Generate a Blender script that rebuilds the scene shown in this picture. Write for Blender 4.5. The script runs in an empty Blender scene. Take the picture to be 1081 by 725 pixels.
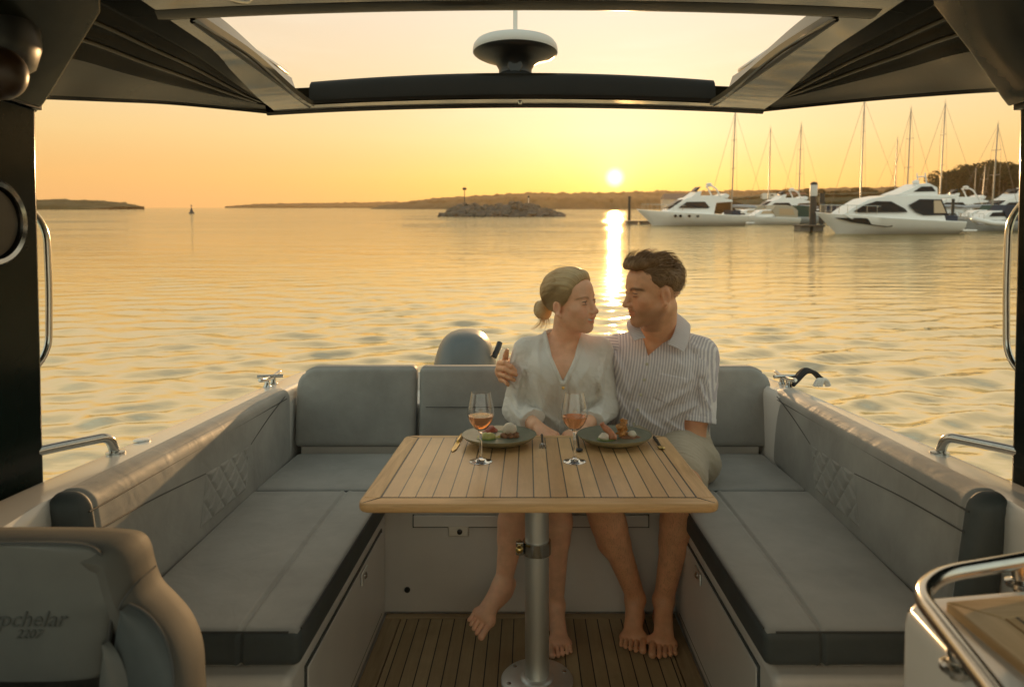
import bpy, bmesh, math, random
import numpy as np
from mathutils import Matrix, Vector
R = math.radians
random.seed(7)
rng = np.random.default_rng(11)
scene = bpy.context.scene
COL = scene.collection

# ------------------------------------------------------------------ frames
F = 720.0                      # focal length in pixels of the 1081 px photograph
VX, VY = 557.0, 280.0          # where the boat's long axis vanishes
HY = 218.0                     # horizon row
CAMH = 1.20                    # camera above the cockpit sole (boat frame)
SEA = 2.20                     # camera above the water
TRIM = math.atan((VY - HY) / F)
B = Matrix.Translation((0, 0, SEA)) @ Matrix.Rotation(-TRIM, 4, 'X') @ Matrix.Translation((0, 0, -CAMH))
Brot = Matrix.Rotation(-TRIM, 3, 'X')
I4 = Matrix.Identity(4)


def P(px, py, y):
    """boat-frame point seen at a pixel of the photo, y metres aft of the camera"""
    return Vector(((px - VX) * y / F, y, CAMH - (py - VY) * y / F))


def ray(px, py):
    return Brot @ Vector(((px - VX) / F, 1.0, -(py - VY) / F))


def W(px, py, d):
    r = ray(px, py)
    return Vector((0, 0, SEA)) + r * (d / r.y)


def wpm(d):
    return F / d


# ------------------------------------------------------------------ materials
def NG(m):
    m.use_nodes = True
    nt = m.node_tree
    nt.nodes.clear()
    return nt


class N:
    """small helper to write node trees"""
    def __init__(s, nt):
        s.nt = nt

    def new(s, t, **kw):
        n = s.nt.nodes.new(t)
        for k, v in kw.items():
            setattr(n, k, v)
        return n

    def put(s, sock, v):
        if v is None:
            return
        if hasattr(v, 'is_output'):
            s.nt.links.new(v, sock)
        else:
            if isinstance(v, (tuple, list)) and len(v) == 3 and sock.type == 'RGBA':
                v = (*v, 1)
            sock.default_value = v

    def math(s, op, a, b=None, c=None, clamp=False):
        n = s.new('ShaderNodeMath', operation=op)
        n.use_clamp = clamp
        for i, v in enumerate((a, b, c)):
            if v is not None:
                s.put(n.inputs[i], v)
        return n.outputs[0]

    def vmath(s, op, a, b=None):
        n = s.new('ShaderNodeVectorMath', operation=op)
        s.put(n.inputs[0], a)
        if b is not None:
            s.put(n.inputs[1], b)
        return n.outputs['Value'] if op in ('DOT_PRODUCT', 'LENGTH') else n.outputs[0]

    def mix(s, fac, a, b, blend='MIX'):
        n = s.new('ShaderNodeMix', data_type='RGBA', blend_type=blend)
        s.put(n.inputs[0], fac)
        s.put(n.inputs[6], a)
        s.put(n.inputs[7], b)
        return n.outputs[2]

    def noise(s, vec, scale, detail=3, rough=.5, dist=0):
        n = s.new('ShaderNodeTexNoise')
        s.put(n.inputs['Vector'], vec)
        n.inputs['Scale'].default_value = scale
        n.inputs['Detail'].default_value = detail
        n.inputs['Roughness'].default_value = rough
        n.inputs['Distortion'].default_value = dist
        return n.outputs['Fac']

    def mapping(s, vec, loc=(0, 0, 0), rot=(0, 0, 0), scale=(1, 1, 1)):
        n = s.new('ShaderNodeMapping')
        s.put(n.inputs[0], vec)
        n.inputs[1].default_value = loc
        n.inputs[2].default_value = rot
        n.inputs[3].default_value = scale
        return n.outputs[0]

    def coord(s, which='Object'):
        return s.new('ShaderNodeTexCoord').outputs[which]

    def sep(s, v):
        n = s.new('ShaderNodeSeparateXYZ')
        s.put(n.inputs[0], v)
        return n.outputs

    def ramp(s, fac, stops, interp='LINEAR'):
        n = s.new('ShaderNodeValToRGB')
        s.put(n.inputs[0], fac)
        cr = n.color_ramp
        cr.interpolation = interp
        while len(cr.elements) < len(stops):
            cr.elements.new(0.5)
        for e, (p, c) in zip(cr.elements, stops):
            e.position = p
            e.color = (*c, 1) if len(c) == 3 else c
        return n.outputs[0]

    def maprange(s, v, a, b, c=0, d=1, smooth=False):
        n = s.new('ShaderNodeMapRange')
        if smooth:
            n.interpolation_type = 'SMOOTHSTEP'
        s.put(n.inputs[0], v)
        for i, x in enumerate((a, b, c, d)):
            n.inputs[i + 1].default_value = x
        return n.outputs[0]

    def bump(s, h, strength=.3, dist=.01, normal=None):
        n = s.new('ShaderNodeBump')
        s.put(n.inputs['Height'], h)
        n.inputs['Strength'].default_value = strength
        n.inputs['Distance'].default_value = dist
        if normal is not None:
            s.put(n.inputs['Normal'], normal)
        return n.outputs[0]

    def bsdf(s, col=None, rough=None, metal=0., normal=None, spec=.5, coat=0., sss=0., trans=0., ior=None, sheen=0., coat_rough=.05):
        n = s.new('ShaderNodeBsdfPrincipled')
        s.put(n.inputs['Base Color'], col)
        s.put(n.inputs['Roughness'], rough)
        s.put(n.inputs['Metallic'], metal)
        if normal is not None:
            s.put(n.inputs['Normal'], normal)
        n.inputs['Specular IOR Level'].default_value = spec
        n.inputs['Coat Weight'].default_value = coat
        n.inputs['Coat Roughness'].default_value = coat_rough
        n.inputs['Transmission Weight'].default_value = trans
        n.inputs['Sheen Weight'].default_value = sheen
        if ior:
            n.inputs['IOR'].default_value = ior
        if sss:
            n.inputs['Subsurface Weight'].default_value = sss
            n.inputs['Subsurface Radius'].default_value = (1, .35, .2)
            n.inputs['Subsurface Scale'].default_value = .008
        return n.outputs[0]

    def out(s, surf):
        o = s.new('ShaderNodeOutputMaterial')
        s.nt.links.new(surf, o.inputs['Surface'])


def pmat(name, col, rough=.5, metal=0., var=None, bump=None, soft=None, rvar=0., coat=0., sss=0., spec=.5, sheen=0., stretch=(1, 1, 1), col2=None, trans=0., ior=None, coat_rough=.05):
    m = bpy.data.materials.new(name)
    g = N(NG(m))
    v = g.mapping(g.coord(), scale=stretch)
    c, r, nrm = col, rough, None
    if var:
        f = g.noise(v, var[0], 5, .6)
        f = g.maprange(f, .3, .7)
        lo = tuple(x * (1 - var[1]) for x in col)
        hi = col2 or tuple(min(1, x * (1 + var[1])) for x in col)
        c = g.mix(f, lo, hi)
        if rvar:
            r = g.math('ADD', rough - rvar / 2, g.math('MULTIPLY', g.noise(v, var[0] * 1.7, 4), rvar))
    if bump:
        nrm = g.bump(g.noise(v, bump[0], 4, .6), bump[1], bump[2] if len(bump) > 2 else .005)
    if soft:
        nrm = g.bump(g.noise(v, soft[0], 3, .5, 1.2), soft[1], soft[2], nrm)
    g.out(g.bsdf(c, r, metal, nrm, spec, coat, sss, trans, ior, sheen, coat_rough))
    return m


def teak_mat(name, axis='x', pitch=.041, off=0., lo=(.20, .10, .042), hi=(.36, .20, .095), line=.0042, rough=.5, coat=0.):
    """teak strips with dark caulked seams; strips run along y when axis is x"""
    m = bpy.data.materials.new(name)
    g = N(NG(m))
    v = g.coord()
    sx, sy, sz = g.sep(v)
    a = sx if axis == 'x' else sy
    t = g.math('DIVIDE', g.math('ADD', a, off), pitch)
    fr = g.math('FRACT', t)
    idx = g.math('FLOOR', t)
    d = g.math('MULTIPLY', g.math('ABSOLUTE', g.math('SUBTRACT', fr, .5)), 1.0)
    seam = g.maprange(d, .5 - line / pitch * .62, .5 - line / pitch * .38, 0, 1)
    wn = g.new('ShaderNodeTexWhiteNoise', noise_dimensions='1D')
    g.put(wn.inputs['W'], idx)
    cmb = g.new('ShaderNodeCombineXYZ')
    g.put(cmb.inputs[2], g.math('MULTIPLY', idx, 3.7))
    vv = g.vmath('ADD', v, cmb.outputs[0])
    sc = (26, 2.2, 26) if axis == 'x' else (2.2, 26, 26)
    gr = g.noise(g.mapping(vv, scale=sc), 2.0, 6, .65, .6)
    gr2 = g.noise(g.mapping(vv, scale=tuple(x * 5 for x in sc)), 2.0, 3, .6)
    f = g.math('ADD', g.math('MULTIPLY', gr, .75), g.math('MULTIPLY', wn.outputs[0], .55))
    f = g.math('ADD', g.math('SUBTRACT', f, .20), g.math('MULTIPLY', g.math('SUBTRACT', gr2, .5), .35))
    c = g.mix(g.maprange(f, .15, .85), lo, hi)
    st = g.noise(v, 5, 4, .6)
    c = g.mix(g.maprange(st, .52, .75, 0, .35), c, tuple(x * .55 for x in lo))
    c = g.mix(seam, c, (.012, .012, .011))
    h = g.math('SUBTRACT', g.math('MULTIPLY', gr2, .15), seam)
    nrm = g.bump(h, .5, .0015)
    rr = g.math('ADD', rough - .08, g.math('MULTIPLY', gr, .2))
    g.out(g.bsdf(c, rr, 0, nrm, .4, coat=coat, coat_rough=.28))
    return m


def wood_mat(name, lo=(.22, .11, .046), hi=(.37, .205, .10), along='x', rough=.42):
    m = bpy.data.materials.new(name)
    g = N(NG(m))
    v = g.coord()
    sc = (2.2, 30, 30) if along == 'x' else (30, 2.2, 30)
    gr = g.noise(g.mapping(v, scale=sc), 2.0, 6, .65, .6)
    c = g.mix(g.maprange(gr, .3, .7), lo, hi)
    nrm = g.bump(gr, .25, .001)
    g.out(g.bsdf(c, rough, 0, nrm, .4))
    return m


MT = {}


def make_mats():
    M = MT
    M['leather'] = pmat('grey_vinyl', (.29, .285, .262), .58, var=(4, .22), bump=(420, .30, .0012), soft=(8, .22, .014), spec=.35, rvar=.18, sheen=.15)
    M['leather_lit'] = pmat('grey_vinyl_lit', (.36, .345, .31), .55, var=(4, .20), bump=(420, .30, .0012), soft=(8, .22, .014), spec=.4, rvar=.18, sheen=.15)  # lighter copy of the grey vinyl, light on the seat tops painted in
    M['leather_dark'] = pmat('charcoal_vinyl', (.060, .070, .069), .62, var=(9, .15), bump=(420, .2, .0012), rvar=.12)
    M['leather_mid'] = pmat('taupe_vinyl', (.25, .235, .21), .6, var=(8, .12), bump=(420, .2, .0012), rvar=.12)
    M['seat_pad'] = pmat('helm_pad_vinyl', (.110, .114, .104), .5, var=(8, .12), bump=(420, .2, .0012), rvar=.12)
    M['seat_rim'] = pmat('helm_rim_vinyl', (.105, .102, .090), .72, spec=.2, var=(8, .12), bump=(420, .2, .0012), rvar=.12)
    M['thread'] = pmat('seam_thread', (.055, .055, .052), .7)
    M['gel'] = pmat('white_gelcoat', (.72, .695, .645), .22, var=(2.3, .05), rvar=.12, coat=.3, bump=(3, .02, .01))
    M['gel_dull'] = pmat('cream_liner', (.66, .63, .58), .34, var=(2.7, .06), rvar=.15, bump=(90, .03, .002))
    M['roof'] = pmat('roof_liner_gloss', (.13, .10, .062), .10, var=(1.7, .14), rvar=.08, coat=.7, bump=(1.6, .05, .02))
    M['roof_dark'] = pmat('black_gloss_panel', (.005, .007, .006), .22, var=(2, .2), rvar=.06, spec=.04, bump=(1.3, .04, .03))
    M['roof_mid'] = pmat('bronze_fascia', (.052, .046, .030), .16, var=(2.1, .18), rvar=.14, spec=.12, bump=(1.5, .05, .03))
    M['coaming'] = pmat('dark_brown_coaming', (.018, .015, .011), .34, var=(3, .2), spec=.12)
    M['black_trim'] = pmat('black_rubber_trim', (.012, .012, .012), .38, var=(20, .2))
    M['post'] = pmat('navy_black_gloss', (.004, .010, .009), .16, var=(2.2, .3), rvar=.1, spec=.10, bump=(2.0, .08, .03))
    M['gusset'] = pmat('dark_gloss_gusset', (.018, .021, .015), .16, var=(2.4, .25), rvar=.1, spec=.05, bump=(2.4, .10, .03), stretch=(1, 1, 2.6))
    M['steel'] = pmat('polished_steel', (.45, .44, .41), .16, 1., var=(30, .05), rvar=.06)
    M['steel_brushed'] = pmat('anodised_aluminium', (.74, .75, .72), .46, 1., var=(12, .06), bump=(60, .03, .002), stretch=(1, 1, .05), rvar=.1)
    M['brass'] = pmat('brushed_brass', (.60, .44, .17), .28, 1., var=(40, .08))
    M['bronze_glass'] = pmat('bronze_glass', (.04, .02, .008), .4)
    M['cowl'] = pmat('grey_cowling', (.10, .118, .122), .42, var=(4, .08))
    M['cowl_white'] = pmat('white_cowling', (.60, .58, .54), .3, coat=.3)
    M['black_plastic'] = pmat('black_plastic', (.014, .014, .014), .4)
    M['rope'] = pmat('black_rope', (.012, .012, .013), .8, bump=(260, .6, .003))
    M['rope_white'] = pmat('white_rope', (.62, .60, .55), .8, bump=(260, .6, .003))
    M['porcelain'] = pmat('green_stoneware', (.105, .122, .082), .40, var=(16, .28), rvar=.2, coat=.3, bump=(60, .05, .002))
    M['porcelain_rim'] = pmat('tan_glazed_rim', (.27, .25, .15), .28, var=(24, .22), coat=.25)
    M['skin_w'] = M['skin_m'] = None


# ------------------------------------------------------------------ mesh builder
class MB:
    def __init__(s):
        s.v, s.f, s.mi, s.sm = [], [], [], []
        s.uv = None

    def add(s, verts, faces, mi=0, smooth=True):
        o = len(s.v)
        s.v.extend([tuple(p) for p in verts])
        for f in faces:
            s.f.append(tuple(i + o for i in f))
            s.mi.append(mi)
            s.sm.append(smooth)
        return s

    def box(s, x0, x1, y0, y1, z0, z1, mi=0, M=None):
        v = [Vector((x, y, z)) for z in (z0, z1) for y in (y0, y1) for x in (x0, x1)]
        if M is not None:
            v = [M @ p for p in v]
        f = [(0, 2, 3, 1), (4, 5, 7, 6), (0, 1, 5, 4), (2, 6, 7, 3), (0, 4, 6, 2), (1, 3, 7, 5)]
        return s.add(v, f, mi, True)

    def tube(s, pts, r, n=10, mi=0, caps=True, closed=False):
        pts = [Vector(p) for p in pts]
        rs = r if isinstance(r, (list, tuple)) else [r] * len(pts)
        m = len(pts)
        up = None
        rings = []
        for i, p in enumerate(pts):
            if closed:
                d = pts[(i + 1) % m] - pts[i - 1]
            else:
                d = pts[min(i + 1, m - 1)] - pts[max(i - 1, 0)]
            if d.length < 1e-9:
                d = Vector((0, 0, 1))
            d.normalize()
            if up is None:
                up = Vector((0, 0, 1)) if abs(d.z) < .9 else Vector((1, 0, 0))
            a = d.cross(up)
            if a.length < 1e-6:
                a = d.cross(Vector((1, 0, 0)))
            a.normalize()
            b = a.cross(d)
            up = b
            rings.append([p + (a * math.cos(2 * math.pi * k / n) + b * math.sin(2 * math.pi * k / n)) * rs[i] for k in range(n)])
        v = [q for rg in rings for q in rg]
        f = []
        for i in range(m if closed else m - 1):
            j = (i + 1) % m
            for k in range(n):
                l = (k + 1) % n
                f.append((i * n + k, i * n + l, j * n + l, j * n + k))
        if caps and not closed:
            f.append(tuple(range(n))[::-1])
            f.append(tuple((m - 1) * n + k for k in range(n)))
        return s.add(v, f, mi)

    def lathe(s, prof, c=(0, 0, 0), n=32, mi=0, M=None, sx=1., sy=1.):
        """prof: (radius, z) pairs from bottom to top"""
        c = Vector(c)
        v, f = [], []
        for (r, z) in prof:
            for k in range(n):
                t = 2 * math.pi * k / n
                p = Vector((r * math.cos(t) * sx, r * math.sin(t) * sy, z))
                v.append((M @ p if M is not None else p) + c)
        m = len(prof)
        for i in range(m - 1):
            for k in range(n):
                l = (k + 1) % n
                f.append((i * n + k, i * n + l, (i + 1) * n + l, (i + 1) * n + k))
        if prof[0][0] > 1e-6:
            f.append(tuple(range(n))[::-1])
        if prof[-1][0] > 1e-6:
            f.append(tuple((m - 1) * n + k for k in range(n)))
        return s.add(v, f, mi)

    def prism(s, poly, z0, z1, mi=0, fn=None):
        """closed outline poly (a, b) extruded from z0 to z1; fn maps (a, b, z) to a point"""
        fn = fn or (lambda a, b, z: (a, b, z))
        n = len(poly)
        v = [fn(a, b, z0) for a, b in poly] + [fn(a, b, z1) for a, b in poly]
        f = [tuple(range(n))[::-1], tuple(range(n, 2 * n))]
        f += [(i, (i + 1) % n, n + (i + 1) % n, n + i) for i in range(n)]
        return s.add(v, f, mi)

    def loft(s, rows, mi=0, close_u=False, caps=False, smooth=True):
        n = len(rows[0])
        v = [p for r in rows for p in r]
        f = []
        for i in range(len(rows) - 1):
            for k in range(n if close_u else n - 1):
                l = (k + 1) % n
                f.append((i * n + k, i * n + l, (i + 1) * n + l, (i + 1) * n + k))
        if caps:
            f.append(tuple(range(n))[::-1])
            f.append(tuple((len(rows) - 1) * n + k for k in range(n)))
        return s.add(v, f, mi, smooth)

    def ball(s, c, r, nu=16, nv=10, mi=0, M=None):
        c = Vector(c)
        rx, ry, rz = r if isinstance(r, (tuple, list)) else (r, r, r)
        rows = []
        for i in range(nv + 1):
            t = -math.pi / 2 + math.pi * i / nv
            row = []
            for k in range(nu):
                a = 2 * math.pi * k / nu
                p = Vector((rx * math.cos(t) * math.cos(a), ry * math.cos(t) * math.sin(a), rz * math.sin(t)))
                row.append((M @ p if M is not None else p) + c)
            rows.append(row)
        return s.loft(rows, mi, True)

    def build(s, name, mats, parent=None, bevel=0., seg=3, solidify=0., sub=0, frame=None, origin=None, flat=False, weighted=True):
        """link as one mesh object; coordinates are in the frame of the root thing (boat or world)"""
        root = parent
        while root is not None and root.parent is not None:
            root = root.parent
        if root is not None:
            off = Vector(root.get('_o', (0, 0, 0)))
            fr = None
        else:
            off = Vector(origin) if origin is not None else Vector((0, 0, 0))
            fr = frame if frame is not None else B
        me = bpy.data.meshes.new(name)
        me.from_pydata([Vector(p) - off for p in s.v], [], s.f)
        me.polygons.foreach_set('material_index', s.mi)
        me.polygons.foreach_set('use_smooth', [False] * len(s.f) if flat else s.sm)
        bm = bmesh.new()
        bm.from_mesh(me)
        bmesh.ops.remove_doubles(bm, verts=bm.verts, dist=1e-6)
        bmesh.ops.recalc_face_normals(bm, faces=bm.faces)
        bm.to_mesh(me)
        bm.free()
        for m in (mats if isinstance(mats, (list, tuple)) else [mats]):
            me.materials.append(m)
        return finish(me, name, parent, fr, off, bevel, seg, solidify, sub, flat)


def finish(me, name, parent, fr, off, bevel=0., seg=3, solidify=0., sub=0, flat=False):
    o = bpy.data.objects.new(name, me)
    COL.objects.link(o)
    if parent is not None:
        o.parent = parent
    else:
        o.matrix_world = fr @ Matrix.Translation(off)
    if solidify:
        md = o.modifiers.new('thick', 'SOLIDIFY')
        md.thickness = solidify
        md.offset = 0
    if bevel:
        md = o.modifiers.new('bevel', 'BEVEL')
        md.width = bevel
        md.segments = seg
        md.limit_method = 'ANGLE'
        md.angle_limit = R(35)
        md.harden_normals = True
        me.set_sharp_from_angle(angle=R(60)) if hasattr(me, 'set_sharp_from_angle') else None
    elif not flat:
        if hasattr(me, 'set_sharp_from_angle'):
            me.set_sharp_from_angle(angle=R(42))
    if sub:
        md = o.modifiers.new('sub', 'SUBSURF')
        md.levels = md.render_levels = sub
    return o


def fastmesh(name, verts, faces, mats, parent=None, frame=None, origin=(0, 0, 0), attrs=None, smooth=True):
    """numpy arrays (quads or triangles) to one mesh object"""
    root = parent
    while root is not None and root.parent is not None:
        root = root.parent
    off = np.array(root.get('_o', (0, 0, 0))[:]) if root is not None else np.array(origin, dtype=float)
    verts = np.asarray(verts, dtype=np.float64) - off
    faces = np.asarray(faces, dtype=np.int32)
    me = bpy.data.meshes.new(name)
    k = faces.shape[1]
    me.vertices.add(len(verts))
    me.vertices.foreach_set('co', verts.ravel())
    me.loops.add(faces.size)
    me.loops.foreach_set('vertex_index', faces.ravel())
    me.polygons.add(len(faces))
    me.polygons.foreach_set('loop_start', np.arange(0, faces.size, k, dtype=np.int32))
    me.polygons.foreach_set('use_smooth', np.full(len(faces), smooth))
    me.update(calc_edges=True)
    for an, arr in (attrs or {}).items():
        at = me.attributes.new(an, 'FLOAT', 'POINT')
        at.data.foreach_set('value', np.asarray(arr, dtype=np.float32))
    for m in (mats if isinstance(mats, (list, tuple)) else [mats]):
        me.materials.append(m)
    o = bpy.data.objects.new(name, me)
    COL.objects.link(o)
    if parent is not None:
        o.parent = parent
    else:
        o.matrix_world = (frame if frame is not None else B) @ Matrix.Translation(off)
    return o


def tag(o, label=None, cat=None, group=None, kind=None):
    if label:
        o['label'] = label
    if cat:
        o['category'] = cat
    if group:
        o['group'] = group
    if kind:
        o['kind'] = kind
    return o


def thing(name, label, cat, loc=(0, 0, 0), group=None, frame=None, rotz=0.):
    """an Empty at a thing's base; parts are written in the coordinates of its frame and shifted by loc"""
    o = bpy.data.objects.new(name, None)
    COL.objects.link(o)
    o.empty_display_size = .1
    o.matrix_world = (frame if frame is not None else B) @ Matrix.Translation(loc) @ Matrix.Rotation(rotz, 4, 'Z')
    o['_o'] = tuple(loc)
    return tag(o, label, cat, group)


def copy_tree(o, parent=None):
    c = o.copy()
    COL.objects.link(c)
    c.parent = parent
    for ch in list(o.children):
        copy_tree(ch, c)
    return c


def smooth_path(pts, n=8, closed=False):
    """Catmull-Rom through points"""
    pts = [Vector(p) for p in pts]
    out = []
    m = len(pts)
    for i in range(m if closed else m - 1):
        if closed:
            p0, p1, p2, p3 = pts[i - 1], pts[i], pts[(i + 1) % m], pts[(i + 2) % m]
        else:
            p0, p1, p2, p3 = pts[max(i - 1, 0)], pts[i], pts[i + 1], pts[min(i + 2, m - 1)]
        for k in range(n):
            t = k / n
            out.append(.5 * ((2 * p1) + (p2 - p0) * t + (2 * p0 - 5 * p1 + 4 * p2 - p3) * t * t + (3 * p1 - p0 - 3 * p2 + p3) * t ** 3))
    if not closed:
        out.append(pts[-1])
    return out


def fillet_path(pts, r, n=6):
    """polyline with rounded corners"""
    pts = [Vector(p) for p in pts]
    out = [pts[0]]
    for i in range(1, len(pts) - 1):
        a, b, c = pts[i - 1], pts[i], pts[i + 1]
        u, w = (a - b), (c - b)
        rr = min(r, u.length * .45, w.length * .45)
        u.normalize()
        w.normalize()
        p0, p2 = b + u * rr, b + w * rr
        for k in range(n + 1):
            t = k / n
            out.append(p0 * (1 - t) ** 2 + b * 2 * t * (1 - t) + p2 * t * t)
    out.append(pts[-1])
    return out


def cushion(c8, r, nx=40, ny=40, nz=10, puff=0., grooves=(), fn=None):
    """a rounded cushion in the hexahedron of eight corners (x fastest, then y, then z); returns verts, faces, uvw.
    grooves: (axis, value in 0..1, depth, width in m) pressed seams on the big faces"""
    c = [Vector(p) for p in c8]
    lx = ((c[1] - c[0]).length + (c[7] - c[6]).length) / 2
    ly = ((c[2] - c[0]).length + (c[7] - c[5]).length) / 2
    lz = ((c[4] - c[0]).length + (c[7] - c[3]).length) / 2
    L = np.array([lx, ly, lz])

    def samples(n, l, axis):
        a = list(np.linspace(r / l, 1 - r / l, n))
        a += list(r / l * (1 - np.cos(np.linspace(0, math.pi / 2, 7)[:-1])))
        a += list(1 - r / l * (1 - np.cos(np.linspace(0, math.pi / 2, 7)[:-1])))
        for (ax, val, dep, wd) in grooves:
            if ax == axis:
                a += list(np.clip(val + np.linspace(-2.2, 2.2, 13) * wd / l, 0, 1))
        a = np.unique(np.round(np.array(a), 5))
        return a
    S = [samples(nx, lx, 0), samples(ny, ly, 1), samples(nz, lz, 2)]
    verts, faces, uvw = [], [], []
    for ax in range(3):
        for side in (0, 1):
            o1, o2 = [(1, 2), (0, 2), (0, 1)][ax]
            A, Bm = np.meshgrid(S[o1], S[o2], indexing='ij')
            q = np.zeros(A.shape + (3,))
            q[..., o1] = A
            q[..., o2] = Bm
            q[..., ax] = side
            m = len(verts)
            na, nb = A.shape
            q = q.reshape(-1, 3)
            verts.append(q)
            idx = np.arange(na * nb).reshape(na, nb)
            f = np.stack([idx[:-1, :-1], idx[1:, :-1], idx[1:, 1:], idx[:-1, 1:]], -1).reshape(-1, 4)
            faces.append((f, ax, side))
    out_v, out_f, base = [], [], 0
    fa = []
    for q, (f, ax, side) in zip(verts, faces):
        p = q * L
        inner = np.clip(p, r, L - r)
        d = p - inner
        ln = np.linalg.norm(d, axis=1, keepdims=True)
        nrm = d / np.maximum(ln, 1e-9)
        pp = inner + nrm * r
        u = pp / L
        # crown and grooves along the face normal
        h = np.zeros(len(q))
        o1, o2 = [(1, 2), (0, 2), (0, 1)][ax]
        prof = np.clip(4 * q[:, o1] * (1 - q[:, o1]), 0, 1) ** .6 * np.clip(4 * q[:, o2] * (1 - q[:, o2]), 0, 1) ** .6
        big = L[o1] * L[o2] > .35 * max(L[0] * L[1], L[0] * L[2], L[1] * L[2])
        if big:
            h += puff * prof
        for (gx, val, dep, wd) in grooves:
            if gx != ax:
                h -= dep * np.exp(-((q[:, gx] - val) * L[gx] / wd) ** 2)
                h += .35 * dep * (np.exp(-(((q[:, gx] - val) * L[gx] - 2.3 * wd) / wd) ** 2) + np.exp(-(((q[:, gx] - val) * L[gx] + 2.3 * wd) / wd) ** 2))
        u = u + nrm * h[:, None] / L
        out_v.append(u)
        ff = f + base
        if (ax == 1) != (side == 0):
            ff = ff[:, ::-1]
        out_f.append(ff)
        fa += [(ax, side)] * len(f)
        base += len(q)
    u = np.concatenate(out_v)
    cc = np.array([list(p) for p in c])
    x, y, z = u[:, 0:1], u[:, 1:2], u[:, 2:3]
    pos = ((cc[0] * (1 - x) + cc[1] * x) * (1 - y) + (cc[2] * (1 - x) + cc[3] * x) * y) * (1 - z) + ((cc[4] * (1 - x) + cc[5] * x) * (1 - y) + (cc[6] * (1 - x) + cc[7] * x) * y) * z
    if fn is not None:
        pos = fn(pos, u)
    return pos, np.concatenate(out_f), fa, u


def cushion_obj(name, parent, mats, c8, r, pick=None, cap=None, **kw):
    pos, f, fa, u = cushion(c8, r, **kw)
    mb = MB()
    if cap:
        uc = u[f].mean(axis=1)
        mi = [cap[1] if q[1] < cap[0] else pick(ax, side) for q, (ax, side) in zip(uc, fa)]
    else:
        mi = [pick(ax, side) if pick else 0 for ax, side in fa]
    mb.v = [tuple(p) for p in pos]
    mb.f = [tuple(int(i) for i in q) for q in f]
    mb.mi = mi
    mb.sm = [True] * len(mb.f)
    o = mb.build(name, mats, parent)
    return o


# ------------------------------------------------------------------ world, sun, camera
SUNPX = (649.0, 187.5)
SUNDIR = ray(*SUNPX).normalized()


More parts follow.
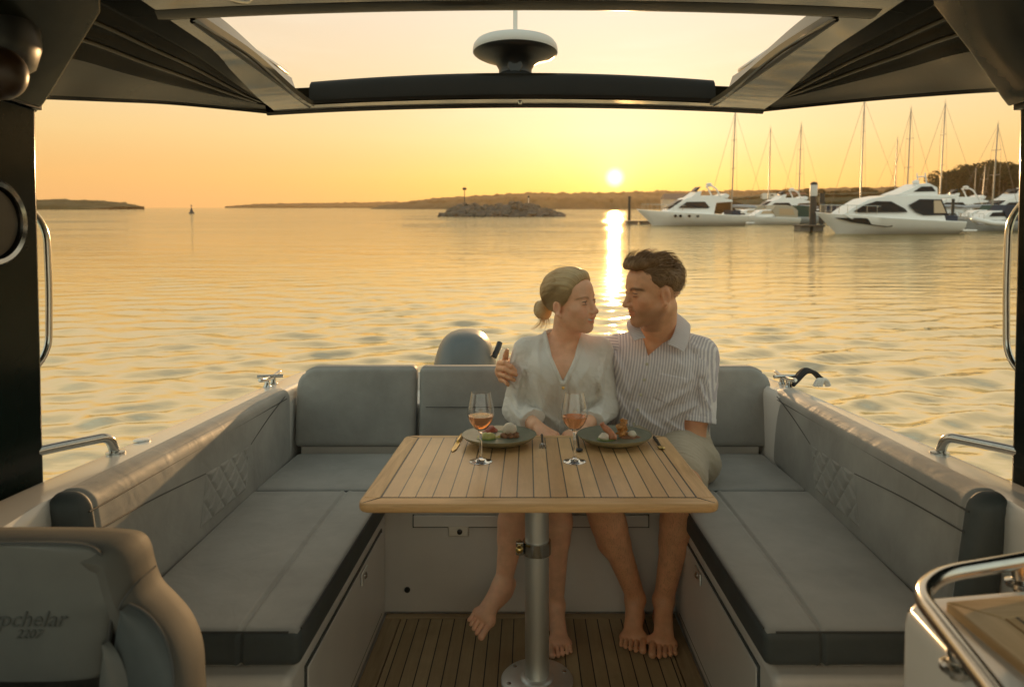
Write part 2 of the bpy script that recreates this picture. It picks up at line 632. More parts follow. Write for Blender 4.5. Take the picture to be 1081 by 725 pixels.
def make_world():
    w = bpy.data.worlds.new('World')
    scene.world = w
    w.use_nodes = True
    nt = w.node_tree
    nt.nodes.clear()
    g = N(nt)
    d = g.vmath('NORMALIZE', g.coord('Generated'))
    x, y, z = g.sep(d)
    dot = g.vmath('DOT_PRODUCT', d, tuple(SUNDIR))
    ang = g.math('MULTIPLY', g.math('ARCCOSINE', g.math('MINIMUM', dot, .9999999)), 180 / math.pi)
    el = g.math('MULTIPLY', g.math('ARCSINE', z), 180 / math.pi)
    # evening haze colours by height above the horizon, towards the sun and away from it
    fe = g.maprange(el, -2, 58)
    warm = g.ramp(fe, [(0.0, (.86, .40, .12)), (.033, (.88, .42, .13)), (.07, (.93, .52, .155)), (.125, (.94, .65, .27)), (.165, (.93, .67, .34)), (.225, (.90, .69, .43)), (.30, (.88, .72, .54)), (.38, (.86, .70, .47)), (.52, (.68, .57, .40)), (.75, (.38, .36, .30)), (1, (.28, .30, .30))])
    cool = g.ramp(fe, [(0.0, (.88, .79, .58)), (.07, (1.0, .98, .75)), (.25, (1.02, 1.09, .88)), (.6, (.88, .98, .85)), (1, (.64, .76, .72))])
    side = g.maprange(ang, 42, 105, 0, 1, True)
    base = g.mix(side, warm, cool)
    # rosier away from the sun along the horizon
    rosy = g.math('MULTIPLY', g.maprange(ang, 8, 38, 0, .45, True), g.maprange(el, 9, 0, 0, 1, True))
    base = g.mix(rosy, base, (.92, .54, .24))
    # thin high cloud
    cl = g.noise(g.mapping(d, scale=(1.5, 1.5, 11)), 3.0, 6, .6, .4)
    cl = g.math('MULTIPLY', g.maprange(cl, .47, .75, 0, .22, True), g.maprange(el, 3, 14, 0, 1, True))
    base = g.mix(cl, base, (1.0, .86, .66))
    sky = g.new('ShaderNodeTexSky', sky_type='NISHITA')
    sky.sun_disc = False
    sky.sun_elevation = math.asin(SUNDIR.z)
    sky.sun_rotation = math.atan2(SUNDIR.x, SUNDIR.y)
    sky.air_density = 1.0
    sky.dust_density = 3.0
    bg1 = g.new('ShaderNodeBackground')
    g.put(bg1.inputs[0], sky.outputs[0])
    bg1.inputs[1].default_value = .006
    # aureole and disc
    e = lambda k: g.math('POWER', math.e, g.math('MULTIPLY', ang, -1.0 / k))
    glow = g.math('ADD', g.math('MULTIPLY', e(1.3), .9), g.math('MULTIPLY', e(4.2), .10))
    glow = g.math('ADD', glow, 0.0)
    gcol = g.mix(glow, (1, .48, .10), (1, .72, .26))
    gl = g.vmath('SCALE', gcol)
    gl.node.inputs[3].default_value = 1
    g.put(gl.node.inputs[3], glow)
    gl2 = g.vmath('SCALE', g.mix(g.maprange(el, 1.5, 6.0), (.20, .28, .02), (.20, .38, .40)))
    g.put(gl2.node.inputs[3], g.math('MULTIPLY', e(12.), .95))
    gl = g.vmath('ADD', gl, gl2)
    disc = g.maprange(ang, 1.0, .1, 0, 2.4, True)
    dc = g.vmath('SCALE', (1, .86, .52))
    g.put(dc.node.inputs[3], disc)
    tot = g.vmath('ADD', g.vmath('ADD', base, gl), dc)
    bg2 = g.new('ShaderNodeBackground')
    g.put(bg2.inputs[0], tot)
    bg2.inputs[1].default_value = .83
    ad = g.new('ShaderNodeAddShader')
    nt.links.new(bg1.outputs[0], ad.inputs[0])
    nt.links.new(bg2.outputs[0], ad.inputs[1])
    o = g.new('ShaderNodeOutputWorld')
    nt.links.new(ad.outputs[0], o.inputs[0])
    w.cycles.sampling_method = 'MANUAL'
    w.cycles.sample_map_resolution = 2048

    l = bpy.data.lights.new('sun', 'SUN')
    l.energy = 3.6
    l.color = (1, .60, .27)
    l.angle = R(.5)
    lo = bpy.data.objects.new('sun', l)
    COL.objects.link(lo)
    lo.rotation_mode = 'QUATERNION'
    lo.rotation_quaternion = SUNDIR.to_track_quat('Z', 'Y')
    lo.location = (30, 60, 60)


def make_camera():
    c = bpy.data.cameras.new('camera')
    o = bpy.data.objects.new('camera', c)
    COL.objects.link(o)
    c.sensor_fit = 'HORIZONTAL'
    c.sensor_width = 36
    c.lens = F / 1081 * 36
    c.shift_x = -(VX - 540.5) / 1081
    c.shift_y = -(362.5 - VY) / 1081
    c.clip_start = .05
    c.clip_end = 6000
    c.dof.use_dof = True
    c.dof.focus_distance = 2.35
    c.dof.aperture_fstop = 4.2
    o.matrix_world = B @ Matrix.Translation((0, 0, CAMH)) @ Matrix.Rotation(R(90), 4, 'X')
    scene.camera = o
    vs = scene.view_settings
    vs.view_transform = 'Standard'
    vs.look = 'None'
    vs.exposure = .28
    vs.gamma = 1
    vs.use_curve_mapping = False
    cy = scene.cycles
    cy.max_bounces = 12
    cy.diffuse_bounces = 4
    cy.glossy_bounces = 4
    cy.transmission_bounces = 12
    cy.volume_bounces = 0
    cy.sample_clamp_indirect = 6
    cy.use_denoising = True
    cy.caustics_reflective = False
    cy.caustics_refractive = False
    cy.volume_step_rate = 8


make_mats()
make_world()
make_camera()
# ================================================================== water
def make_water():
    m = bpy.data.materials.new('sea_water')
    g = N(NG(m))
    v = g.coord()
    dist = g.new('ShaderNodeCameraData').outputs['View Distance']
    x, y, z = g.sep(v)
    r = g.vmath('LENGTH', v)
    n1 = g.noise(g.mapping(v, scale=(.30, 1.35, 1)), 1.6, 3, .55, .3)
    n2 = g.noise(g.mapping(v, scale=(.45, 1.5, 1), rot=(0, 0, .06)), 6.5, 3, .55, .2)
    n3 = g.noise(g.mapping(v, scale=(.11, .42, 1), rot=(0, 0, -.04)), 1.2, 5, .55, .3)
    far = g.maprange(r, 10, 110)
    h = g.math('ADD', g.math('MULTIPLY', n1, g.math('ADD', .014, g.math('MULTIPLY', far, .20))), g.math('MULTIPLY', n2, g.math('ADD', .0040, g.math('MULTIPLY', far, .006))))
    h = g.math('ADD', h, g.math('MULTIPLY', n3, g.math('MULTIPLY', far, .50)))
    nrm = g.bump(h, 1.0, 1.0)
    # calm and ruffled patches
    patch = g.noise(g.mapping(v, scale=(.02, .07, 1)), 1.0, 4, .6, .5)
    rough = g.maprange(patch, .35, .65, .03, .11)
    col = g.mix(g.noise(v, .15, 2), (.12, .08, .025), (.15, .10, .032))
    sh_ = g.bsdf(col, rough, 0, nrm, .5, ior=13)
    sh_.node.inputs['Specular Tint'].default_value = (1, .93, .70, 1)
    g.out(sh_)
    # polar sheet, fine where the camera looks, out to the horizon
    a = np.concatenate([np.linspace(-62, 62, 640), np.linspace(62, 298, 60)[1:-1]]) * math.pi / 180
    rr = np.concatenate([[0], 1.2 * (1140 / 1.2) ** np.linspace(0, 1, 640)])
    na, nr = len(a), len(rr)
    A, RR = np.meshgrid(a, rr, indexing='ij')
    X, Y = RR * np.sin(A), RR * np.cos(A)
    dr = np.maximum(RR * math.log(1140 / 1.2) / 640, .012)
    Z = np.zeros_like(X)
    k = 70
    lam = np.exp(rng.uniform(math.log(.16), math.log(.95), k))
    th = rng.normal(math.radians(92), math.radians(23), k)
    ph = rng.uniform(0, 6.28, k)
    patchy = .75 + .35 * np.sin(X * .11 + 1.3 * np.sin(Y * .07)) * np.sin(Y * .16 + 2 * np.sin(X * .05))
    for i in range(k):
        amp = .0082 * lam[i]
        fade = np.clip(lam[i] / (dr * 3.5) - .5, 0, 1)
        kk = 2 * math.pi / lam[i]
        phs = kk * (X * math.cos(th[i]) + Y * math.sin(th[i])) + ph[i] + .7 * np.sin(X * .35 / lam[i] + ph[i] * 3)
        Z += amp * fade * np.sin(phs + .75 * np.sin(phs))
    Z *= patchy
    Z[:, 0] = 0
    V = np.stack([X, Y, Z], -1).reshape(-1, 3)
    idx = np.arange(na * nr).reshape(na, nr)
    nxt = np.roll(idx, -1, axis=0)
    Fq = np.stack([idx[:, :-1], nxt[:, :-1], nxt[:, 1:], idx[:, 1:]], -1).reshape(-1, 4)
    o = fastmesh('water', V, Fq[:, ::-1], m, frame=I4)
    tag(o, 'calm golden harbour water rippling out to the horizon', 'water', kind='structure')


# ================================================================== land
def leafy(name, lo, hi, sc=.5):
    m = bpy.data.materials.new(name)
    g = N(NG(m))
    v = g.coord()
    f = g.noise(v, sc, 5, .65)
    c = g.mix(g.maprange(f, .32, .68), lo, hi)
    nrm = g.bump(g.noise(v, sc * 4, 4, .7), .8, .5)
    g.out(g.bsdf(c, .85, 0, nrm, .2))
    return m


def ridge(name, label, pts, d, depth, mat, base_h=.4, bumps=(1.2, 1.6), res=3.0, cat='hill'):
    """far land: ridge line pts = (px, py) as it stands against the sky at distance d; rounded mass of given depth with tree-sized bumps"""
    xs = [W(px, HY, d).x for px, py in pts]
    hs = [max(.15, SEA + (HY - py) * d / F) for px, py in pts]
    n = max(60, int((xs[-1] - xs[0]) / res))
    x = np.linspace(xs[0], xs[-1], n)
    h = np.interp(x, xs, hs)
    amp, wl = bumps
    r2 = np.random.default_rng(int(abs(xs[0])) + 5)
    tr = np.zeros(n)
    for q in range(14):
        w = wl * math.exp(r2.uniform(-.6, 1.4))
        tr += np.abs(np.sin(x / w + r2.uniform(0, 6))) * amp * r2.uniform(.05, .25)
    tr = tr * np.clip(h / max(hs), .15, 1)
    K = 14
    rows = []
    for k in range(K + 1):
        t = k / K
        prof = math.sin(math.pi * min(t * 1.15, 1) * .5) ** .55 if t < .87 else 1 - ((t - .87) / .13) ** 2 * .9
        jit = r2.normal(0, .22 * amp, n) * (0 if k in (0, K) else 1)
        z = h * prof * (1 - .15 * (1 - t)) + tr * prof + jit * prof - (.6 if k in (0, K) else 0)
        y = d + depth * (t - .8) + r2.normal(0, .06, n) * depth * .3 + 4 * np.sin(x * .013 + k)
        rows.append(np.stack([x, y, z], -1))
    V = np.concatenate(rows)
    idx = np.arange((K + 1) * n).reshape(K + 1, n)
    Fq = np.stack([idx[:-1, :-1], idx[:-1, 1:], idx[1:, 1:], idx[1:, :-1]], -1).reshape(-1, 4)
    o = fastmesh(name, V, Fq, mat, frame=I4)
    return tag(o, label, cat, kind='structure')


ROCK = None


def rock_mesh(seed, mat):
    r = random.Random(seed)
    bm = bmesh.new()
    bmesh.ops.create_icosphere(bm, subdivisions=3, radius=1)
    planes = []
    for k in range(11):
        n = Vector((r.gauss(0, 1), r.gauss(0, 1), r.gauss(0, 1))).normalized()
        planes.append((n, r.uniform(.55, .85)))
    for v in bm.verts:
        p = v.co.copy()
        for n, d in planes:
            e = p.dot(n)
            if e > d:
                p -= n * (e - d) * .93
        p.x *= 1.2
        p.z *= .8
        p += Vector((r.gauss(0, .012), r.gauss(0, .012), r.gauss(0, .012)))
        v.co = p
    me = bpy.data.meshes.new('rock')
    bm.to_mesh(me)
    bm.free()
    me.materials.append(mat)
    me.polygons.foreach_set('use_smooth', [True] * len(me.polygons))
    me.set_sharp_from_angle(angle=R(28))
    return me


def make_islet():
    d = 150.0
    mr = pmat('granite', (.085, .075, .058), .8, var=(1.3, .35), bump=(5, .5, .1))
    md = pmat('wet_rubble', (.06, .055, .045), .7, var=(.8, .4), bump=(3, .6, .2))
    x0, x1 = W(464, HY, d).x, W(597, HY, d).x
    r = random.Random(5)

    def hgt(t):
        return 2.75 * min(1, t / .22, (1 - t) / .25) ** .8 * (.9 + .12 * math.sin(t * 13))
    rows = []
    for k in range(24):
        t = k / 23
        x = x0 + (x1 - x0) * t
        h = max(hgt(t), .05)
        rows.append([(x, d - 3.6, -.6), (x, d - 2.6, h * .45), (x, d - .8, h * .92), (x, d + 1.5, h), (x, d + 4, h * .6), (x, d + 6, -.6)])
    mb = MB().loft(rows)
    o = mb.build('rubble_bank', md, frame=I4)
    tag(o, 'low dark rubble bank under the heap of granite boulders', 'bank', kind='structure')
    meshes = [rock_mesh(s, mr) for s in range(9)]
    cnt = 0
    for k in range(116):
        t = r.uniform(.0, 1.0)
        u = r.random()
        x = x0 + (x1 - x0) * t
        h = hgt(t) if 0 < t < 1 else .1
        if u < .75:
            z = h * u / .75
            y = d - 3.3 + 3.2 * u / .75
        else:
            z = h + .05
            y = d - .3 + (u - .75) * 9
        s = r.uniform(.5, 1.05) * (.6 + .4 * min(1, h / 2))
        o = bpy.data.objects.new('rock', meshes[k % 9])
        COL.objects.link(o)
        o.location = (x, y - .2, max(z - .1, .05))
        o.rotation_euler = (r.uniform(-.5, .5), r.uniform(-.5, .5), r.uniform(0, 6.3))
        o.scale = (s * 1.15, s, s * .95)
        tag(o, 'weathered grey granite boulder heaped on the low islet in the bay', 'rock', 'boulders piled on the rocky islet')
    # navigation post on the islet
    p = W(490, 212, d)
    t = thing('beacon_post', 'thin dark beacon post with a round topmark rising from the boulder islet', 'beacon', (p.x, d + 1, 2.6), frame=I4)
    MB().tube([(p.x, d + 1, 2.4), (p.x, d + 1, 5.9)], .09, 8).build('pole', MT['black_plastic'], t)
    MB().lathe([(.0, 5.75), (.42, 5.8), (.5, 6.1), (.3, 6.35), (0, 6.4)], (p.x, d + 1, 0), 12).build('topmark', MT['black_plastic'], t)
    # small lantern on a mast further along the islet
    p = W(558, 212, d)
    t = thing('lantern_post', 'short pale lantern post standing towards the sunward end of the boulder islet', 'beacon', (p.x, d + 2, 2.6), frame=I4)
    MB().tube([(p.x, d + 2, 2.4), (p.x, d + 2, 4.2)], .07, 8).build('pole', MT['gel'], t)
    MB().lathe([(.12, 4.1), (.22, 4.2), (.22, 4.5), (.0, 4.65)], (p.x, d + 2, 0), 10).build('lantern', MT['black_plastic'], t)
    # marker buoy
    p = W(202, HY, 215)
    t = thing('marker_buoy', 'small dark conical marker buoy floating alone in open water', 'buoy', (p.x, 215, 0), frame=I4)
    MB().lathe([(.0, -.4), (.8, -.3), (.9, .15), (.55, .5), (.2, 1.6), (.12, 1.9)], (p.x, 215, 0), 14).build('float', MT['black_plastic'], t)
    MB().lathe([(.05, 1.9), (.06, 2.2), (.28, 2.25), (.0, 2.8)], (p.x, 215, 0), 12).build('topmark', MT['black_plastic'], t)
    for px, lab in ((586, 'slim dark withy stake standing in the water past the islet'),):
        p = W(px, HY, 175)
        o = MB().tube([(p.x, 175, -1), (p.x + .05, 175, 1.6)], .09, 7).build('stake', MT['black_plastic'], frame=I4, origin=(p.x, 175, 0))
        tag(o, lab, 'stake')


def make_land():
    far = leafy('far_heath', (.050, .042, .022), (.10, .078, .040), .06)
    mid = leafy('shore_wood', (.030, .036, .014), (.075, .070, .032), .12)
    ridge('hills', 'long low brown headland across the bay under the sun', [(410, 217.4), (440, 212.5), (470, 210), (520, 207.5), (560, 205.5), (600, 205.8), (650, 204.8), (700, 204), (760, 203.5), (820, 203), (880, 201), (960, 200), (1060, 199), (1180, 198)], 640, 90, far, bumps=(2.0, 3.4), res=2.2)
    ridge('hills', 'faint sliver of distant land along the horizon', [(250, 217.6), (275, 216.2), (310, 215.6), (350, 215.2), (380, 214.8), (400, 214.5), (440, 214.2), (480, 214), (520, 213.8)], 1000, 60, far, bumps=(1.6, 5), res=3.5)
    ridge('hills', 'low wooded island reaching in from the near side of the bay', [(-120, 213), (-40, 212.5), (20, 213), (45, 213), (75, 213.2), (105, 214), (125, 215.4), (143, 218.6)], 520, 70, mid, bumps=(1.3, 2.2), res=1.6)
    # quay bank behind the marina
    ridge('shore', 'dark marina shore bank behind the moored boats', [(760, 210.5), (800, 207), (840, 206), (900, 205), (980, 203), (1010, 198), (1060, 190), (1110, 186), (1200, 186)], 215, 40, mid, bumps=(.6, 2.0), res=1.2)


# ------------------------------------------------------------------ trees
def crown_mesh(seed, mat, w=1., h=1., leaves=3200):
    """leaf-clump faces spread through an uneven crown of unit size (base at z=0)"""
    r = np.random.default_rng(seed)
    lobes = []
    for k in range(9):
        a = r.uniform(0, 6.28)
        rad = r.uniform(0, .34)
        lobes.append((rad * math.cos(a) * w, rad * math.sin(a) * w, r.uniform(.30, .80) * h, r.uniform(.16, .30)))
    lobes.append((0, 0, .5 * h, .36))
    pts = []
    per = leaves // len(lobes)
    for (x, y, z, s) in lobes:
        d = r.normal(size=(per, 3))
        d /= np.linalg.norm(d, axis=1, keepdims=True)
        q = d * (s * (.45 + .6 * r.random((per, 1)) ** .5)) * np.array([1, 1, .85])
        pts.append(q + np.array([x, y, z]))
    pts = np.concatenate(pts)
    n = len(pts)
    a = r.normal(size=(n, 3))
    a /= np.linalg.norm(a, axis=1, keepdims=True)
    b = np.cross(a, r.normal(size=(n, 3)))
    b /= np.linalg.norm(b, axis=1, keepdims=True)
    sz = r.uniform(.018, .045, (n, 1))
    V = np.stack([pts - a * sz, pts + b * sz * .7, pts + a * sz, pts - b * sz * .7], 1).reshape(-1, 3)
    Fq = np.arange(4 * n).reshape(-1, 4)
    return V, Fq


def make_trees():
    leaf = leafy('tree_leaves', (.022, .032, .011), (.060, .066, .024), .9)
    bark = pmat('bark', (.06, .045, .03), .9, var=(2, .3))
    protos = []
    for s in range(4):
        d0 = 190
        t = thing('tree', 'x', 'tree', (0, 0, 0), 'trees on the bank behind the marina', frame=I4)
        V, Fq = crown_mesh(30 + s, leaf, w=1.0 + .15 * s)
        V = V * np.array([8.5, 8.5, 8.0]) + np.array([0, 0, 1.2])
        fastmesh('crown', V, Fq, leaf, t)
        mb = MB().tube([(0, 0, -1.5), (.05, 0, 1.5), (.1, .1, 4.5)], [.35, .28, .12], 8)
        for k in range(4):
            a = k * 1.7 + s
            mb.tube([(.03, 0, 1.6 + .4 * k), (.9 * math.cos(a), .9 * math.sin(a), 3 + .4 * k), (1.8 * math.cos(a), 1.8 * math.sin(a), 4.3 + .4 * k)], [.13, .09, .03], 6)
        mb.build('trunk', bark, t)
        protos.append(t)
    spots = []
    r = random.Random(3)
    # wooded knoll beside the post
    for px, py in ((990, 190), (982, 195), (996, 186), (1002, 181), (1012, 176), (1024, 173), (1035, 171), (1047, 172), (1058, 173), (1070, 172), (1085, 171), (1100, 173), (1018, 186), (1040, 184), (1062, 185), (1005, 193), (1028, 194), (1050, 195), (1090, 186)):
        spots.append((px, py, 195 + r.uniform(-10, 12), 1.0, 'knoll'))
    for k in range(26):
        px = 822 + k * 7.2 + r.uniform(-2, 2)
        spots.append((px, 200.5 + r.uniform(-2.2, 2.5) - (px - 822) * .008, 232 + r.uniform(-8, 14), .55 + r.uniform(-.1, .12), 'row'))
    first = [True] * 4
    for k, (px, py, d, s, what) in enumerate(spots):
        pr = protos[k % 4]
        if first[k % 4]:
            o = pr
            first[k % 4] = False
        else:
            o = copy_tree(pr)
        top = SEA + (HY - py) * d / F
        p = W(px, HY, d)
        sc = s * r.uniform(.9, 1.1)
        o.matrix_world = Matrix.Translation((p.x, d, top - 8.6 * sc)) @ Matrix.Rotation(r.uniform(0, 6.3), 4, 'Z') @ Matrix.Scale(sc, 4)
        if what == 'knoll':
            tag(o, 'big round dark green tree crowding the wooded knoll beside the masts', 'tree', 'tall trees massed on the knoll')
        else:
            tag(o, 'small dark tree in the low line behind the marina pontoons', 'tree', 'small trees in a row behind the marina')


# ------------------------------------------------------------------ waterfront buildings
def make_buildings():
    brick = pmat('brick_wall', (.26, .125, .075), .85, var=(.8, .2))
    cream = pmat('render_wall', (.48, .44, .36), .8, var=(.5, .1))
    tile = pmat('roof_tile', (.20, .085, .05), .8, var=(1, .25))
    slate = pmat('slate_roof', (.075, .08, .085), .7, var=(1, .2))
    glass = pmat('window_glass', (.02, .025, .03), .1)
    specs = [
        (700, 730, 209, 204.5, 330, cream, slate, 'pale low shed on the headland shore right of the sun reflection', 1),
        (806, 826, 212.5, 204.0, 205, brick, cream, 'red brick boathouse with a pale roof behind the green canopied boat', 3),
        (832, 856, 213, 203.5, 208, brick, tile, 'long brick waterfront house behind the tall mooring pile', 4),
        (874, 900, 211, 205.0, 214, cream, tile, 'cream waterfront house between two masts', 3),
        (905, 934, 211, 203.0, 216, brick, slate, 'brick warehouse with slate roof behind the sports cruiser', 4),
    ]
    for (x0, x1, yb, yt, d, wm, rm, lab, nw) in specs:
        a, b = W(x0, HY, d).x, W(x1, HY, d).x
        zt = SEA + (HY - yt) * d / F
        zb = .2
        eave = zt - (zt - 1.2) * .38
        cx = (a + b) / 2
        dep = 6.0
        t = thing('waterfront_house', lab, 'building', (cx, d, zb), frame=I4)
        MB().box(a, b, d, d + dep, zb - 1.5, eave).build('wall', wm, t)
        mb = MB()
        mb.loft([[(a - .3, d - .4, eave), (cx if False else a + .6, d + dep / 2, zt), (a - .3, d + dep + .4, eave)], [(b + .3, d - .4, eave), (b - .6, d + dep / 2, zt), (b + .3, d + dep + .4, eave)]], 0, True, True, smooth=False)
        mb.build('roof', rm, t)
        for k in range(nw):
            wx = a + (b - a) * (k + .5) / nw
            wz = 1.2 + (eave - 1.2) * .5
            f = MB().box(wx - .55, wx + .55, d - .09, d - .005, wz - .6, wz + .6).build('window', MT['gel'], t)
            MB().box(wx - .45, wx + .45, d - .12, d - .092, wz - .5, wz + .5).build('pane', glass, f)


# ------------------------------------------------------------------ boats
def hull_mb(L, beam, sheer, stern_h, depth=.5, bow_rake=.16, flare=.55):
    """bow at x=0, stern at x=L; z=0 waterline"""
    rows = []
    n = 26
    for k in range(n + 1):
        s = k / n
        full = min(1, (s / .42)) ** .62 if s > 0 else 0
        b = beam / 2 * (full * (1 - .10 * max(0, s - .6)))
        h = sheer + (stern_h - sheer) * (s ** .8)
        x = L * s
        rk = bow_rake * L * (1 - s) ** 3
        row = []
        for (u, v) in ((0, -depth), (flare * .6, -depth * .3), (flare + .12 * s, h * .12), (.86 + .08 * s, h * .55), (1.0, h * .96), (.985, h)):
            row.append((x + rk * (1 - (max(v, -.0) / h)) , b * u, v))
        row = row + [(p[0], -p[1], p[2]) for p in row[::-1]]
        rows.append(row)
    mb = MB().loft(rows, 0, False)
    # transom and deck
    m = len(rows[0])
    mb.add(rows[-1], [tuple(range(m))])
    deck = [(r[5], r[6]) for r in rows]
    mb.loft([[Vector(a) + Vector((0, 0, -.02)), Vector((a[0], 0, a[2] + .05)), Vector(c) + Vector((0, 0, -.02))] for a, c in deck])
    return mb


def house(mb, poly, wfn, mi=0, n=None):
    """closed side profile (x, z) extruded to the half width wfn(x, z); sides lean with z"""
    m = len(poly)
    a = [(x, wfn(x, z), z) for x, z in poly]
    b = [(x, -wfn(x, z), z) for x, z in poly]
    f = [tuple(range(m)), tuple(range(2 * m - 1, m - 1, -1))]
    f += [(i, m + i, m + (i + 1) % m, (i + 1) % m) for i in range(m)]
    return mb.add(a + b, f, mi, True)


def panes(name, mat, par, poly, wfn, th=.03):
    for sg in (1, -1):
        side_panel(MB(), poly, wfn, th, 0, (sg,)).build(name, mat, par)


def side_panel(mb, poly, wfn, th=.03, mi=0, sides=(1, -1)):
    """a pane following both cabin sides, standing th proud"""
    m = len(poly)
    for sg in sides:
        a = [(x, sg * (wfn(x, z) - .02), z) for x, z in poly]
        b = [(x, sg * (wfn(x, z) + th), z) for x, z in poly]
        f = [tuple(range(m))[::-1], tuple(range(m, 2 * m))] + [(i, (i + 1) % m, m + (i + 1) % m, m + i) for i in range(m)]
        mb.add(a + b, f, mi, True)
    return mb


def place(t, px, d, rot):
    p = W(px, HY, d)
    t.matrix_world = Matrix.Translation((p.x, d, 0)) @ Matrix.Rotation(rot, 4, 'Z')


def make_yachts():
    glass = pmat('tinted_glass', (.008, .010, .012), .22, spec=.15)
    canvas = pmat('navy_canvas', (.018, .028, .05), .8, bump=(8, .3, .02))
    canvas_g = pmat('green_canvas', (.012, .05, .04), .8, bump=(8, .3, .02))
    canvas_c = pmat('cream_canvas', (.42, .36, .27), .8, bump=(8, .3, .02))
    amber = pmat('amber_window', (.50, .36, .22), .2)  # opaque amber pane colour
    foul = pmat('dark_boot_stripe', (.02, .026, .03), .4)
    gel = pmat('yacht_gelcoat', (.82, .80, .77), .2, coat=.4, var=(.6, .04))
    grey = pmat('grey_gelcoat', (.34, .35, .36), .25, coat=.3)
    steel = MT['steel']

    def rail(mb, pts, posts=8, r=.022, h=.62):
        path = smooth_path([Vector(p) + Vector((0, 0, h)) for p in pts], 5)
        mb.tube(path, r, 6)
        low = smooth_path(pts, 5)
        for k in range(0, len(path), max(1, len(path) // posts)):
            mb.tube([low[k] + Vector((0, 0, -.05)), path[k]], r * .8, 5)

    # ---- flybridge yacht nearest the sun
    t = thing('motor_yacht', 'white flybridge motor yacht with portholes, bow pointing at the setting sun', 'yacht', (0, 0, 0), 'motor yachts in the marina', frame=I4)
    hull_mb(12.6, 3.9, 1.85, 1.15, bow_rake=.15).build('hull', gel, t)
    wf = lambda x, z: 1.55 - .16 * (z - 1.5) - max(0, (4.6 - x)) * .22
    mb = house(MB(), [(3.0, 1.5), (5.4, 3.15), (6.2, 3.28), (9.4, 3.25), (10.9, 2.95), (11.0, 2.72), (9.0, 2.6), (8.6, 1.1), (4.0, 1.2)], wf)
    mb.build('cabin', gel, t, bevel=.08)
    panes('cabin_window', glass, t, [(4.45, 2.05), (5.45, 2.72), (7.6, 2.75), (8.15, 2.1), (7.9, 1.98)], wf)
    fr = lambda x, z: .9 - max(0, 4.6 - x) * .22
    MB().add([(3.55, 1.0, 1.97), (3.55, -1.0, 1.97), (5.0, -1.25, 2.96), (5.0, 1.25, 2.96)], [(0, 1, 2, 3)]).build('windscreen', glass, t, solidify=.05)
    wf2 = lambda x, z: 1.30 - .12 * (z - 3)
    mb = house(MB(), [(5.9, 3.2), (6.9, 3.95), (7.3, 3.95), (7.1, 3.45), (9.6, 3.45), (10.2, 3.7), (10.6, 3.5), (10.4, 3.15)], wf2)
    mb.build('flybridge', gel, t, bevel=.05)
    MB().add([(6.7, 1.0, 3.9), (6.7, -1.0, 3.9), (7.25, -.95, 4.45), (7.25, .95, 4.45)], [(0, 1, 2, 3)]).build('wind_deflector', glass, t, solidify=.03)
    mb = MB()
    for sg in (1, -1):
        mb.tube(smooth_path([(9.5, sg * 1.25, 3.3), (9.0, sg * 1.15, 4.2), (8.6, sg * .9, 4.55)], 6), .09, 8)
    mb.tube([(8.6, -.92, 4.55), (8.6, .92, 4.55)], .09, 8)
    mb.build('radar_arch', gel, t)
    MB().lathe([(.12, 4.6), (.34, 4.66), (.36, 4.82), (.2, 4.92), (0, 4.95)], (8.6, 0, 0), 14).build('radar_dome', gel, t)
    MB().box(11.0, 12.0, -1.3, 1.3, 1.1, 1.75).build('aft_seat', canvas, t, bevel=.08)
    mb = MB().ball((5.2, .1, .2), .01)
    for x in (4.0, 4.55, 5.6, 6.6):
        for sg in (1, -1):
            M_ = Matrix.Rotation(R(90), 4, 'X')
            pm = MB().lathe([(.13, -.06), (.17, -.03), (.17, .05), (0, .06)], (x, sg * (1.72 if x < 4.3 else 1.84), 1.12), 12, M=M_)
            pm.build('porthole', glass, t)
    mb = MB()
    rail(mb, [(.5, 0.02, 1.85), (1.3, .85, 1.83), (2.8, 1.45, 1.8), (5.2, 1.75, 1.72)], 7)
    rail(mb, [(.5, -0.02, 1.85), (1.3, -.85, 1.83), (2.8, -1.45, 1.8), (5.2, -1.75, 1.72)], 7)
    mb.build('bow_rail', steel, t)
    mb = hull_mb(12.62, 3.93, .16, .16, depth=.3, bow_rake=.02)
    MB().box(12.5, 13.6, -1.6, 1.6, .25, .38).build('swim_platform', gel, t, bevel=.04)
    place(t, 672.5, 79, R(7))
    for px, d, rot, lab in ((776, 101, 5, 'white flybridge yacht partly hidden behind the small canopied boats'), (948, 92, -4, 'white flybridge yacht showing above the foredeck of the sports cruiser'), (1016, 88, 8, 'white flybridge yacht beyond the cruiser stern in front of the wooded knoll')):
        c = copy_tree(t)
        tag(c, lab)
        place(c, px, d, R(rot))

    # ---- sports cruiser with the long black hull window
    t = thing('motor_yacht', 'white sports cruiser with long black hull window and wide glazed saloon', 'yacht', (0, 0, 0), 'motor yachts in the marina', frame=I4)
    hull_mb(11.6, 3.8, 1.72, 1.0, bow_rake=.16).build('hull', gel, t)
    wf = lambda x, z: 1.58 - .2 * (z - 1.4) - max(0, (4.2 - x)) * .2
    mb = house(MB(), [(1.7, 1.55), (2.6, 2.15), (3.8, 2.78), (5.2, 3.05), (7.2, 3.12), (10.4, 3.14), (11.1, 2.98), (10.6, 2.86), (9.7, 2.82), (10.0, 1.0), (2.4, 1.2)], wf)
    mb.build('saloon', gel, t, bevel=.07)
    panes('saloon_window', glass, t, [(2.55, 1.80), (3.35, 2.32), (4.3, 2.62), (5.5, 2.60), (6.6, 2.02), (6.8, 1.75), (3.0, 1.72)], wf)
    panes('aft_window', glass, t, [(6.95, 2.30), (7.9, 2.78), (9.75, 2.76), (10.2, 1.5), (8.1, 1.5), (7.5, 1.75)], wf, .035)
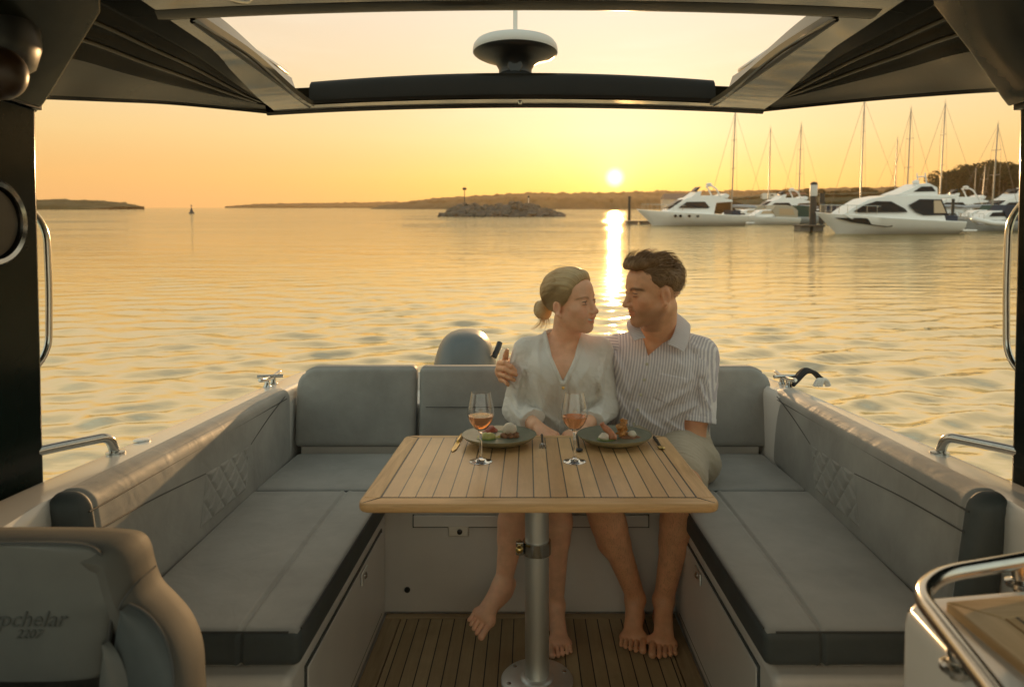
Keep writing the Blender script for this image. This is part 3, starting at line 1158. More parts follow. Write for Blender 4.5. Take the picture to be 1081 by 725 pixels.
    panes('amber_pane', amber, t, [(9.05, 2.66), (9.62, 2.66), (9.98, 1.68), (8.98, 1.68)], wf, .06)
    wh = lambda x, z: (1.9 * min(1, (x / 11.6 / .42)) ** .62) * (.86 + .115 * (z - .8) / .7) if x > 0 else 0
    panes('hull_window', glass, t, [(1.2, 1.30), (3.0, 1.30), (5.5, 1.12), (5.5, .62), (4.9, .58), (2.4, .95)], lambda x, z: wh(x, z) + .02, .06)
    wf2 = lambda x, z: 1.1 - .15 * (z - 3)
    house(MB(), [(6.0, 3.1), (7.2, 3.55), (8.1, 4.0), (8.9, 4.05), (9.6, 3.7), (9.6, 3.1)], wf2).build('sport_top', gel, t, bevel=.06)
    panes('top_window', glass, t, [(7.5, 3.35), (8.2, 3.78), (9.1, 3.8), (9.4, 3.4)], wf2)
    mb = MB().tube([(9.0, .5, 4.0), (8.8, .5, 4.9)], .05, 7)
    mb.tube([(9.0, -.5, 4.0), (8.8, -.5, 4.9)], .05, 7).tube([(8.8, -.5, 4.6), (8.8, .5, 4.6)], .05, 7)
    mb.build('light_mast', gel, t)
    MB().lathe([(.1, 4.0), (.26, 4.05), (.28, 4.22), (0, 4.38)], (8.4, 0, 0), 14).build('radar_dome', gel, t)
    MB().box(11.5, 12.7, -1.6, 1.6, .22, .36).build('swim_platform', gel, t, bevel=.04)
    MB().box(10.2, 11.3, -1.25, 1.25, .9, 1.5).build('sun_pad', canvas, t, bevel=.1)
    mb = MB()
    for sg in (1, -1):
        rail(mb, [(.4, sg * .03, 1.72), (1.2, sg * .85, 1.7), (2.6, sg * 1.45, 1.66), (4.4, sg * 1.75, 1.6)], 6)
    mb.build('bow_rail', steel, t)
    side_panel(MB(), [(.6, .10), (11.5, .10), (11.5, .24), (.5, .22)], lambda x, z: (1.9 * min(1, (max(x, .01) / 11.6 / .42)) ** .62) * .72, .02)
    place(t, 861, 55, R(5))

    # ---- small cabin boats between the two yachts
    def cabin_boat(label, px, d, rot, L, canvas_m, kind):
        t = thing('cabin_boat', label, 'boat', (0, 0, 0), 'small cabin boats moored in the marina', frame=I4)
        hull_mb(L, L * .33, 1.15, .8, bow_rake=.14).build('hull', grey if kind == 2 else gel, t)
        wf = lambda x, z: L * .13 - .16 * (z - 1) - max(0, L * .3 - x) * .12
        house(MB(), [(L * .22, 1.05), (L * .36, 1.75), (L * .55, 1.85), (L * .62, 1.0), (L * .3, .9)], wf).build('cabin', gel, t, bevel=.05)
        panes('cabin_window', amber if kind == 0 else glass, t, [(L * .34, 1.3), (L * .39, 1.66), (L * .54, 1.7), (L * .57, 1.3)], wf)
        house(MB(), [(L * .52, 1.75), (L * .58, 2.35), (L * .86, 2.25), (L * .95, 1.7), (L * .95, .8), (L * .60, .8)] if kind != 1 else [(L * .50, 2.2), (L * .56, 2.42), (L * .9, 2.36), (L * .93, 2.16)], lambda x, z: L * .145).build('canopy', canvas_m, t, bevel=.06)
        if kind == 0:
            panes('canopy_window', amber, t, [(L * .64, 1.15), (L * .64, 1.95), (L * .86, 1.9), (L * .9, 1.15)], lambda x, z: L * .145, .02)
        if kind == 1:
            mb = MB()
            for x in (.53, .9):
                for sg in (1, -1):
                    mb.tube([(L * x, sg * L * .13, .8), (L * x, sg * L * .14, 2.3)], .03, 6)
            mb.build('canopy_frame', steel, t)
        mb = MB()
        for sg in (1, -1):
            rail(mb, [(.25, sg * .02, 1.15), (L * .1, sg * L * .09, 1.13), (L * .25, sg * L * .145, 1.1)], 4, .02, .45)
        mb.build('bow_rail', steel, t)
        place(t, px, d, rot)
        return t
    cabin_boat('white cabin boat under a pale canopy with glowing side windows', 778, 84, R(4), 7.6, canvas_c, 0)
    cabin_boat('small white cuddy boat under a dark green canopy beside the tall pile', 806, 88, R(-4), 6.6, canvas_g, 2)
    cabin_boat('white launch with a flat cream bimini roof held on thin poles', 784, 100, R(10), 7.4, canvas_c, 1)
    cabin_boat('pale cabin cruiser lying behind the mooring pile', 838, 96, R(2), 7.0, canvas, 2)
    cabin_boat('grey hulled boat moored behind the stern of the sports cruiser', 1012, 62, R(3), 6.8, canvas, 2)
    cabin_boat('white day cruiser with dark canopy lying second behind the tall pile', 822, 118, R(-6), 7.8, canvas, 2)
    cabin_boat('white sedan cruiser under cream canopy tucked behind the flybridge yacht stern', 764, 96, R(12), 8.2, canvas_c, 0)
    cabin_boat('blue canopied boat half hidden between pile and cruiser bow', 868, 92, R(-8), 7.0, canvas, 2)
    cabin_boat('white boat with flat cream roof seen over the cruiser foredeck', 886, 104, R(6), 8.0, canvas_c, 1)
    cabin_boat('green canopied boat berthed past the cruiser swim platform', 1000, 78, R(-5), 7.4, canvas_g, 2)
    cabin_boat('white cruiser with amber canopy windows in front of the knoll', 1030, 92, R(4), 8.6, canvas_c, 0)
    cabin_boat('small white boat at the outer end of the long walkway pontoon', 742, 122, R(170), 7.0, canvas, 2)
    cabin_boat('navy canopied boat beside the dark roof pillar of the near boat', 1052, 70, R(-3), 7.6, canvas, 2)
    # inflatable tender hung up behind the cruiser
    t = thing('tender', 'small white tender with upturned bow on the pontoon behind the sports cruiser', 'dinghy', (0, 0, 0), frame=I4)
    mb = MB()
    mb.tube(smooth_path([(2.9, .6, .3), (1.2, .66, .34), (.3, .35, .55), (0, 0, .66), (.3, -.35, .55), (1.2, -.66, .34), (2.9, -.6, .3)], 6), .2, 10)
    mb.build('tube', gel, t)
    MB().box(.5, 2.8, -.5, .5, .15, .25).build('floor', grey, t)
    p = W(1029, HY, 57)
    t.matrix_world = Matrix.Translation((p.x, 57, .5)) @ Matrix.Rotation(R(4), 4, 'Z')

    # ---- sailing boats, each with mast, boom and rigging
    spar = pmat('mast_alloy', (.30, .27, .23), .4, .5)
    wire = pmat('rigging_wire', (.13, .11, .09), .5, .3)
    cover = pmat('sail_cover', (.36, .37, .40), .75, bump=(6, .4, .03))

    def sail_boat(label, px, pytop, d, rot, side=1, L=9.0, lean=0., cov=cover):
        top = SEA + (HY - pytop) * d / F
        t = thing('sailing_boat', label, 'sailing boat', (0, 0, 0), 'sailing boats in the marina', frame=I4)
        hull_mb(L, L * .31, 1.05, .85, bow_rake=.14).build('hull', gel, t)
        wf = lambda x, z: L * .10 - .2 * (z - .9) - max(0, L * .3 - x) * .1
        house(MB(), [(L * .27, .95), (L * .33, 1.38), (L * .62, 1.45), (L * .66, .9), (L * .3, .85)], wf).build('coachroof', gel, t, bevel=.04)
        panes('coachroof_window', glass, t, [(L * .37, 1.1), (L * .38, 1.28), (L * .58, 1.32), (L * .6, 1.1)], wf)
        mx = L * .42
        MB().tube([(mx, 0, .9), (mx + lean, 0, top)], [.105, .07], 10).build('mast', spar, t)
        mb = MB()
        for hh in (.45, .72):
            z = 1 + (top - 1) * hh
            mb.tube([(mx + lean * hh, -.75, z + .05), (mx + lean * hh, 0, z), (mx + lean * hh, .75, z + .05)], .035, 6)
        mb.build('spreader', spar, t)
        bm_ = MB().tube([(mx + .1, 0, 2.1), (mx + L * .40, 0, 2.0)], .07, 8).build('boom', spar, t)
        MB().tube(smooth_path([(mx + .15, 0, 2.3), (mx + L * .2, 0, 2.26), (mx + L * .39, 0, 2.12)], 5), [.1] + [.17] * 9 + [.08], 10).build('sail_cover', cov, t)
        mb = MB()
        mb.tube([(.25, 0, 1.1), (mx + lean * .98, 0, top - .15)], .022, 5)
        mb.tube([(L - .1, 0, .95), (mx + lean, 0, top - .05)], .016, 5)
        for sg in (1, -1):
            mb.tube([(mx + .2, sg * L * .14, 1.0), (mx + lean * .72, sg * .75, 1 + (top - 1) * .72), (mx + lean, 0, top - .3)], .014, 5)
        mb.build('rigging', wire, t)
        mb = MB().tube([(mx + lean, 0, top), (mx + lean, 0, top + .5)], .015, 5)
        mb.tube([(mx + lean - .25, 0, top + .12), (mx + lean + .2, 0, top + .12)], .012, 5)
        mb.build('masthead_gear', wire, t)
        p = W(px, HY, d)
        M_ = Matrix.Translation((p.x, d, 0)) @ Matrix.Rotation(rot, 4, 'Z') @ Matrix.Translation((-mx - lean * .5, 0, 0))
        t.matrix_world = M_
    sail_boat('sailing boat whose mast rises behind the flybridge yacht nearest the sun', 773, 119, 92, R(8), lean=.2)
    sail_boat('short masted sailing boat just beyond the dark green canopy', 811, 137, 112, R(-12))
    sail_boat('sailing boat with a lone mast between the green canopy and the tall pile', 843, 133, 108, R(15))
    sail_boat('tall masted sailing boat over the bow of the sports cruiser', 908, 107, 88, R(-8), L=10)
    sail_boat('small sailing boat with the shortest faint mast above the cruiser saloon', 944, 147, 128, R(172))
    sail_boat('sailing boat whose mast stands over the aft end of the cruiser roof', 957, 117, 96, R(6))
    sail_boat('sailing boat with the tallest dark mast in front of the low tree line', 992, 111, 90, R(-5), L=10, lean=.1)
    sail_boat('sailing boat with a bulky pale sail cover close to the dark boat pillar', 1048, 133, 84, R(185), lean=-.15, L=9.5)
    sail_boat('sailing boat with raked bare mast in front of the wooded knoll', 1037, 176, 120, R(20), L=7.5, lean=.3)
    sail_boat('little sailing dinghy with a stubby pale mast below the knoll trees', 1028, 178, 135, R(-30), L=7)


def make_pontoons():
    wood = pmat('weathered_timber', (.10, .082, .06), .85, var=(1.5, .3), bump=(6, .4, .03))
    dark = pmat('tarred_pile', (.026, .026, .022), .7, var=(1, .4), bump=(5, .5, .03))
    cap = pmat('pile_cap', (.58, .55, .50), .5)
    conc = pmat('float_concrete', (.16, .145, .12), .85, var=(.7, .25))

    def pile(label, px, ytop, ybase, r, d, capped):
        p = W(px, HY, d)
        zt = SEA + (HY - ytop) * d / F
        t = thing('mooring_pile', label, 'pile', (p.x, d, 0), 'mooring piles', frame=I4)
        MB().lathe([(r, -1.5), (r, 0), (r * .96, zt - (.8 if capped else 0)), (r * .9, zt)], (p.x, d, 0), 16).build('post', dark, t)
        if capped:
            MB().lathe([(r * 1.06, zt - 1.0), (r * 1.06, zt - .02), (r * .8, zt + .12), (0, zt + .2)], (p.x, d, 0), 16).build('cap', cap, t)
            MB().lathe([(r * 1.1, zt + .0), (r * .9, zt + .22), (0, zt + .3)], (p.x, d, 0), 16).build('lid', dark, t)
        MB().lathe([(r * 1.5, .28), (r * 1.5, .5), (r * 1.02, .5)], (p.x, d, 0), 14).build('guide_ring', MT['steel'], t)
    pile('thin black pile in the water beside the bow nearest the sun reflection', 664.5, 207.5, 236, .17, 85, False)
    pile('tall thick dark pile with a pale collar ahead of the sports cruiser bow', 858.5, 195.5, 243, .30, 62, True)
    pile('shorter dark pile just behind the pale collared one', 867.5, 204, 243, .24, 65, False)
    pile('slim pile among the boats past the cruiser stern', 1006, 210, 240, .16, 72, False)

    def pontoon(label, x0, x1, d, dep, zt):
        a, b = W(x0, HY, d).x, W(x1, HY, d).x
        t = thing('pontoon', label, 'pontoon', ((a + b) / 2, d, 0), 'floating pontoons', frame=I4)
        MB().box(a, b, d, d + dep, zt - .12, zt).build('deck', wood, t, bevel=.02)
        n = max(2, int((b - a) / 3))
        for k in range(n):
            xa = a + (b - a) * (k + .12) / n
            xb = a + (b - a) * (k + .88) / n
            MB().box(xa, xb, d + .12, d + dep - .12, -.3, zt - .122).build('float', conc, t, bevel=.03)
    pontoon('short low pontoon end beside the thin black pile', 661, 690, 84.0, 1.6, .42)
    pontoon('grey floating pontoon end under the pale collared pile', 845, 872, 60.5, 1.8, .55)
    pontoon('long walkway pontoon behind the moored motor boats', 690, 1000, 104, 2.2, .55)
    pontoon('pontoon behind the stern of the sports cruiser', 985, 1110, 66, 2.0, .6)


def make_haze():
    m = bpy.data.materials.new('evening_haze')
    nt = NG(m)
    g = N(nt)
    v = g.new('ShaderNodeVolumePrincipled')
    v.inputs['Color'].default_value = (.95, .70, .40, 1)
    v.inputs['Density'].default_value = HAZE
    v.inputs['Anisotropy'].default_value = .6
    o = g.new('ShaderNodeOutputMaterial')
    nt.links.new(v.outputs[0], o.inputs['Volume'])
    mb = MB().box(-1160, 1160, -1160, 1160, -1.6, 60)
    ob = mb.build('haze', m, frame=I4)
    tag(ob, 'thin warm evening haze over the bay', 'haze', kind='stuff')


HAZE = .0002
make_water()
make_land()
make_islet()
make_trees()
make_buildings()
make_yachts()
make_pontoons()
if HAZE:
    make_haze()
# ================================================================== our boat
XL, XR = -.488, .508           # inner faces of the side lockers
ZS = .435                      # seat height
YB = 2.348                     # face of the stern bench
GZ = .700                      # gunwale height


def half_beam(y):
    return float(np.interp(y, [-3.2, -2.2, -1, .5, 1.6, 2.8, 3.2], [.35, .80, 1.08, 1.165, 1.168, 1.135, 1.11]))


def make_boat():
    M = MT
    t = thing('motorboat', 'white open cockpit motorboat with dark roof pillars and teak sole, the boat everyone sits in', 'motorboat', (0, 1.5, 0))
    # hull shell: outside of both sides, transom
    ys = list(np.linspace(-3.2, 3.2, 34))
    rows = []
    for y in ys:
        b = half_beam(y)
        rows.append([(0, y, -1.15), (-b * .55, y, -.98), (-b * .90, y, -.62), (-b * .985, y, -.1), (-b - .012, y, .40), (-b - .006, y, .58), (-b + .004, y, .655), (-b + .022, y, GZ - .012), (-b + .05, y, GZ)])
    mb = MB().loft(rows)
    mb.loft([[(-p[0], p[1], p[2]) for p in r] for r in rows])
    last = rows[-1]
    tr = [p for p in last] + [(-p[0], p[1], p[2]) for p in last[::-1]]
    mb.add(tr, [tuple(range(len(tr)))])
    mb.build('hull', M['gel'], t)
    # gunwale tops and the cockpit liner
    for sg in (-1, 1):
        rows = []
        for y in np.linspace(-1.5, 3.2, 30):
            b = half_beam(y) * sg
            i = (half_beam(y) - (.165 if y > 1.3 else .19)) * sg
            rows.append([(b - .0495 * sg, y, GZ + .0005), (b - .075 * sg, y, GZ + .004), (i + .012 * sg, y, GZ + .004), (i, y, GZ - .008), (i - .004 * sg, y, GZ - .03), (i - .004 * sg, y, .0)])
        MB().loft(rows).build('gunwale', M['gel'], t)
    # aft deck between transom and backrest
    MB().box(-1.0, 1.0, 2.86, 3.19, .48, .62).build('aft_deck', M['gel'], t, bevel=.02)
    MB().box(-.95, .95, 3.2, 4.02, -.14, -.05).build('swim_platform', M['gel'], t, bevel=.03)
    MB().box(-1.06, 1.06, -1.5, 2.40, -.10, -.006).build('cockpit_liner', M['gel_dull'], t)
    # teak sole with a mitred border
    sole = MB()
    x0, x1, y0, y1 = XL + .004, XR - .004, .1, YB - .003
    bw = .052
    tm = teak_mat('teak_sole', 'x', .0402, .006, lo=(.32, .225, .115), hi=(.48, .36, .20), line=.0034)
    wb = wood_mat('teak_border', (.30, .21, .11), (.45, .33, .185), 'x')
    wby = wood_mat('teak_border_long', (.30, .21, .11), (.45, .33, .185), 'y')
    sole.box(x0 + bw + .004, x1 - bw - .004, y0, y1 - bw * .62 - .004, -.004, .004)
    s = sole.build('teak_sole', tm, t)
    MB().box(x0, x1, y1 - bw * .62, y1, -.004, .0045).build('border_plank', wb, s, bevel=.001)
    MB().box(x0, x0 + bw, y0, y1 - bw * .62 - .004, -.004, .0045).build('border_plank', wby, s, bevel=.001)
    MB().box(x1 - bw, x1, y0, y1 - bw * .62 - .004, -.004, .0045).build('border_plank', wby, s, bevel=.001)
    MB().box(x0, x1, y0, y1, -.0055, -.003).build('caulking', M['black_trim'], s)

    # ---- roof pillars with flared heads
    for sg in (-1, 1):
        xo = 1.187
        mb = MB()
        rows = []
        for z, dy in ((.60, .010), (.9, .0), (1.2, -.01), (1.45, -.018), (1.568, -.02)):
            xi = 1.162
            rows.append([(sg * xi, 1.0, z), (sg * xi, 1.63 + dy, z), (sg * (xi + .012), 1.642 + dy, z), (sg * (xo + .05), 1.645 + dy, z), (sg * (xo + .07), 1.60 + dy, z), (sg * (xo + .07), 1.0, z)])
        mb.loft(rows, 0, True, True)
        p = mb.build('roof_pillar', M['post'], t, bevel=.006)
        # flared gusset up to the roof
        g0 = [P(36, 119, 1.625), P(44, 110, 1.61), P(52, 98, 1.59), P(78, 55, 1.50), P(104, 13, 1.42), P(104, -18, 1.30)] if sg < 0 else [P(1066, 112, 1.625), P(1059, 103, 1.61), P(1052, 92, 1.59), P(1024, 52, 1.50), P(988, 6, 1.42), P(984, -22, 1.30)]
        up = [(q.x, q.y, q.z) for q in g0]
        rows = []
        for k, q in enumerate(up):
            rows.append([q, (q[0] + sg * .004, q[1] + .012, q[2] + .004), (q[0] + sg * .10, q[1] + .02, q[2] + .07), (q[0] + sg * .32, q[1] + .0, q[2] + .06)])
        back = []
        for k, q in enumerate(up):
            back.append([q, (q[0] + sg * (.004 + .012 * k), q[1] - .25, q[2] + .0), (q[0] + sg * (.01 + .02 * k), q[1] - .62, q[2] + .01)])
        m2 = MB().loft(rows)
        m2.loft(back)
        m2.build('gusset', M['gusset'], p)
        lp = MB().box(min(sg * 1.158, sg * 1.262), max(sg * 1.158, sg * 1.262), 1.0, 1.629, 1.569, 1.585)
        lp.build('joint_strip', M['black_trim'], p, bevel=.003)
        xx = sorted((sg * 1.175, sg * 1.255))
        MB().box(xx[0], xx[1], -.2, 1.54, 1.5855, 1.90).build('roof_side_rail', M['post'], p, bevel=.01)
        # tall stainless grab rail on the after side of the pillar
        za, zb = (1.355, .925) if sg < 0 else (1.375, .915)
        path = fillet_path([(sg * 1.20, 1.62, za), (sg * 1.194, 1.692, za - .06), (sg * 1.190, 1.696, (za + zb) / 2), (sg * 1.188, 1.692, zb + .06), (sg * 1.196, 1.62, zb)], .05, 6)
        MB().tube(path, .0080, 12).build('grab_rail', M['steel'], t)
        # low handrail on the gunwale
        yb = 1.80
        x = sg * 1.09
        path = fillet_path([(x, yb + .005, GZ), (x + sg * .006, yb - .012, GZ + .052), (x + sg * .078, yb - .16, GZ + .056), (x + sg * .150, yb - .32, GZ + .05), (x + sg * .152, yb - .33, GZ - .02)], .04, 8)
        hr = MB().tube(path, .0125, 14)
        hr.lathe([(.024, GZ + .003), (.024, GZ + .008), (.014, GZ + .011)], (x, yb + .005, 0), 18)
        hr.build('handrail', M['steel'], t)
        # mooring cleat
        cx, cy = sg * 1.068, 2.83
        cl = MB()
        for dy in (-.035, .035):
            cl.lathe([(.017, GZ + .003), (.011, GZ + .012), (.009, GZ + .028)], (cx, cy + dy, 0), 12)
        cl.tube(smooth_path([(cx - sg * .0, cy - .115, GZ + .043), (cx, cy - .06, GZ + .036), (cx, cy, GZ + .034), (cx, cy + .06, GZ + .036), (cx, cy + .115, GZ + .043)], 4), [.006] + [.0095] * 15 + [.006], 10)
        cl.tube([(cx - .05, cy - .01, GZ + .040), (cx + .05, cy + .01, GZ + .040)], .007, 10)
        cl.build('cleat', M['steel'], t)
    # helm console and forward bulkhead behind the camera
    MB().box(-1.06, 1.06, -1.55, -1.15, 0, 1.02).build('console', M['gel'], t, bevel=.03)
    mb = MB()
    for xa, xb in ((-1.08, -.36), (-.33, .33), (.36, 1.08)):
        mb.box(xa, xb, -1.50, -1.47, 1.02, 1.10)
    mb.box(-1.08, 1.08, -1.52, -1.45, 1.10, 1.14)
    for x in (-1.06, -.345, .345, 1.06):
        mb.box(x - .02, x + .02, -1.50, -1.46, 1.14, 1.86)
    mb.build('windscreen_frame', M['post'], t)
    # filler cap on one gunwale, small drain on the liner
    MB().lathe([(.022, GZ + .0045), (.022, GZ + .0075), (.019, GZ + .009), (0, GZ + .009)], (P(147, 467, 1.9).x - .01, 1.93, 0), 20).build('filler_cap', M['steel_brushed'], t)
    # speaker ring on one pillar
    cy, cz = 1.466, 1.2 + (280 - 235) * 1.466 / 720
    Mx = Matrix.Rotation(R(90), 4, 'Y')
    sp = MB().lathe([(.0, .012), (.074, .010), (.078, .004)], (-1.161, cy, cz), 36, M=Mx).build('speaker', M['black_trim'], t)
    MB().lathe([(.078, .0), (.080, .018), (.088, .022), (.097, .014), (.099, .0)], (-1.161, cy, cz), 40, M=Mx).build('trim_ring', M['steel'], sp)
    return t


def make_hardtop():
    M = MT
    t = thing('hardtop', 'glossy dark hardtop roof with an open sunroof and bronze grooved wings', 'boat roof', (0, 2, 1.85))
    ZR = 1.85
    yA, yF = 2.78, -.9                  # after edge and forward end
    # sunroof opening (underside), trapezoid
    o_fl, o_fr = (-.885, 1.80), (.815, 1.80)
    o_al, o_ar = (-.835, 2.63), (.715, 2.63)
    th = .105

    def arc(x, k=.03):
        return -k * (x / .95) ** 2

    def zc(x, y):
        t_ = min(1, max(0, (y - 2.05) / .52))
        return ZR + .03 + arc(x) - .040 * t_ * t_ * (3 - 2 * t_)

    # liner around the opening: forward panel, two side strips, after strip; all follow a slight camber
    def sheet(name, quads, mat, n=14, thick=.0):
        mb = MB()
        for (a, b, c, d) in quads:
            rows = []
            for i in range(n + 1):
                u = i / n
                row = []
                for j in range(n + 1):
                    v = j / n
                    x = (a[0] * (1 - u) + b[0] * u) * (1 - v) + (d[0] * (1 - u) + c[0] * u) * v
                    y = (a[1] * (1 - u) + b[1] * u) * (1 - v) + (d[1] * (1 - u) + c[1] * u) * v
                    row.append((x, y, zc(x, y)))
                rows.append(row)
            mb.loft(rows)
        return mb.build(name, mat, t)
    xb = lambda y: float(np.interp(y, [-.9, 1.67, 2.03, 2.74], [-.95, -.95, -.945, -1.00]))
    bl = lambda y: xb(y)
    br = lambda y: float(np.interp(y, [-.9, 1.67, 2.03, 2.74], [.95, .93, .915, .93]))
    lin = sheet('liner', [
        ((bl(yF), yF), (br(yF), yF), (br(1.80), 1.80), (bl(1.80), 1.80)),
        ((bl(1.80), 1.80), (o_fl[0], 1.80), (o_al[0], 2.63), (bl(2.63), 2.63)),
        ((o_fr[0], 1.80), (br(1.80), 1.80), (br(2.63), 2.63), (o_ar[0], 2.63)),
        ((bl(2.63), 2.63), (br(2.63), 2.63), (br(2.78), 2.71), (bl(2.78), 2.71)),
    ], M['roof'], 16)
    # walls of the opening
    z0 = lambda x: zc(x, 2.63) + .0006

    def wall(name, a, b, mat, par, lean=0., zz=(0, 1)):
        rows = []
        n = 20
        for i in range(n + 1):
            u = i / n
            x, y = a[0] * (1 - u) + b[0] * u, a[1] * (1 - u) + b[1] * u
            lo, hi = z0(x) + th * zz[0], z0(x) + th * zz[1]
            rows.append([(x, y, lo), (x, y, lo * .5 + hi * .5), (x, y, hi)])
        return rows
    mb = MB().loft(wall('', o_al, o_ar, None, None))
    # the after coaming is a rounded black bar proud of the liner
    rows = []
    for i in range(31):
        u = i / 30
        x = -.838 + (.72 + .838) * u
        zb = zc(x, 2.65) + .004
        ztop = zb + .088 + .012 * (1 - (2 * u - 1) ** 2)
        row = []
        for a_, b_ in ((2.665, zb), (2.628, zb), (2.614, zb + .010), (2.613, zb + .05), (2.622, ztop - .016), (2.64, ztop), (2.68, ztop + .002), (2.70, ztop - .03)):
            row.append((x, a_, b_))
        rows.append(row)
    c = MB().loft(rows, 0, False, True).build('after_coaming', M['coaming'], t)
    # side tracks of the opening
    for (f, a) in ((o_fl, o_al), (o_fr, o_ar)):
        sg = -1 if f[0] < 0 else 1
        rows = []
        for i in range(25):
            u = i / 24
            x, y = f[0] * (1 - u) + a[0] * u, f[1] * (1 - u) + a[1] * u
            z = zc(x, y)
            rows.append([(x + sg * .010, y, z - .0015), (x, y, z - .010), (x - sg * .012, y, z - .006), (x - sg * .014, y, z + .012), (x + sg * .012, y, z + .022), (x + sg * .05, y, z + .030), (x + sg * .058, y, z + .055), (x + sg * .075, y, z + .105)])
        MB().loft(rows).build('sunroof_track', M['roof'], t)
        rows = []
        for i in range(25):
            u = i / 24
            x, y = f[0] * (1 - u) + a[0] * u, f[1] * (1 - u) + a[1] * u
            z = zc(x, y)
            rows.append([(x + sg * .020, y, z + .0265), (x + sg * .022, y, z + .034), (x + sg * .036, y, z + .036), (x + sg * .040, y, z + .030)])
        MB().loft(rows).build('track_seal', M['black_trim'], t)
        MB().tube([(f[0] + sg * .004, f[1] + .01, zc(*f) - .006), (a[0] + sg * .004, a[1] - .01, zc(*a) - .006)], .008, 10).build('track_edge', M['black_trim'], t)
    # forward edge of the opening: soft rounded lip in a shallow arc
    rows = []
    for i in range(41):
        u = i / 40
        x = o_fl[0] - .09 + (o_fr[0] - o_fl[0] + .18) * u
        y = 1.80 + .012 * math.sin(math.pi * u)
        z = ZR + .03 + arc(x)
        rows.append([(x, y - .06, z - .001), (x, y - .02, z - .008), (x, y, z - .004), (x, y + .004, z + .006), (x, y - .002, z + .016), (x, y - .04, z + .022)])
    MB().loft(rows, 0, False, True).build('forward_lip', M['roof_mid'], t)
    # wings: sloped black panels with three pressed grooves, bronze fascia along the outer edge
    for sg in (-1, 1):
        edge_pts = [P(-60, 94, 1.25), P(37, 100, 1.655), P(110, 103.5, 1.93), P(190, 108, 2.30), P(285, 117.5, 2.775)] if sg < 0 else [P(1160, 88, 1.25), P(1056, 92.5, 1.655), P(985, 97.5, 1.93), P(900, 105, 2.30), P(797, 116, 2.775)]
        fa_pts = [P(-60, 40, 1.25), P(75, 62, 1.62), P(140, 80, 1.90), P(210, 97, 2.28), P(288, 113.5, 2.77)] if sg < 0 else [P(1160, 34, 1.25), P(1018, 56, 1.62), P(955, 73, 1.90), P(880, 92, 2.28), P(795, 112.5, 2.77)]
        E = smooth_path(edge_pts, 8)
        Fp = smooth_path(fa_pts, 8)
        rows, rowsf, rowse = [], [], []
        n = len(E)
        for i in range(n):
            e, f = E[i], Fp[i]
            y = f.y
            xi = bl(y) if sg < 0 else br(y)
            top = Vector((xi, y, zc(xi, y) + .001))
            row = []
            K = 36
            for k in range(K + 1):
                u = k / K
                p = f.lerp(top, u)
                # pressed grooves
                for c_ in (.12, .34, .60):
                    w_ = .035
                    d_ = math.exp(-((u - c_) / w_) ** 2)
                    p.z += .010 * d_ * min(1, (top - f).length / .12)
                p.z += .016 * math.sin(math.pi * u)
                row.append(p)
            rows.append(row)
            fm = e.lerp(f, .5) + Vector((sg * .012, 0, -.004))
            rowsf.append([e, e.lerp(fm, .5), fm, fm.lerp(f, .5), f + Vector((0, 0, .0015))])
            rowse.append([e, e + Vector((sg * .008, .004, -.010)), e + Vector((sg * .022, .01, -.008)), e + Vector((sg * .03, .012, .004)), e + Vector((sg * .03, .02, .09))])
        w = MB().loft(rows).build('roof_wing', M['roof_dark'], t)
        MB().loft(rowsf).build('fascia', M['roof_mid'], w)
        MB().loft(rowse).build('edge_trim', M['roof_dark'], w)
        # raised stripes between the grooves
        for c_, r_ in ((.235, .006), (.47, .006)):
            pts = [Vector(rows[i][int(c_ * 36)]) + Vector((0, 0, -.002)) for i in range(3, n - 3)]
            MB().tube(pts, r_, 8).build('wing_rib', M['roof_mid'], w)
    # after edge closing strip under the coaming
    rows = []
    for i in range(41):
        u = i / 40
        x = -1.035 + (.935 + 1.035) * u
        z = zc(x, 2.7)
        y = 2.705 + .02 * math.sin(math.pi * u)
        rows.append([(x, y - .01, z - .001), (x, y + .004, z - .010), (x, y + .018, z - .008), (x, y + .024, z + .004), (x, y + .02, z + .05), (x, y - .02, z + .085)])
    MB().loft(rows, 0, False, True).build('after_edge', M['roof_mid'], t)
    # outer skin above, with the same opening
    mb = MB()
    ztop = ZR + .03 + th + .012
    for (x0, x1, x2, x3, y0, y1) in ((-1.22, 1.20, 1.16, -1.19, yF, 1.72), (-1.19, -.985, -.93, -1.05, 1.72, 2.66), (.92, 1.16, .95, .82, 1.72, 2.66)):
        rows = []
        for j in range(9):
            v = j / 8
            y = y0 + (y1 - y0) * v
            xa, xb_ = x0 * (1 - v) + x3 * v, x1 * (1 - v) + x2 * v
            row = []
            for k in range(13):
                x = xa + (xb_ - xa) * k / 12
                zz = ztop + arc(x, .05)
                if abs(x) > 1.0:
                    zz -= (abs(x) - 1.0) * .35
                row.append((x, y, zz))
            rows.append(row)
        mb.loft(rows)
    mb.build('roof_skin', M['gel_dull'], t, solidify=.012)
    # little ceiling lamp and button
    MB().lathe([(0, -.012), (.022, -.011), (.030, -.004), (.034, 0)], (P(253, 1, 1.69).x, 1.69, ZR + .03 + arc(.7)), 24).build('ceiling_lamp', M['steel'], t)
    MB().lathe([(0, -.008), (.007, -.007), (.010, 0)], (-.03, 2.68, zc(0, 2.68)), 14).build('stud', M['steel'], t)
    return t


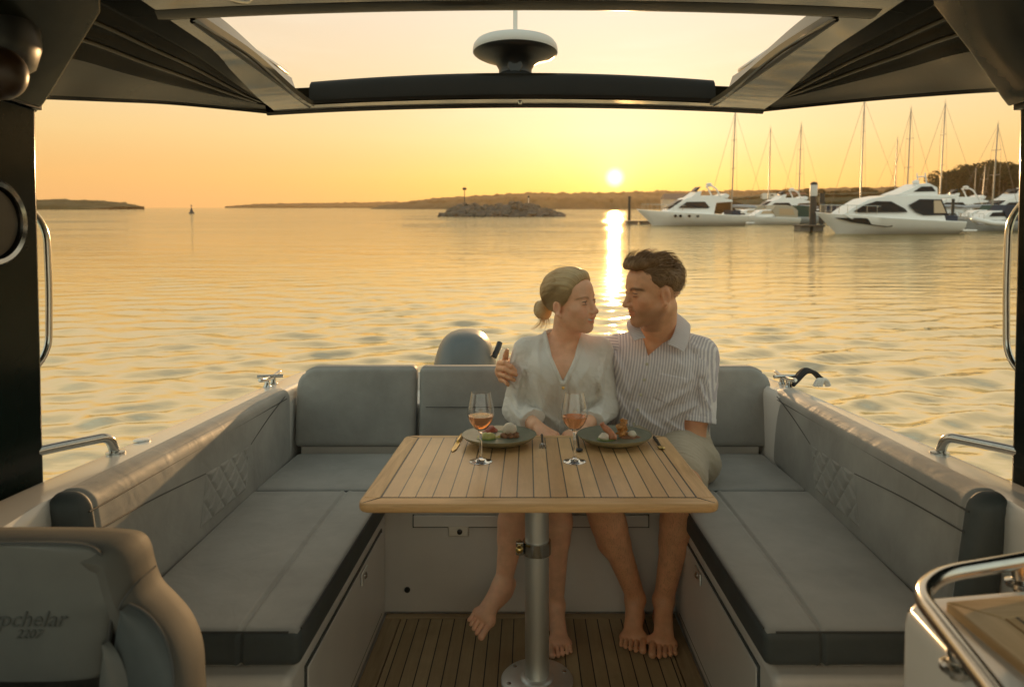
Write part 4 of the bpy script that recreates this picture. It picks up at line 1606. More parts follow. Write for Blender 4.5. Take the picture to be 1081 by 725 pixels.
def make_antenna():
    M = MT
    c = (P(544, 60, 2.74).x, 2.74, 0)
    b = P(544, 84, 2.74).z
    t = thing('dome_antenna', 'mushroom shaped satellite dome with white top and dark flared foot on the roof edge', 'antenna', (c[0], c[1], b))
    prof = [(.062, b - .01), (.076, b), (.074, b + .012), (.066, b + .02), (.066, b + .038), (.078, b + .060), (.105, b + .078), (.145, b + .090), (.163, b + .099), (.168, b + .106)]
    MB().lathe(prof, c, 48).build('foot', M['black_plastic'], t)
    prof = [(.168, b + .1065), (.171, b + .116), (.168, b + .132), (.158, b + .146), (.125, b + .158), (.07, b + .165), (0, b + .167)]
    MB().lathe(prof, c, 48).build('cap', M['cowl_white'], t)
    mb = MB()
    for k in range(96):
        a = 2 * math.pi * k / 96
        x, y = c[0] + .1685 * math.cos(a), c[1] + .1685 * math.sin(a)
        mb.ball((x, y, b + .106), (.0022, .0022, .0026), 6, 4)
    mb.build('stitching', M['gel'], t)
    Mx = Matrix.Rotation(R(90), 4, 'X')
    MB().lathe([(.026, -.006), (.029, .0), (.027, .004), (.022, .004), (.0, .002)], (c[0], c[1] - .066, b + .036), 24, M=Mx).build('badge', M['black_trim'], t)
    MB().tube([(c[0], c[1], b + .165), (c[0], c[1], b + .335)], .009, 12).build('mast', M['gel'], t)
    MB().lathe([(.010, b + .33), (.022, b + .336), (.022, b + .352), (0, b + .358)], c, 18).build('mast_head', M['black_plastic'], t)


def quilt(name, parent, o, du, dv, n, mat, cells=4, skew=.5, puff=.006):
    """small diamond quilted patch on a backrest: origin o, edge vectors du, dv, outward n"""
    o, du, dv, n = Vector(o), Vector(du), Vector(dv), Vector(n).normalized()
    K = 90
    rows = []
    for i in range(K + 1):
        u = i / K
        row = []
        for j in range(K + 1):
            v = j / K
            a = (u + skew * v) * cells
            b = (u - skew * v) * cells
            fa, fb = abs((a % 1) - .5) * 2, abs((b % 1) - .5) * 2
            h = 1 - max(fa, fb) ** 5
            edge = min(u, 1 - u, v, 1 - v)
            h *= min(1, edge / .06)
            row.append(o + du * u + dv * v + n * (puff * h - (.003 if edge < .004 else 0)))
        rows.append(row)
    return MB().loft(rows).build(name, mat, parent)


def latch(parent, p, ax):
    """recessed push latch; ax = 'x' on a face looking along x (sign in p[3]) or 'y'"""
    x, y, z, sg = p
    if ax == 'y':
        MB().box(x - .035, x + .035, y - .004, y + .002, z - .018, z + .018).build('latch', MT['steel_brushed'], parent, bevel=.004)
        MB().lathe([(.009, 0), (.009, .006), (.006, .008), (0, .008)], (x + .005, y - .003, z), 14, M=Matrix.Rotation(R(90), 4, 'X')).build('latch_knob', MT['black_plastic'], parent)
    else:
        xx = sorted((x, x + sg * .006))
        MB().box(xx[0], xx[1], y - .032, y + .032, z - .018, z + .018).build('latch', MT['steel_brushed'], parent, bevel=.004)
        MB().lathe([(.010, 0), (.010, .008), (.006, .011), (0, .011)], (x, y, z), 14, M=Matrix.Rotation(R(90) * sg, 4, 'Y')).build('latch_knob', MT['steel'], parent)


def make_seats():
    M = MT
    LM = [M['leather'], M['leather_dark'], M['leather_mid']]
    SM = [M['leather_lit'], M['leather_dark'], M['leather_mid']]
    zc = ZS - .078
    for sg in (-1, 1):
        xi = XL if sg < 0 else XR           # inner face
        xo_n, xo_f = (-.895, -.940) if sg < 0 else (.90, .968)     # foot of the backrest near / far
        lab = 'long grey vinyl settee with quilted backrest beside the stainless cleat and open water' if sg < 0 else 'long grey vinyl settee with quilted backrest next to the rope and teak topped cabinet'
        t = thing('settee', lab, 'settee', ((xi + xo_n) / 2, 1.9, 0), 'settees along the cockpit sides')
        # locker base with an inset door
        a, b = sorted((xi, sg * 1.0))
        MB().box(a, b, 1.40, YB - .0, 0, zc - .004).build('base', M['gel_dull'], t, bevel=.018)
        d = .004 * -sg
        xx = sorted((xi + d * .2, xi + d * 1.6))
        MB().box(xx[0], xx[1], 1.50, YB - .09, .05, zc - .04).build('locker_door', M['gel_dull'], t, bevel=.003)
        xx = sorted((xi, xi + d * .9))
        MB().box(xx[0], xx[1], 1.49, YB - .08, .042, zc - .032).build('door_gap', M['leather_dark'], t)
        latch(t, (xi + d * 1.6, 2.0, zc - .065, -sg), 'x')
        # seat cushion; the seam runs the whole length
        xi2 = xi - sg * .012
        y0, y1 = 1.425, 2.326
        c8 = [(xi2, y0, zc), (xo_n, y0, zc), (xi2, y1, zc), (xo_f, y1, zc), (xi2, y0, ZS), (xo_n, y0, ZS), (xi2, y1, ZS), (xo_f, y1, ZS)]
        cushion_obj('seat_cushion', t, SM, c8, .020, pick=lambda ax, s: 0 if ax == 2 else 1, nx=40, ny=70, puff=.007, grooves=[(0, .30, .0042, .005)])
        MB().tube([(xi2 + sg * .0035, y, ZS - .0045 + .0015) for y in np.linspace(y0 + .02, y1 - .02, 30)], .0022, 6).tube([(xi2 + (xo_n - xi2) * u, y0 + .0035, ZS - .003) for u in np.linspace(.06, .96, 16)], .0022, 6).build('piping', M['thread'], t)
        # backrest leaning outwards
        zb, zt_ = ZS - .035, .716
        ln = .045 * sg
        th = .085 * sg
        yf = 2.745
        x0n, x0f = xo_n, xo_f + sg * .005
        c8 = [(x0n, y0, zb), (x0n + th, y0, zb), (x0f, yf, zb), (x0f + th, yf, zb), (x0n + ln, y0, zt_), (x0n + ln + th, y0, zt_), (x0f + ln * .1, yf, zt_), (x0f + ln * .1 + th, yf, zt_)]

        def fn(pos, u):
            # rounded upper far corner
            k = np.clip((u[:, 1] - .93) / .07, 0, 1) * np.clip((u[:, 2] - .6) / .4, 0, 1)
            pos[:, 2] -= .014 * k ** 2
            return pos
        br = cushion_obj('backrest', t, LM, c8, .036, pick=lambda ax, s: (1 if s == 0 else 0) if ax == 1 else 0, cap=(.030, 1), nx=12, ny=110, nz=50, puff=.006, fn=fn, grooves=[(1, .035, .003, .005)])

        def on_back(v, z, lift=.0):
            """point on the front face: v along the length 0..1, z height"""
            y = y0 + (yf - y0) * v
            xb = x0n + (x0f - x0n) * v
            f = (z - zb) / (zt_ - zb)
            return Vector((xb + ln * f * (1 - .9 * v) - sg * (.0055 + lift), y, z))
        # quilted patch low in the middle
        if sg < 0:
            va, vb = (P(200, 533, 1).x, 0), 0
        q0, q1, zq0, zq1 = .36, .62, ZS + .03, .60
        o = on_back(q0, zq0)
        quilt('quilted_panel', br, o, on_back(q1, zq0) - o, on_back(q0 + .05, zq1) - o, (-sg, 0, .15), M['leather'], 4, .5, .0055)
        # pressed seam lines from the patch to the ends
        for pts in ([on_back(q0 + .05, zq1), on_back(.20, .622), on_back(.02, .632)], [on_back(q1 + .045, zq1 - .004), on_back(.80, .648), on_back(.93, .690)]):
            MB().tube(smooth_path([p + Vector((sg * .0004, 0, 0)) for p in pts], 10), .0016, 6).build('seam', M['thread'], br)
        # piping along the top edge
        MB().tube([on_back(v, zt_ - .040, -.004) for v in np.linspace(.02, .95, 40)], .0022, 6).build('piping', M['thread'], br)
    # ---- stern bench
    t = thing('stern_bench', 'wide grey vinyl bench across the stern where the couple sits', 'bench', (0, 2.55, 0))
    xl, xr = -.945, .965
    MB().box(-1.0, 1.0, YB, 2.86, 0, zc - .004).build('base', M['gel_dull'], t, bevel=.014)
    # locker lid edge with latch
    a, b = P(437, 550, YB), P(684, 550, YB)
    MB().box(a.x, b.x, YB - .012, YB + .01, a.z - .016, a.z + .024).build('locker_lid', M['gel_dull'], t, bevel=.003)
    MB().box(a.x - .004, b.x + .004, YB - .003, YB + .001, a.z - .021, a.z + .024).build('lid_gap', M['leather_dark'], t)
    latch(t, (P(484, 559, YB).x, YB - .003, P(484, 560, YB).z, 1), 'y')
    q = P(430, 622, YB)
    MB().lathe([(.010, 0), (.010, .003), (.006, .004), (0, .003)], (q.x, YB, q.z), 14, M=Matrix.Rotation(R(90), 4, 'X')).build('drain', MT['black_plastic'], t)
    y0, y1 = 2.334, 2.79
    c8 = [(xl, y0, zc), (xr, y0, zc), (xl, y1, zc), (xr, y1, zc), (xl, y0, ZS - .002), (xr, y0, ZS - .002), (xl, y1, ZS - .002), (xr, y1, ZS - .002)]
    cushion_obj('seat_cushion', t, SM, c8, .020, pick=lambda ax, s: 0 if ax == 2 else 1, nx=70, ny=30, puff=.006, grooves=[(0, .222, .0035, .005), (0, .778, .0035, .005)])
    MB().box(-.93, .95, 2.80, 2.84, ZS - .02, ZS + .03).build('back_rail', M['gel_dull'], t, bevel=.004)
    zb, zt_ = ZS + .022, .782
    for k, (xa, xb) in enumerate(((-.952, -.460), (-.446, .492), (.506, 1.004))):
        yb, lean, th = 2.775, .035, .078
        c8 = [(xa, yb, zb), (xb, yb, zb), (xa, yb + th, zb), (xb, yb + th, zb), (xa, yb + lean, zt_), (xb, yb + lean, zt_), (xa, yb + lean + th, zt_), (xb, yb + lean + th, zt_)]

        def fn(pos, u, k=k):
            rad = .09
            w_, h_ = 0.49, zt_ - zb
            if k != 1:
                cx = u[:, 0] if k == 0 else 1 - u[:, 0]
                dx, dz = np.clip(rad - cx * w_, 0, None), np.clip(rad - (1 - u[:, 2]) * h_, 0, None)
                l = np.hypot(dx, dz)
                s = np.where((l > 1e-6), np.minimum(1, rad / np.maximum(np.maximum(dx, dz), 1e-6)) * 0 + np.maximum(dx, dz) / np.maximum(l, 1e-6), 1)
                sx = 1 if k == 0 else -1
                pos[:, 0] += sx * (dx - dx * s)
                pos[:, 2] -= (dz - dz * s)
            return pos
        br = cushion_obj('backrest', t, LM, c8, .022, pick=lambda ax, s: 2 if ax == 2 else 0, nx=60, ny=10, nz=46, puff=.006, fn=fn)
        if k == 1:
            z0, z1 = ZS + .05, .615
            quilt('quilted_panel', br, (xa + .10, yb + .014 - .0065, z0), (.74, 0, 0), (0, .0135, z1 - z0), (0, -1, .1), M['leather'], 7, .5, .0055)
            MB().tube([(xa + .03, yb + lean * .5 - .0075, z1 + .006), (xb - .03, yb + lean * .5 - .0075, z1 + .006)], .0016, 6).build('seam', M['thread'], br)


def make_helm_seat():
    """swivel seat in the corner, its backrest facing the camera"""
    M = MT
    Y = 1.02
    t = thing('helm_seat', 'grey bucket helm seat with side bolsters and stitched lettering on its backrest', 'seat', (-.80, Y, 0))
    cx = P(2, 600, Y).x
    s = Y / F
    z = lambda py: CAMH - (py - VY) * s
    # outline of the right half in pixels from the seat's axis
    half = [(0, 553.5), (60, 554), (104, 556.5), (122, 563), (131, 576), (136, 595), (143, 614), (158, 628), (180, 646), (199, 668), (210, 692), (216, 722), (218, 760), (214, 800)]
    pts = smooth_path([(a * s, 0, z(b) - .026) for a, b in half], 5)
    # front shell: rows from the axis to the outline, with rounded rim; thickness backwards
    def shell(scale, y, inset):
        out = []
        n = len(pts)
        for i, p in enumerate(pts):
            a, b = pts[max(i - 1, 0)], pts[min(i + 1, n - 1)]
            d = (b - a).normalized()
            nrm = Vector((-d.z, 0, d.x))
            if nrm.x < 0 and nrm.z < 0:
                nrm = -nrm
            nrm = Vector((abs(nrm.x), 0, nrm.z)) if p.x > .02 else Vector((0, 0, 1))
            q = p - nrm * inset
            out.append((max(q.x, 0), y, q.z))
        return out
    prof = [(.060, .00), (.046, -.010), (.030, -.020), (.018, -.022), (.006, -.014), (.0, .005), (.002, .05), (.010, .085), (.03, .105)]
    # bolster depth: the lower flare swings towards the camera
    def yoff(q):
        f = max(0, min(1, (abs(q[0]) - 118 * s) / (100 * s)))
        low = max(0, min(1, (z(600) - q[2]) / (z(600) - z(720))))
        return -.075 * f * f * low
    for_side = []
    rim = []
    for sgn in (1, -1):
        rows = []
        for ins, dy in prof:
            r_ = shell(1, dy, ins)
            rows.append([(cx + sgn * q[0], Y + q[1] + yoff(q), q[2]) for q in r_])
        rim.append(rows)
    mb = MB()
    mb.loft(rim[0], 0)
    mb.loft(rim[1], 0)
    # closing back
    rb = [rim[0][-1], [(cx, Y + .11, q[2]) for q in rim[0][-1]], rim[1][-1]]
    mb.loft(rb, 0)
    mb.build('seat_shell', M['seat_rim'], t)
    # front pad (head and back), bolsters as darker pads
    pad = smooth_path([(x * s, 0, z(y)) for x, y in [(0, 569), (55, 569), (92, 571), (108, 578), (118, 596), (125, 616), (130, 632), (122, 648), (119, 668), (117, 690), (116, 704), (112, 708)]], 5)
    rows = []
    for u in (0, .2, .4, .6, .8, .92, .97, 1.0):
        row = []
        for p in pad:
            e = (1 - u ** 6)
            row.append((cx + p.x * u, Y - .012 - .014 * e + (.006 if u == 1.0 else 0), p.z if True else 0))
        rows.append(row)
    mb = MB()
    c0 = [(cx, Y - .026, p.z) for p in pad]
    mb.loft(rows)
    mb.loft([[(2 * cx - q[0], q[1], q[2]) for q in r] for r in rows])
    mb.build('backrest_pad', M['seat_pad'], t)
    for sgn in (1, -1):
        out = smooth_path([(x * s, 0, z(y)) for x, y in [(140, 632), (160, 641), (181, 659), (196, 681), (204, 704), (209, 740), (208, 790)]], 5)
        inn = smooth_path([(x * s, 0, z(y)) for x, y in [(136, 634), (129, 650), (125, 668), (123, 690), (122, 712), (122, 745), (122, 790)]], 5)
        rows = []
        for k in range(11):
            u = k / 10
            row = []
            for a, b in zip(inn, out):
                p = a.lerp(b, u)
                q = (p.x, 0, p.z)
                row.append((cx + sgn * p.x, Y + yoff(q) - .012 - .020 * math.sin(math.pi * min(max(u, .0), 1)) ** .6, p.z))
            rows.append(row)
        b = MB().loft(rows).build('bolster_pad', M['leather_dark'], t)
        # pale inner gusset beside the seat cushion
        g = smooth_path([(x * s, 0, z(y)) for x, y in [(126, 664), (139, 681), (148, 706), (151, 740), (152, 790)]], 5)
        gi = smooth_path([(x * s, 0, z(y)) for x, y in [(122, 664), (119, 690), (118, 714), (118, 740), (118, 790)]], 5)
        rows = []
        for k in range(7):
            u = k / 6
            rows.append([(cx + sgn * gi[i].lerp(g[i], u).x, Y + yoff((g[i].x, 0, g[i].z)) - .030 - .012 * math.sin(math.pi * u), gi[i].lerp(g[i], u).z) for i in range(len(g))])
        MB().loft(rows).build('gusset_pad', M['seat_pad'], t)
        MB().tube([(cx + sgn * p.x, Y + yoff((p.x, 0, p.z)) - .013, p.z) for p in out], .0024, 6).build('piping', M['thread'], b)
    # upright rim seam where the head rest meets the flare
    for sgn in (1, -1):
        MB().tube(smooth_path([(cx + sgn * 133 * s, Y - .024, z(634)), (cx + sgn * 138 * s, Y - .020, z(624)), (cx + sgn * 143.5 * s, Y + .0, z(614)), (cx + sgn * 143 * s, Y + .05, z(613))], 5), .0016, 6).build('seam', M['thread'], t)
    MB().tube([(cx + p.x, Y - .014, p.z) for p in pad] , .0022, 6).tube([(cx - p.x, Y - .014, p.z) for p in pad], .0022, 6).build('pad_piping', M['thread'], t)
    # seat cushion, its back edge just in the frame
    zq = z(713)
    c8 = [(cx - .165, Y - .43, zq - .12), (cx + .165, Y - .43, zq - .12), (cx - .165, Y - .024, zq - .11), (cx + .165, Y - .024, zq - .11),
          (cx - .165, Y - .43, zq - .012), (cx + .165, Y - .43, zq - .012), (cx - .165, Y - .024, zq), (cx + .165, Y - .024, zq)]
    cushion_obj('seat_cushion', t, [M['seat_pad'], M['leather_dark']], c8, .03, pick=lambda ax, s_: 0 if ax == 2 else 1, nx=50, ny=30, puff=.01, grooves=[(0, .30, .004, .004), (0, .5, .004, .004), (0, .7, .004, .004)])
    MB().lathe([(.17, 0), (.17, .012), (.09, .03), (.055, .06), (.05, .30), (.11, .32)], (cx, Y - .2, 0), 28).build('pedestal', M['steel_brushed'], t)
    # stitched lettering on the pad
    def word(txt, x, py, size, lean):
        cu = bpy.data.curves.new('t', 'FONT')
        cu.body = txt
        cu.size = size
        cu.shear = lean
        cu.extrude = .0006
        cu.resolution_u = 3
        ob = bpy.data.objects.new('t', cu)
        COL.objects.link(ob)
        me = bpy.data.meshes.new_from_object(ob)
        bpy.data.objects.remove(ob)
        mb = MB()
        vs = [(x + v.co.x, Y - .0270 - v.co.z, z(py) + v.co.y) for v in me.vertices]
        mb.add(vs, [tuple(p.vertices) for p in me.polygons])
        bpy.data.meshes.remove(me)
        return mb
    thr = pmat('grey_stitching', (.066, .070, .064), .75)
    word('ypchelar', P(3, 650, Y).x, 651, .0325, .34).build('lettering', thr, t)
    word('2207', P(30, 660, Y).x, 663, .0185, .40).build('lettering', thr, t)


def make_galley():
    """white cabinet in the corner with a teak lid inside a stainless rail"""
    M = MT
    t = thing('galley_cabinet', 'white moulded cabinet with teak lid and polished steel rail around its top', 'cabinet', (.75, .7, 0))
    zt = .742
    # footprint corners (boat x, y)
    A = P(962, 640, .905)
    c0 = (A.x - .005, .915)
    f0 = (.445, .30)
    c1 = (1.02, 1.02)
    poly = [c0, (c0[0] + .03, c0[1] + .028), c1, (1.02, .30), f0]
    mb = MB()
    rows = []
    for z_, ins in ((0, -.02), (.3, -.012), (.66, .0), (.72, .004), (.738, .012), (zt, .022)):
        cxm, cym = .78, .65
        rows.append([(x + (cxm - x) * ins, y + (cym - y) * ins, z_) for x, y in poly])
    mb.loft(rows, 0, True, True)
    mb.build('cabinet', M['gel'], t, bevel=.012, seg=4)
    # inset door on the side face
    a, b = Vector((c0[0], c0[1], 0)), Vector((f0[0], f0[1], 0))
    d = (b - a).normalized()
    n = Vector((d.y, -d.x, 0))
    if n.x > 0:
        n = -n
    def fp(u, z_, lift):
        return a + (b - a) * u + n * (lift + .010) + Vector((0, 0, z_))
    dm = MB()
    q = [fp(.10, .10, .0), fp(.92, .10, .0), fp(.92, .64, .0), fp(.10, .64, .0)]
    q2 = [p + n * .005 for p in q]
    dm.add(q + q2, [(0, 1, 2, 3), (7, 6, 5, 4), (0, 4, 5, 1), (1, 5, 6, 2), (2, 6, 7, 3), (3, 7, 4, 0)])
    dm.build('door', M['gel'], t, bevel=.004)
    # teak lid
    L0 = P(1001, 641, .90)
    ang = math.atan2(P(1081, 619, .96).y - .90, P(1081, 619, .96).x - L0.x)
    tm = teak_mat('teak_lid', 'x', .055, .02, (.50, .32, .15), (.70, .48, .26))
    wb = wood_mat('teak_lid_border', (.50, .32, .15), (.70, .48, .26), along='x')
    wy = wood_mat('teak_lid_border_long', (.50, .32, .15), (.70, .48, .26), along='y')
    x0, x1, y0, y1 = L0.x, .98, .34, .905
    sh = lambda x: (x - x0) * .16          # back edge swings slightly aft
    zl = zt + .004

    def slab(mb, pts, z0_, z1_):
        k = len(pts)
        v = [(x, y, z0_) for x, y in pts] + [(x, y, z1_) for x, y in pts]
        return mb.add(v, [tuple(range(k))[::-1], tuple(range(k, 2 * k))] + [(i, (i + 1) % k, k + (i + 1) % k, k + i) for i in range(k)])
    bw = .05
    lid = slab(MB(), [(x0 + bw, y0), (x1, y0), (x1, y1 + sh(x1) - bw), (x0 + bw, y1 + sh(x0 + bw) - bw)], zt - .006, zl + .008).build('teak_lid', tm, t)
    slab(MB(), [(x0, y1), (x0 + bw - .003, y1 - bw + sh(x0 + bw)), (x1, y1 + sh(x1) - bw + .003), (x1, y1 + sh(x1))], zt - .006, zl + .0085).build('lid_border', wb, lid, bevel=.002)
    slab(MB(), [(x0, y0), (x0 + bw - .003, y0), (x0 + bw - .003, y1 + sh(x0 + bw) - bw - .003), (x0, y1 - .003)], zt - .006, zl + .0085).build('lid_border', wy, lid, bevel=.002)
    slab(MB(), [(x0 + .002, y0), (x1, y0), (x1, y1 + sh(x1) - .002), (x0 + .002, y1 - .002)], zt - .004, zl + .004).build('caulking', M['black_trim'], lid)
    # rail: one bent tube on short stanchions
    zr = zt + .032
    hz = CAMH - zr
    at = lambda px, py: (lambda y: Vector(((px - VX) * y / F, y, zr)))(F * hz / (py - VY))
    path = fillet_path([at(1090, 785), at(1046, 725), at(969, 627), at(992, 606), at(1081, 591), at(1150, 580)], .055, 8)
    rl = MB().tube(path, .0112, 16)
    rl.build('guard_rail', M['steel'], t)
    for px, py in ((1074, 593), (1008, 676), (1062, 745)):
        p = at(px, py)
        MB().tube([(p.x + .004, p.y, zt - .01), (p.x, p.y, zr)], .009, 12).lathe([(.019, zt - .002), (.019, zt + .004), (.010, zt + .008)], (p.x + .004, p.y, 0), 16).build('stanchion', M['steel'], t)


def make_outboard():
    M = MT
    Y = 3.75
    c = P(491, 380, Y)
    t = thing('outboard_motor', 'rounded grey outboard motor cowling hanging behind the stern bench', 'outboard', (c.x, Y, .2))
    w = .176
    zt = P(491, 349, Y).z
    rows = []
    for k in range(15):
        f = k / 14
        z_ = .22 + (zt - .22) * f
        if k >= 5:
            th_ = (k - 5) / 9 * math.pi / 2
            f = .62 + .38 * math.sin(th_) ** .9
            z_ = .22 + (zt - .22) * f
            e = max(math.cos(th_) ** .62, .02)
        else:
            f = .62 * k / 5
            z_ = .22 + (zt - .22) * f
            e = 1
        bul = .93 + .07 * math.sin(math.pi * min(1, f * 1.2))
        row = []
        for q in range(40):
            a = 2 * math.pi * q / 40
            ca, sa = math.cos(a), math.sin(a)
            x = w * bul * e * math.copysign(abs(ca) ** .72, ca)
            y = .30 * bul * (e * .85 + .15 if e > .1 else e) * math.copysign(abs(sa) ** .8, sa)
            row.append((c.x + x, Y + y + .03 * f, z_))
        rows.append(row)
    MB().loft(rows, 0, True, True).build('cowling', M['cowl'], t)
    # dark side vent and pale flash
    MB().tube(smooth_path([P(527.5, 362, Y - .05), P(525, 369, Y - .08), P(521.5, 377, Y - .10)], 6), .016, 8).build('side_vent', M['black_plastic'], t)
    mb = MB()
    mb.loft([[P(528, 371, Y), P(533, 373, Y + .1), P(533, 386, Y + .1), P(524, 388, Y - .02)], [P(530, 366, Y + .05), P(535, 370, Y + .2), P(535, 388, Y + .2), P(526, 390, Y + .03)]], 0, True, True)
    mb.build('side_flash', M['cowl_white'], t, bevel=.006)
    MB().box(c.x - .09, c.x + .09, Y - .14, Y + .16, -.85, .24).build('midsection', M['cowl'], t, bevel=.04)
    MB().box(c.x - .12, c.x + .12, 3.19, Y - .10, .10, .30).build('bracket', M['black_plastic'], t, bevel=.02)


def make_rope():
    M = MT
    cx, cy = P(853, 404, 2.83).x, 2.83
    t = thing('mooring_rope', 'black mooring line looped over the cleat beside the stern corner', 'rope', (cx, cy, GZ))
    r = random.Random(4)
    mb = MB()
    for k in range(5):
        o = .009 * k
        pts = smooth_path([(cx - .085 + .004 * k, cy - .06 + o, GZ + .014 + .002 * k), (cx - .055, cy - .035 + o, GZ + .030), (cx - .015, cy - .02 + o, GZ + .060 + .003 * (k % 3)), (cx + .025, cy - .005 + o, GZ + .056), (cx + .055, cy + .005 + o, GZ + .032), (cx + .085 - .004 * k, cy - .0 + o, GZ + .010)], 6)
        mb.tube(pts, .0085, 10)
    mb.build('black_line', M['rope'], t)
    mb = MB()
    for k in range(3):
        o = .012 * k
        mb.tube(smooth_path([(cx - .005 + .012 * k, cy - .075, GZ + .012), (cx + .012 + .010 * k, cy - .07, GZ + .036), (cx + .040 + .006 * k, cy - .06, GZ + .030), (cx + .055 + .004 * k, cy - .055, GZ + .011)], 6), .008, 10)
    mb.build('white_line', M['rope_white'], t)


def make_pod():
    """dark round lamp head hanging at the roof corner"""
    M = MT
    Y = 1.36
    c = P(-12, 40, Y)
    t = thing('ceiling_spotlight', 'dark round lamp pod with amber bronze lens in the upper roof corner', 'lamp', (c.x, Y, c.z))
    s = Y / F
    MB().lathe([(0, -.075), (.05, -.072), (.078, -.05), (.088, -.01), (.084, .05), (.06, .10), (0, .12)], (c.x, Y, c.z + .0), 32, sx=1.0, sy=1.0).build('housing', M['black_plastic'], t)
    p = P(2, 79, Y - .05)
    MB().ball((p.x, Y - .055, p.z), (.049, .04, .050), 28, 18).build('lens', M['bronze_glass'], t)
    MB().tube([(c.x - .05, Y, c.z + .1), (c.x - .10, Y + .05, c.z + .28)], .03, 12).build('arm', M['post'], t)


make_boat()
make_hardtop()
make_antenna()
make_seats()
make_helm_seat()
make_galley()
make_outboard()
make_rope()
make_pod()
# ================================================================== table and tableware
ZT = .631
CT = .569


def T(px, py):
    """point on the table top under a pixel"""
    y = F * CT / (py - VY)
    return Vector(((px - VX) * y / F, y, ZT))


def make_table():
    M = MT
    cx, cy = .027, 1.964
    t = thing('table', 'teak cockpit table with rounded corners on a single round aluminium pole', 'table', (cx, cy, 0))
    x0, x1, y0, y1 = cx - .436, cx + .436, 1.626, 2.290
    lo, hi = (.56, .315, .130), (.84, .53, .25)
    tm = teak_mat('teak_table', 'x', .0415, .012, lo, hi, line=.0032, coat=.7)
    wx = wood_mat('teak_table_border', lo, hi, 'x', .4)
    wy = wood_mat('teak_table_border_side', lo, hi, 'y', .4)

    def ring(x0, x1, y0, y1, r, n=7):
        out = []
        for (cx_, cy_, a0) in ((x1 - r, y1 - r, 0), (x0 + r, y1 - r, 90), (x0 + r, y0 + r, 180), (x1 - r, y0 + r, 270)):
            for k in range(n):
                a = R(a0 + 90 * k / (n - 1))
                out.append((cx_ + r * math.cos(a), cy_ + r * math.sin(a)))
        return out
    # solid core with rounded edge
    rows = []
    for z_, ins in ((.608, .007), (.6092, .003), (.612, .0008), (.616, 0), (.623, 0), (.6275, .0008), (.6297, .003), (.6302, .006)):
        rows.append([(x, y, z_) for x, y in ring(x0 + ins, x1 - ins, y0 + ins, y1 - ins, .034 - ins)])
    mb = MB().loft(rows, 0, True, True)
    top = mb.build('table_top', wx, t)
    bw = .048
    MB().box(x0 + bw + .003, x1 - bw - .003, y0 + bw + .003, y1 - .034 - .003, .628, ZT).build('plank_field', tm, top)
    MB().box(x0 + bw - .0015, x1 - bw + .0015, y0 + bw - .0015, y1 - .034 + .0015, .628, ZT - .0004).build('caulking', M['black_trim'], top)
    for sg, xa in ((-1, x0), (1, x1)):
        a, b = (x0 + .006, x0 + bw - .002) if sg < 0 else (x1 - bw + .002, x1 - .006)
        w = bw - .008
        pts = [(a, y0 + .050), (b, y0 + bw - .002), (b, y1 - .034 + .002), (a, y1 - .048)] if sg < 0 else [(a, y0 + bw - .002), (b, y0 + .050), (b, y1 - .048), (a, y1 - .034 + .002)]
        MB().add([(x, y, .628) for x, y in pts] + [(x, y, ZT - .0001) for x, y in pts], [(3, 2, 1, 0), (4, 5, 6, 7), (0, 1, 5, 4), (1, 2, 6, 5), (2, 3, 7, 6), (3, 0, 4, 7)]).build('side_border', wy, top)
    # mitre lines at the corners
    for (xa, xb, ya, yb) in ((x0 + .013, x0 + bw, y0 + .013, y0 + bw), (x1 - .013, x1 - bw, y0 + .013, y0 + bw), (x0 + .013, x0 + bw, y1 - .013, y1 - .034), (x1 - .013, x1 - bw, y1 - .013, y1 - .034)):
        d = Vector((xb - xa, yb - ya, 0)).normalized()
        n = Vector((-d.y, d.x, 0)) * .0009
        v = [Vector((xa, ya, .6305)) + n, Vector((xa, ya, .6305)) - n, Vector((xb, yb, ZT + .0004)) - n, Vector((xb, yb, ZT + .0004)) + n]
        MB().add(v + [p - Vector((0, 0, .002)) for p in v], [(0, 1, 2, 3), (7, 6, 5, 4), (0, 4, 5, 1), (1, 5, 6, 2), (2, 6, 7, 3), (3, 7, 4, 0)]).build('mitre_line', M['black_trim'], top)
    MB().box(cx - .16, cx + .16, cy - .13, cy + .13, .590, .6075).build('mounting_plate', M['steel_brushed'], t, bevel=.004)
    pr = .0345
    MB().lathe([(pr, .012), (pr, .50), (pr, .590)], (cx, cy, 0), 48).build('pole', M['steel_brushed'], t)
    MB().lathe([(.104, .004), (.104, .010), (.100, .014), (.05, .017), (.046, .022), (.037, .024)], (cx, cy, 0), 56).build('base_flange', M['steel_brushed'], t)
    for k in range(6):
        a = R(60 * k + 20)
        MB().lathe([(.007, .0125), (.0065, .016), (.004, .0175), (0, .0175)], (cx + .085 * math.cos(a), cy + .085 * math.sin(a), 0), 14).build('flange_screw', M['steel'], t)
    zc = CAMH - (582 - VY) * 1.93 / F
    c = MB().lathe([(pr + .001, zc - .019), (pr + .006, zc - .018), (pr + .0065, zc), (pr + .006, zc + .018), (pr + .001, zc + .019)], (cx, cy, 0), 44)
    cl = c.build('clamp', M['steel'], t)
    kx = cx - pr - .016
    MB().box(kx - .010, kx + .012, cy - .022, cy - .004, zc - .016, zc + .020).build('clamp_lug', M['steel'], cl, bevel=.003)
    MB().tube([(kx, cy - .045, zc + .008), (kx, cy + .02, zc + .008)], .006, 12).ball((kx, cy - .045, zc + .010), (.011, .010, .011)).build('clamp_knob', M['brass'], cl)


GL = {}


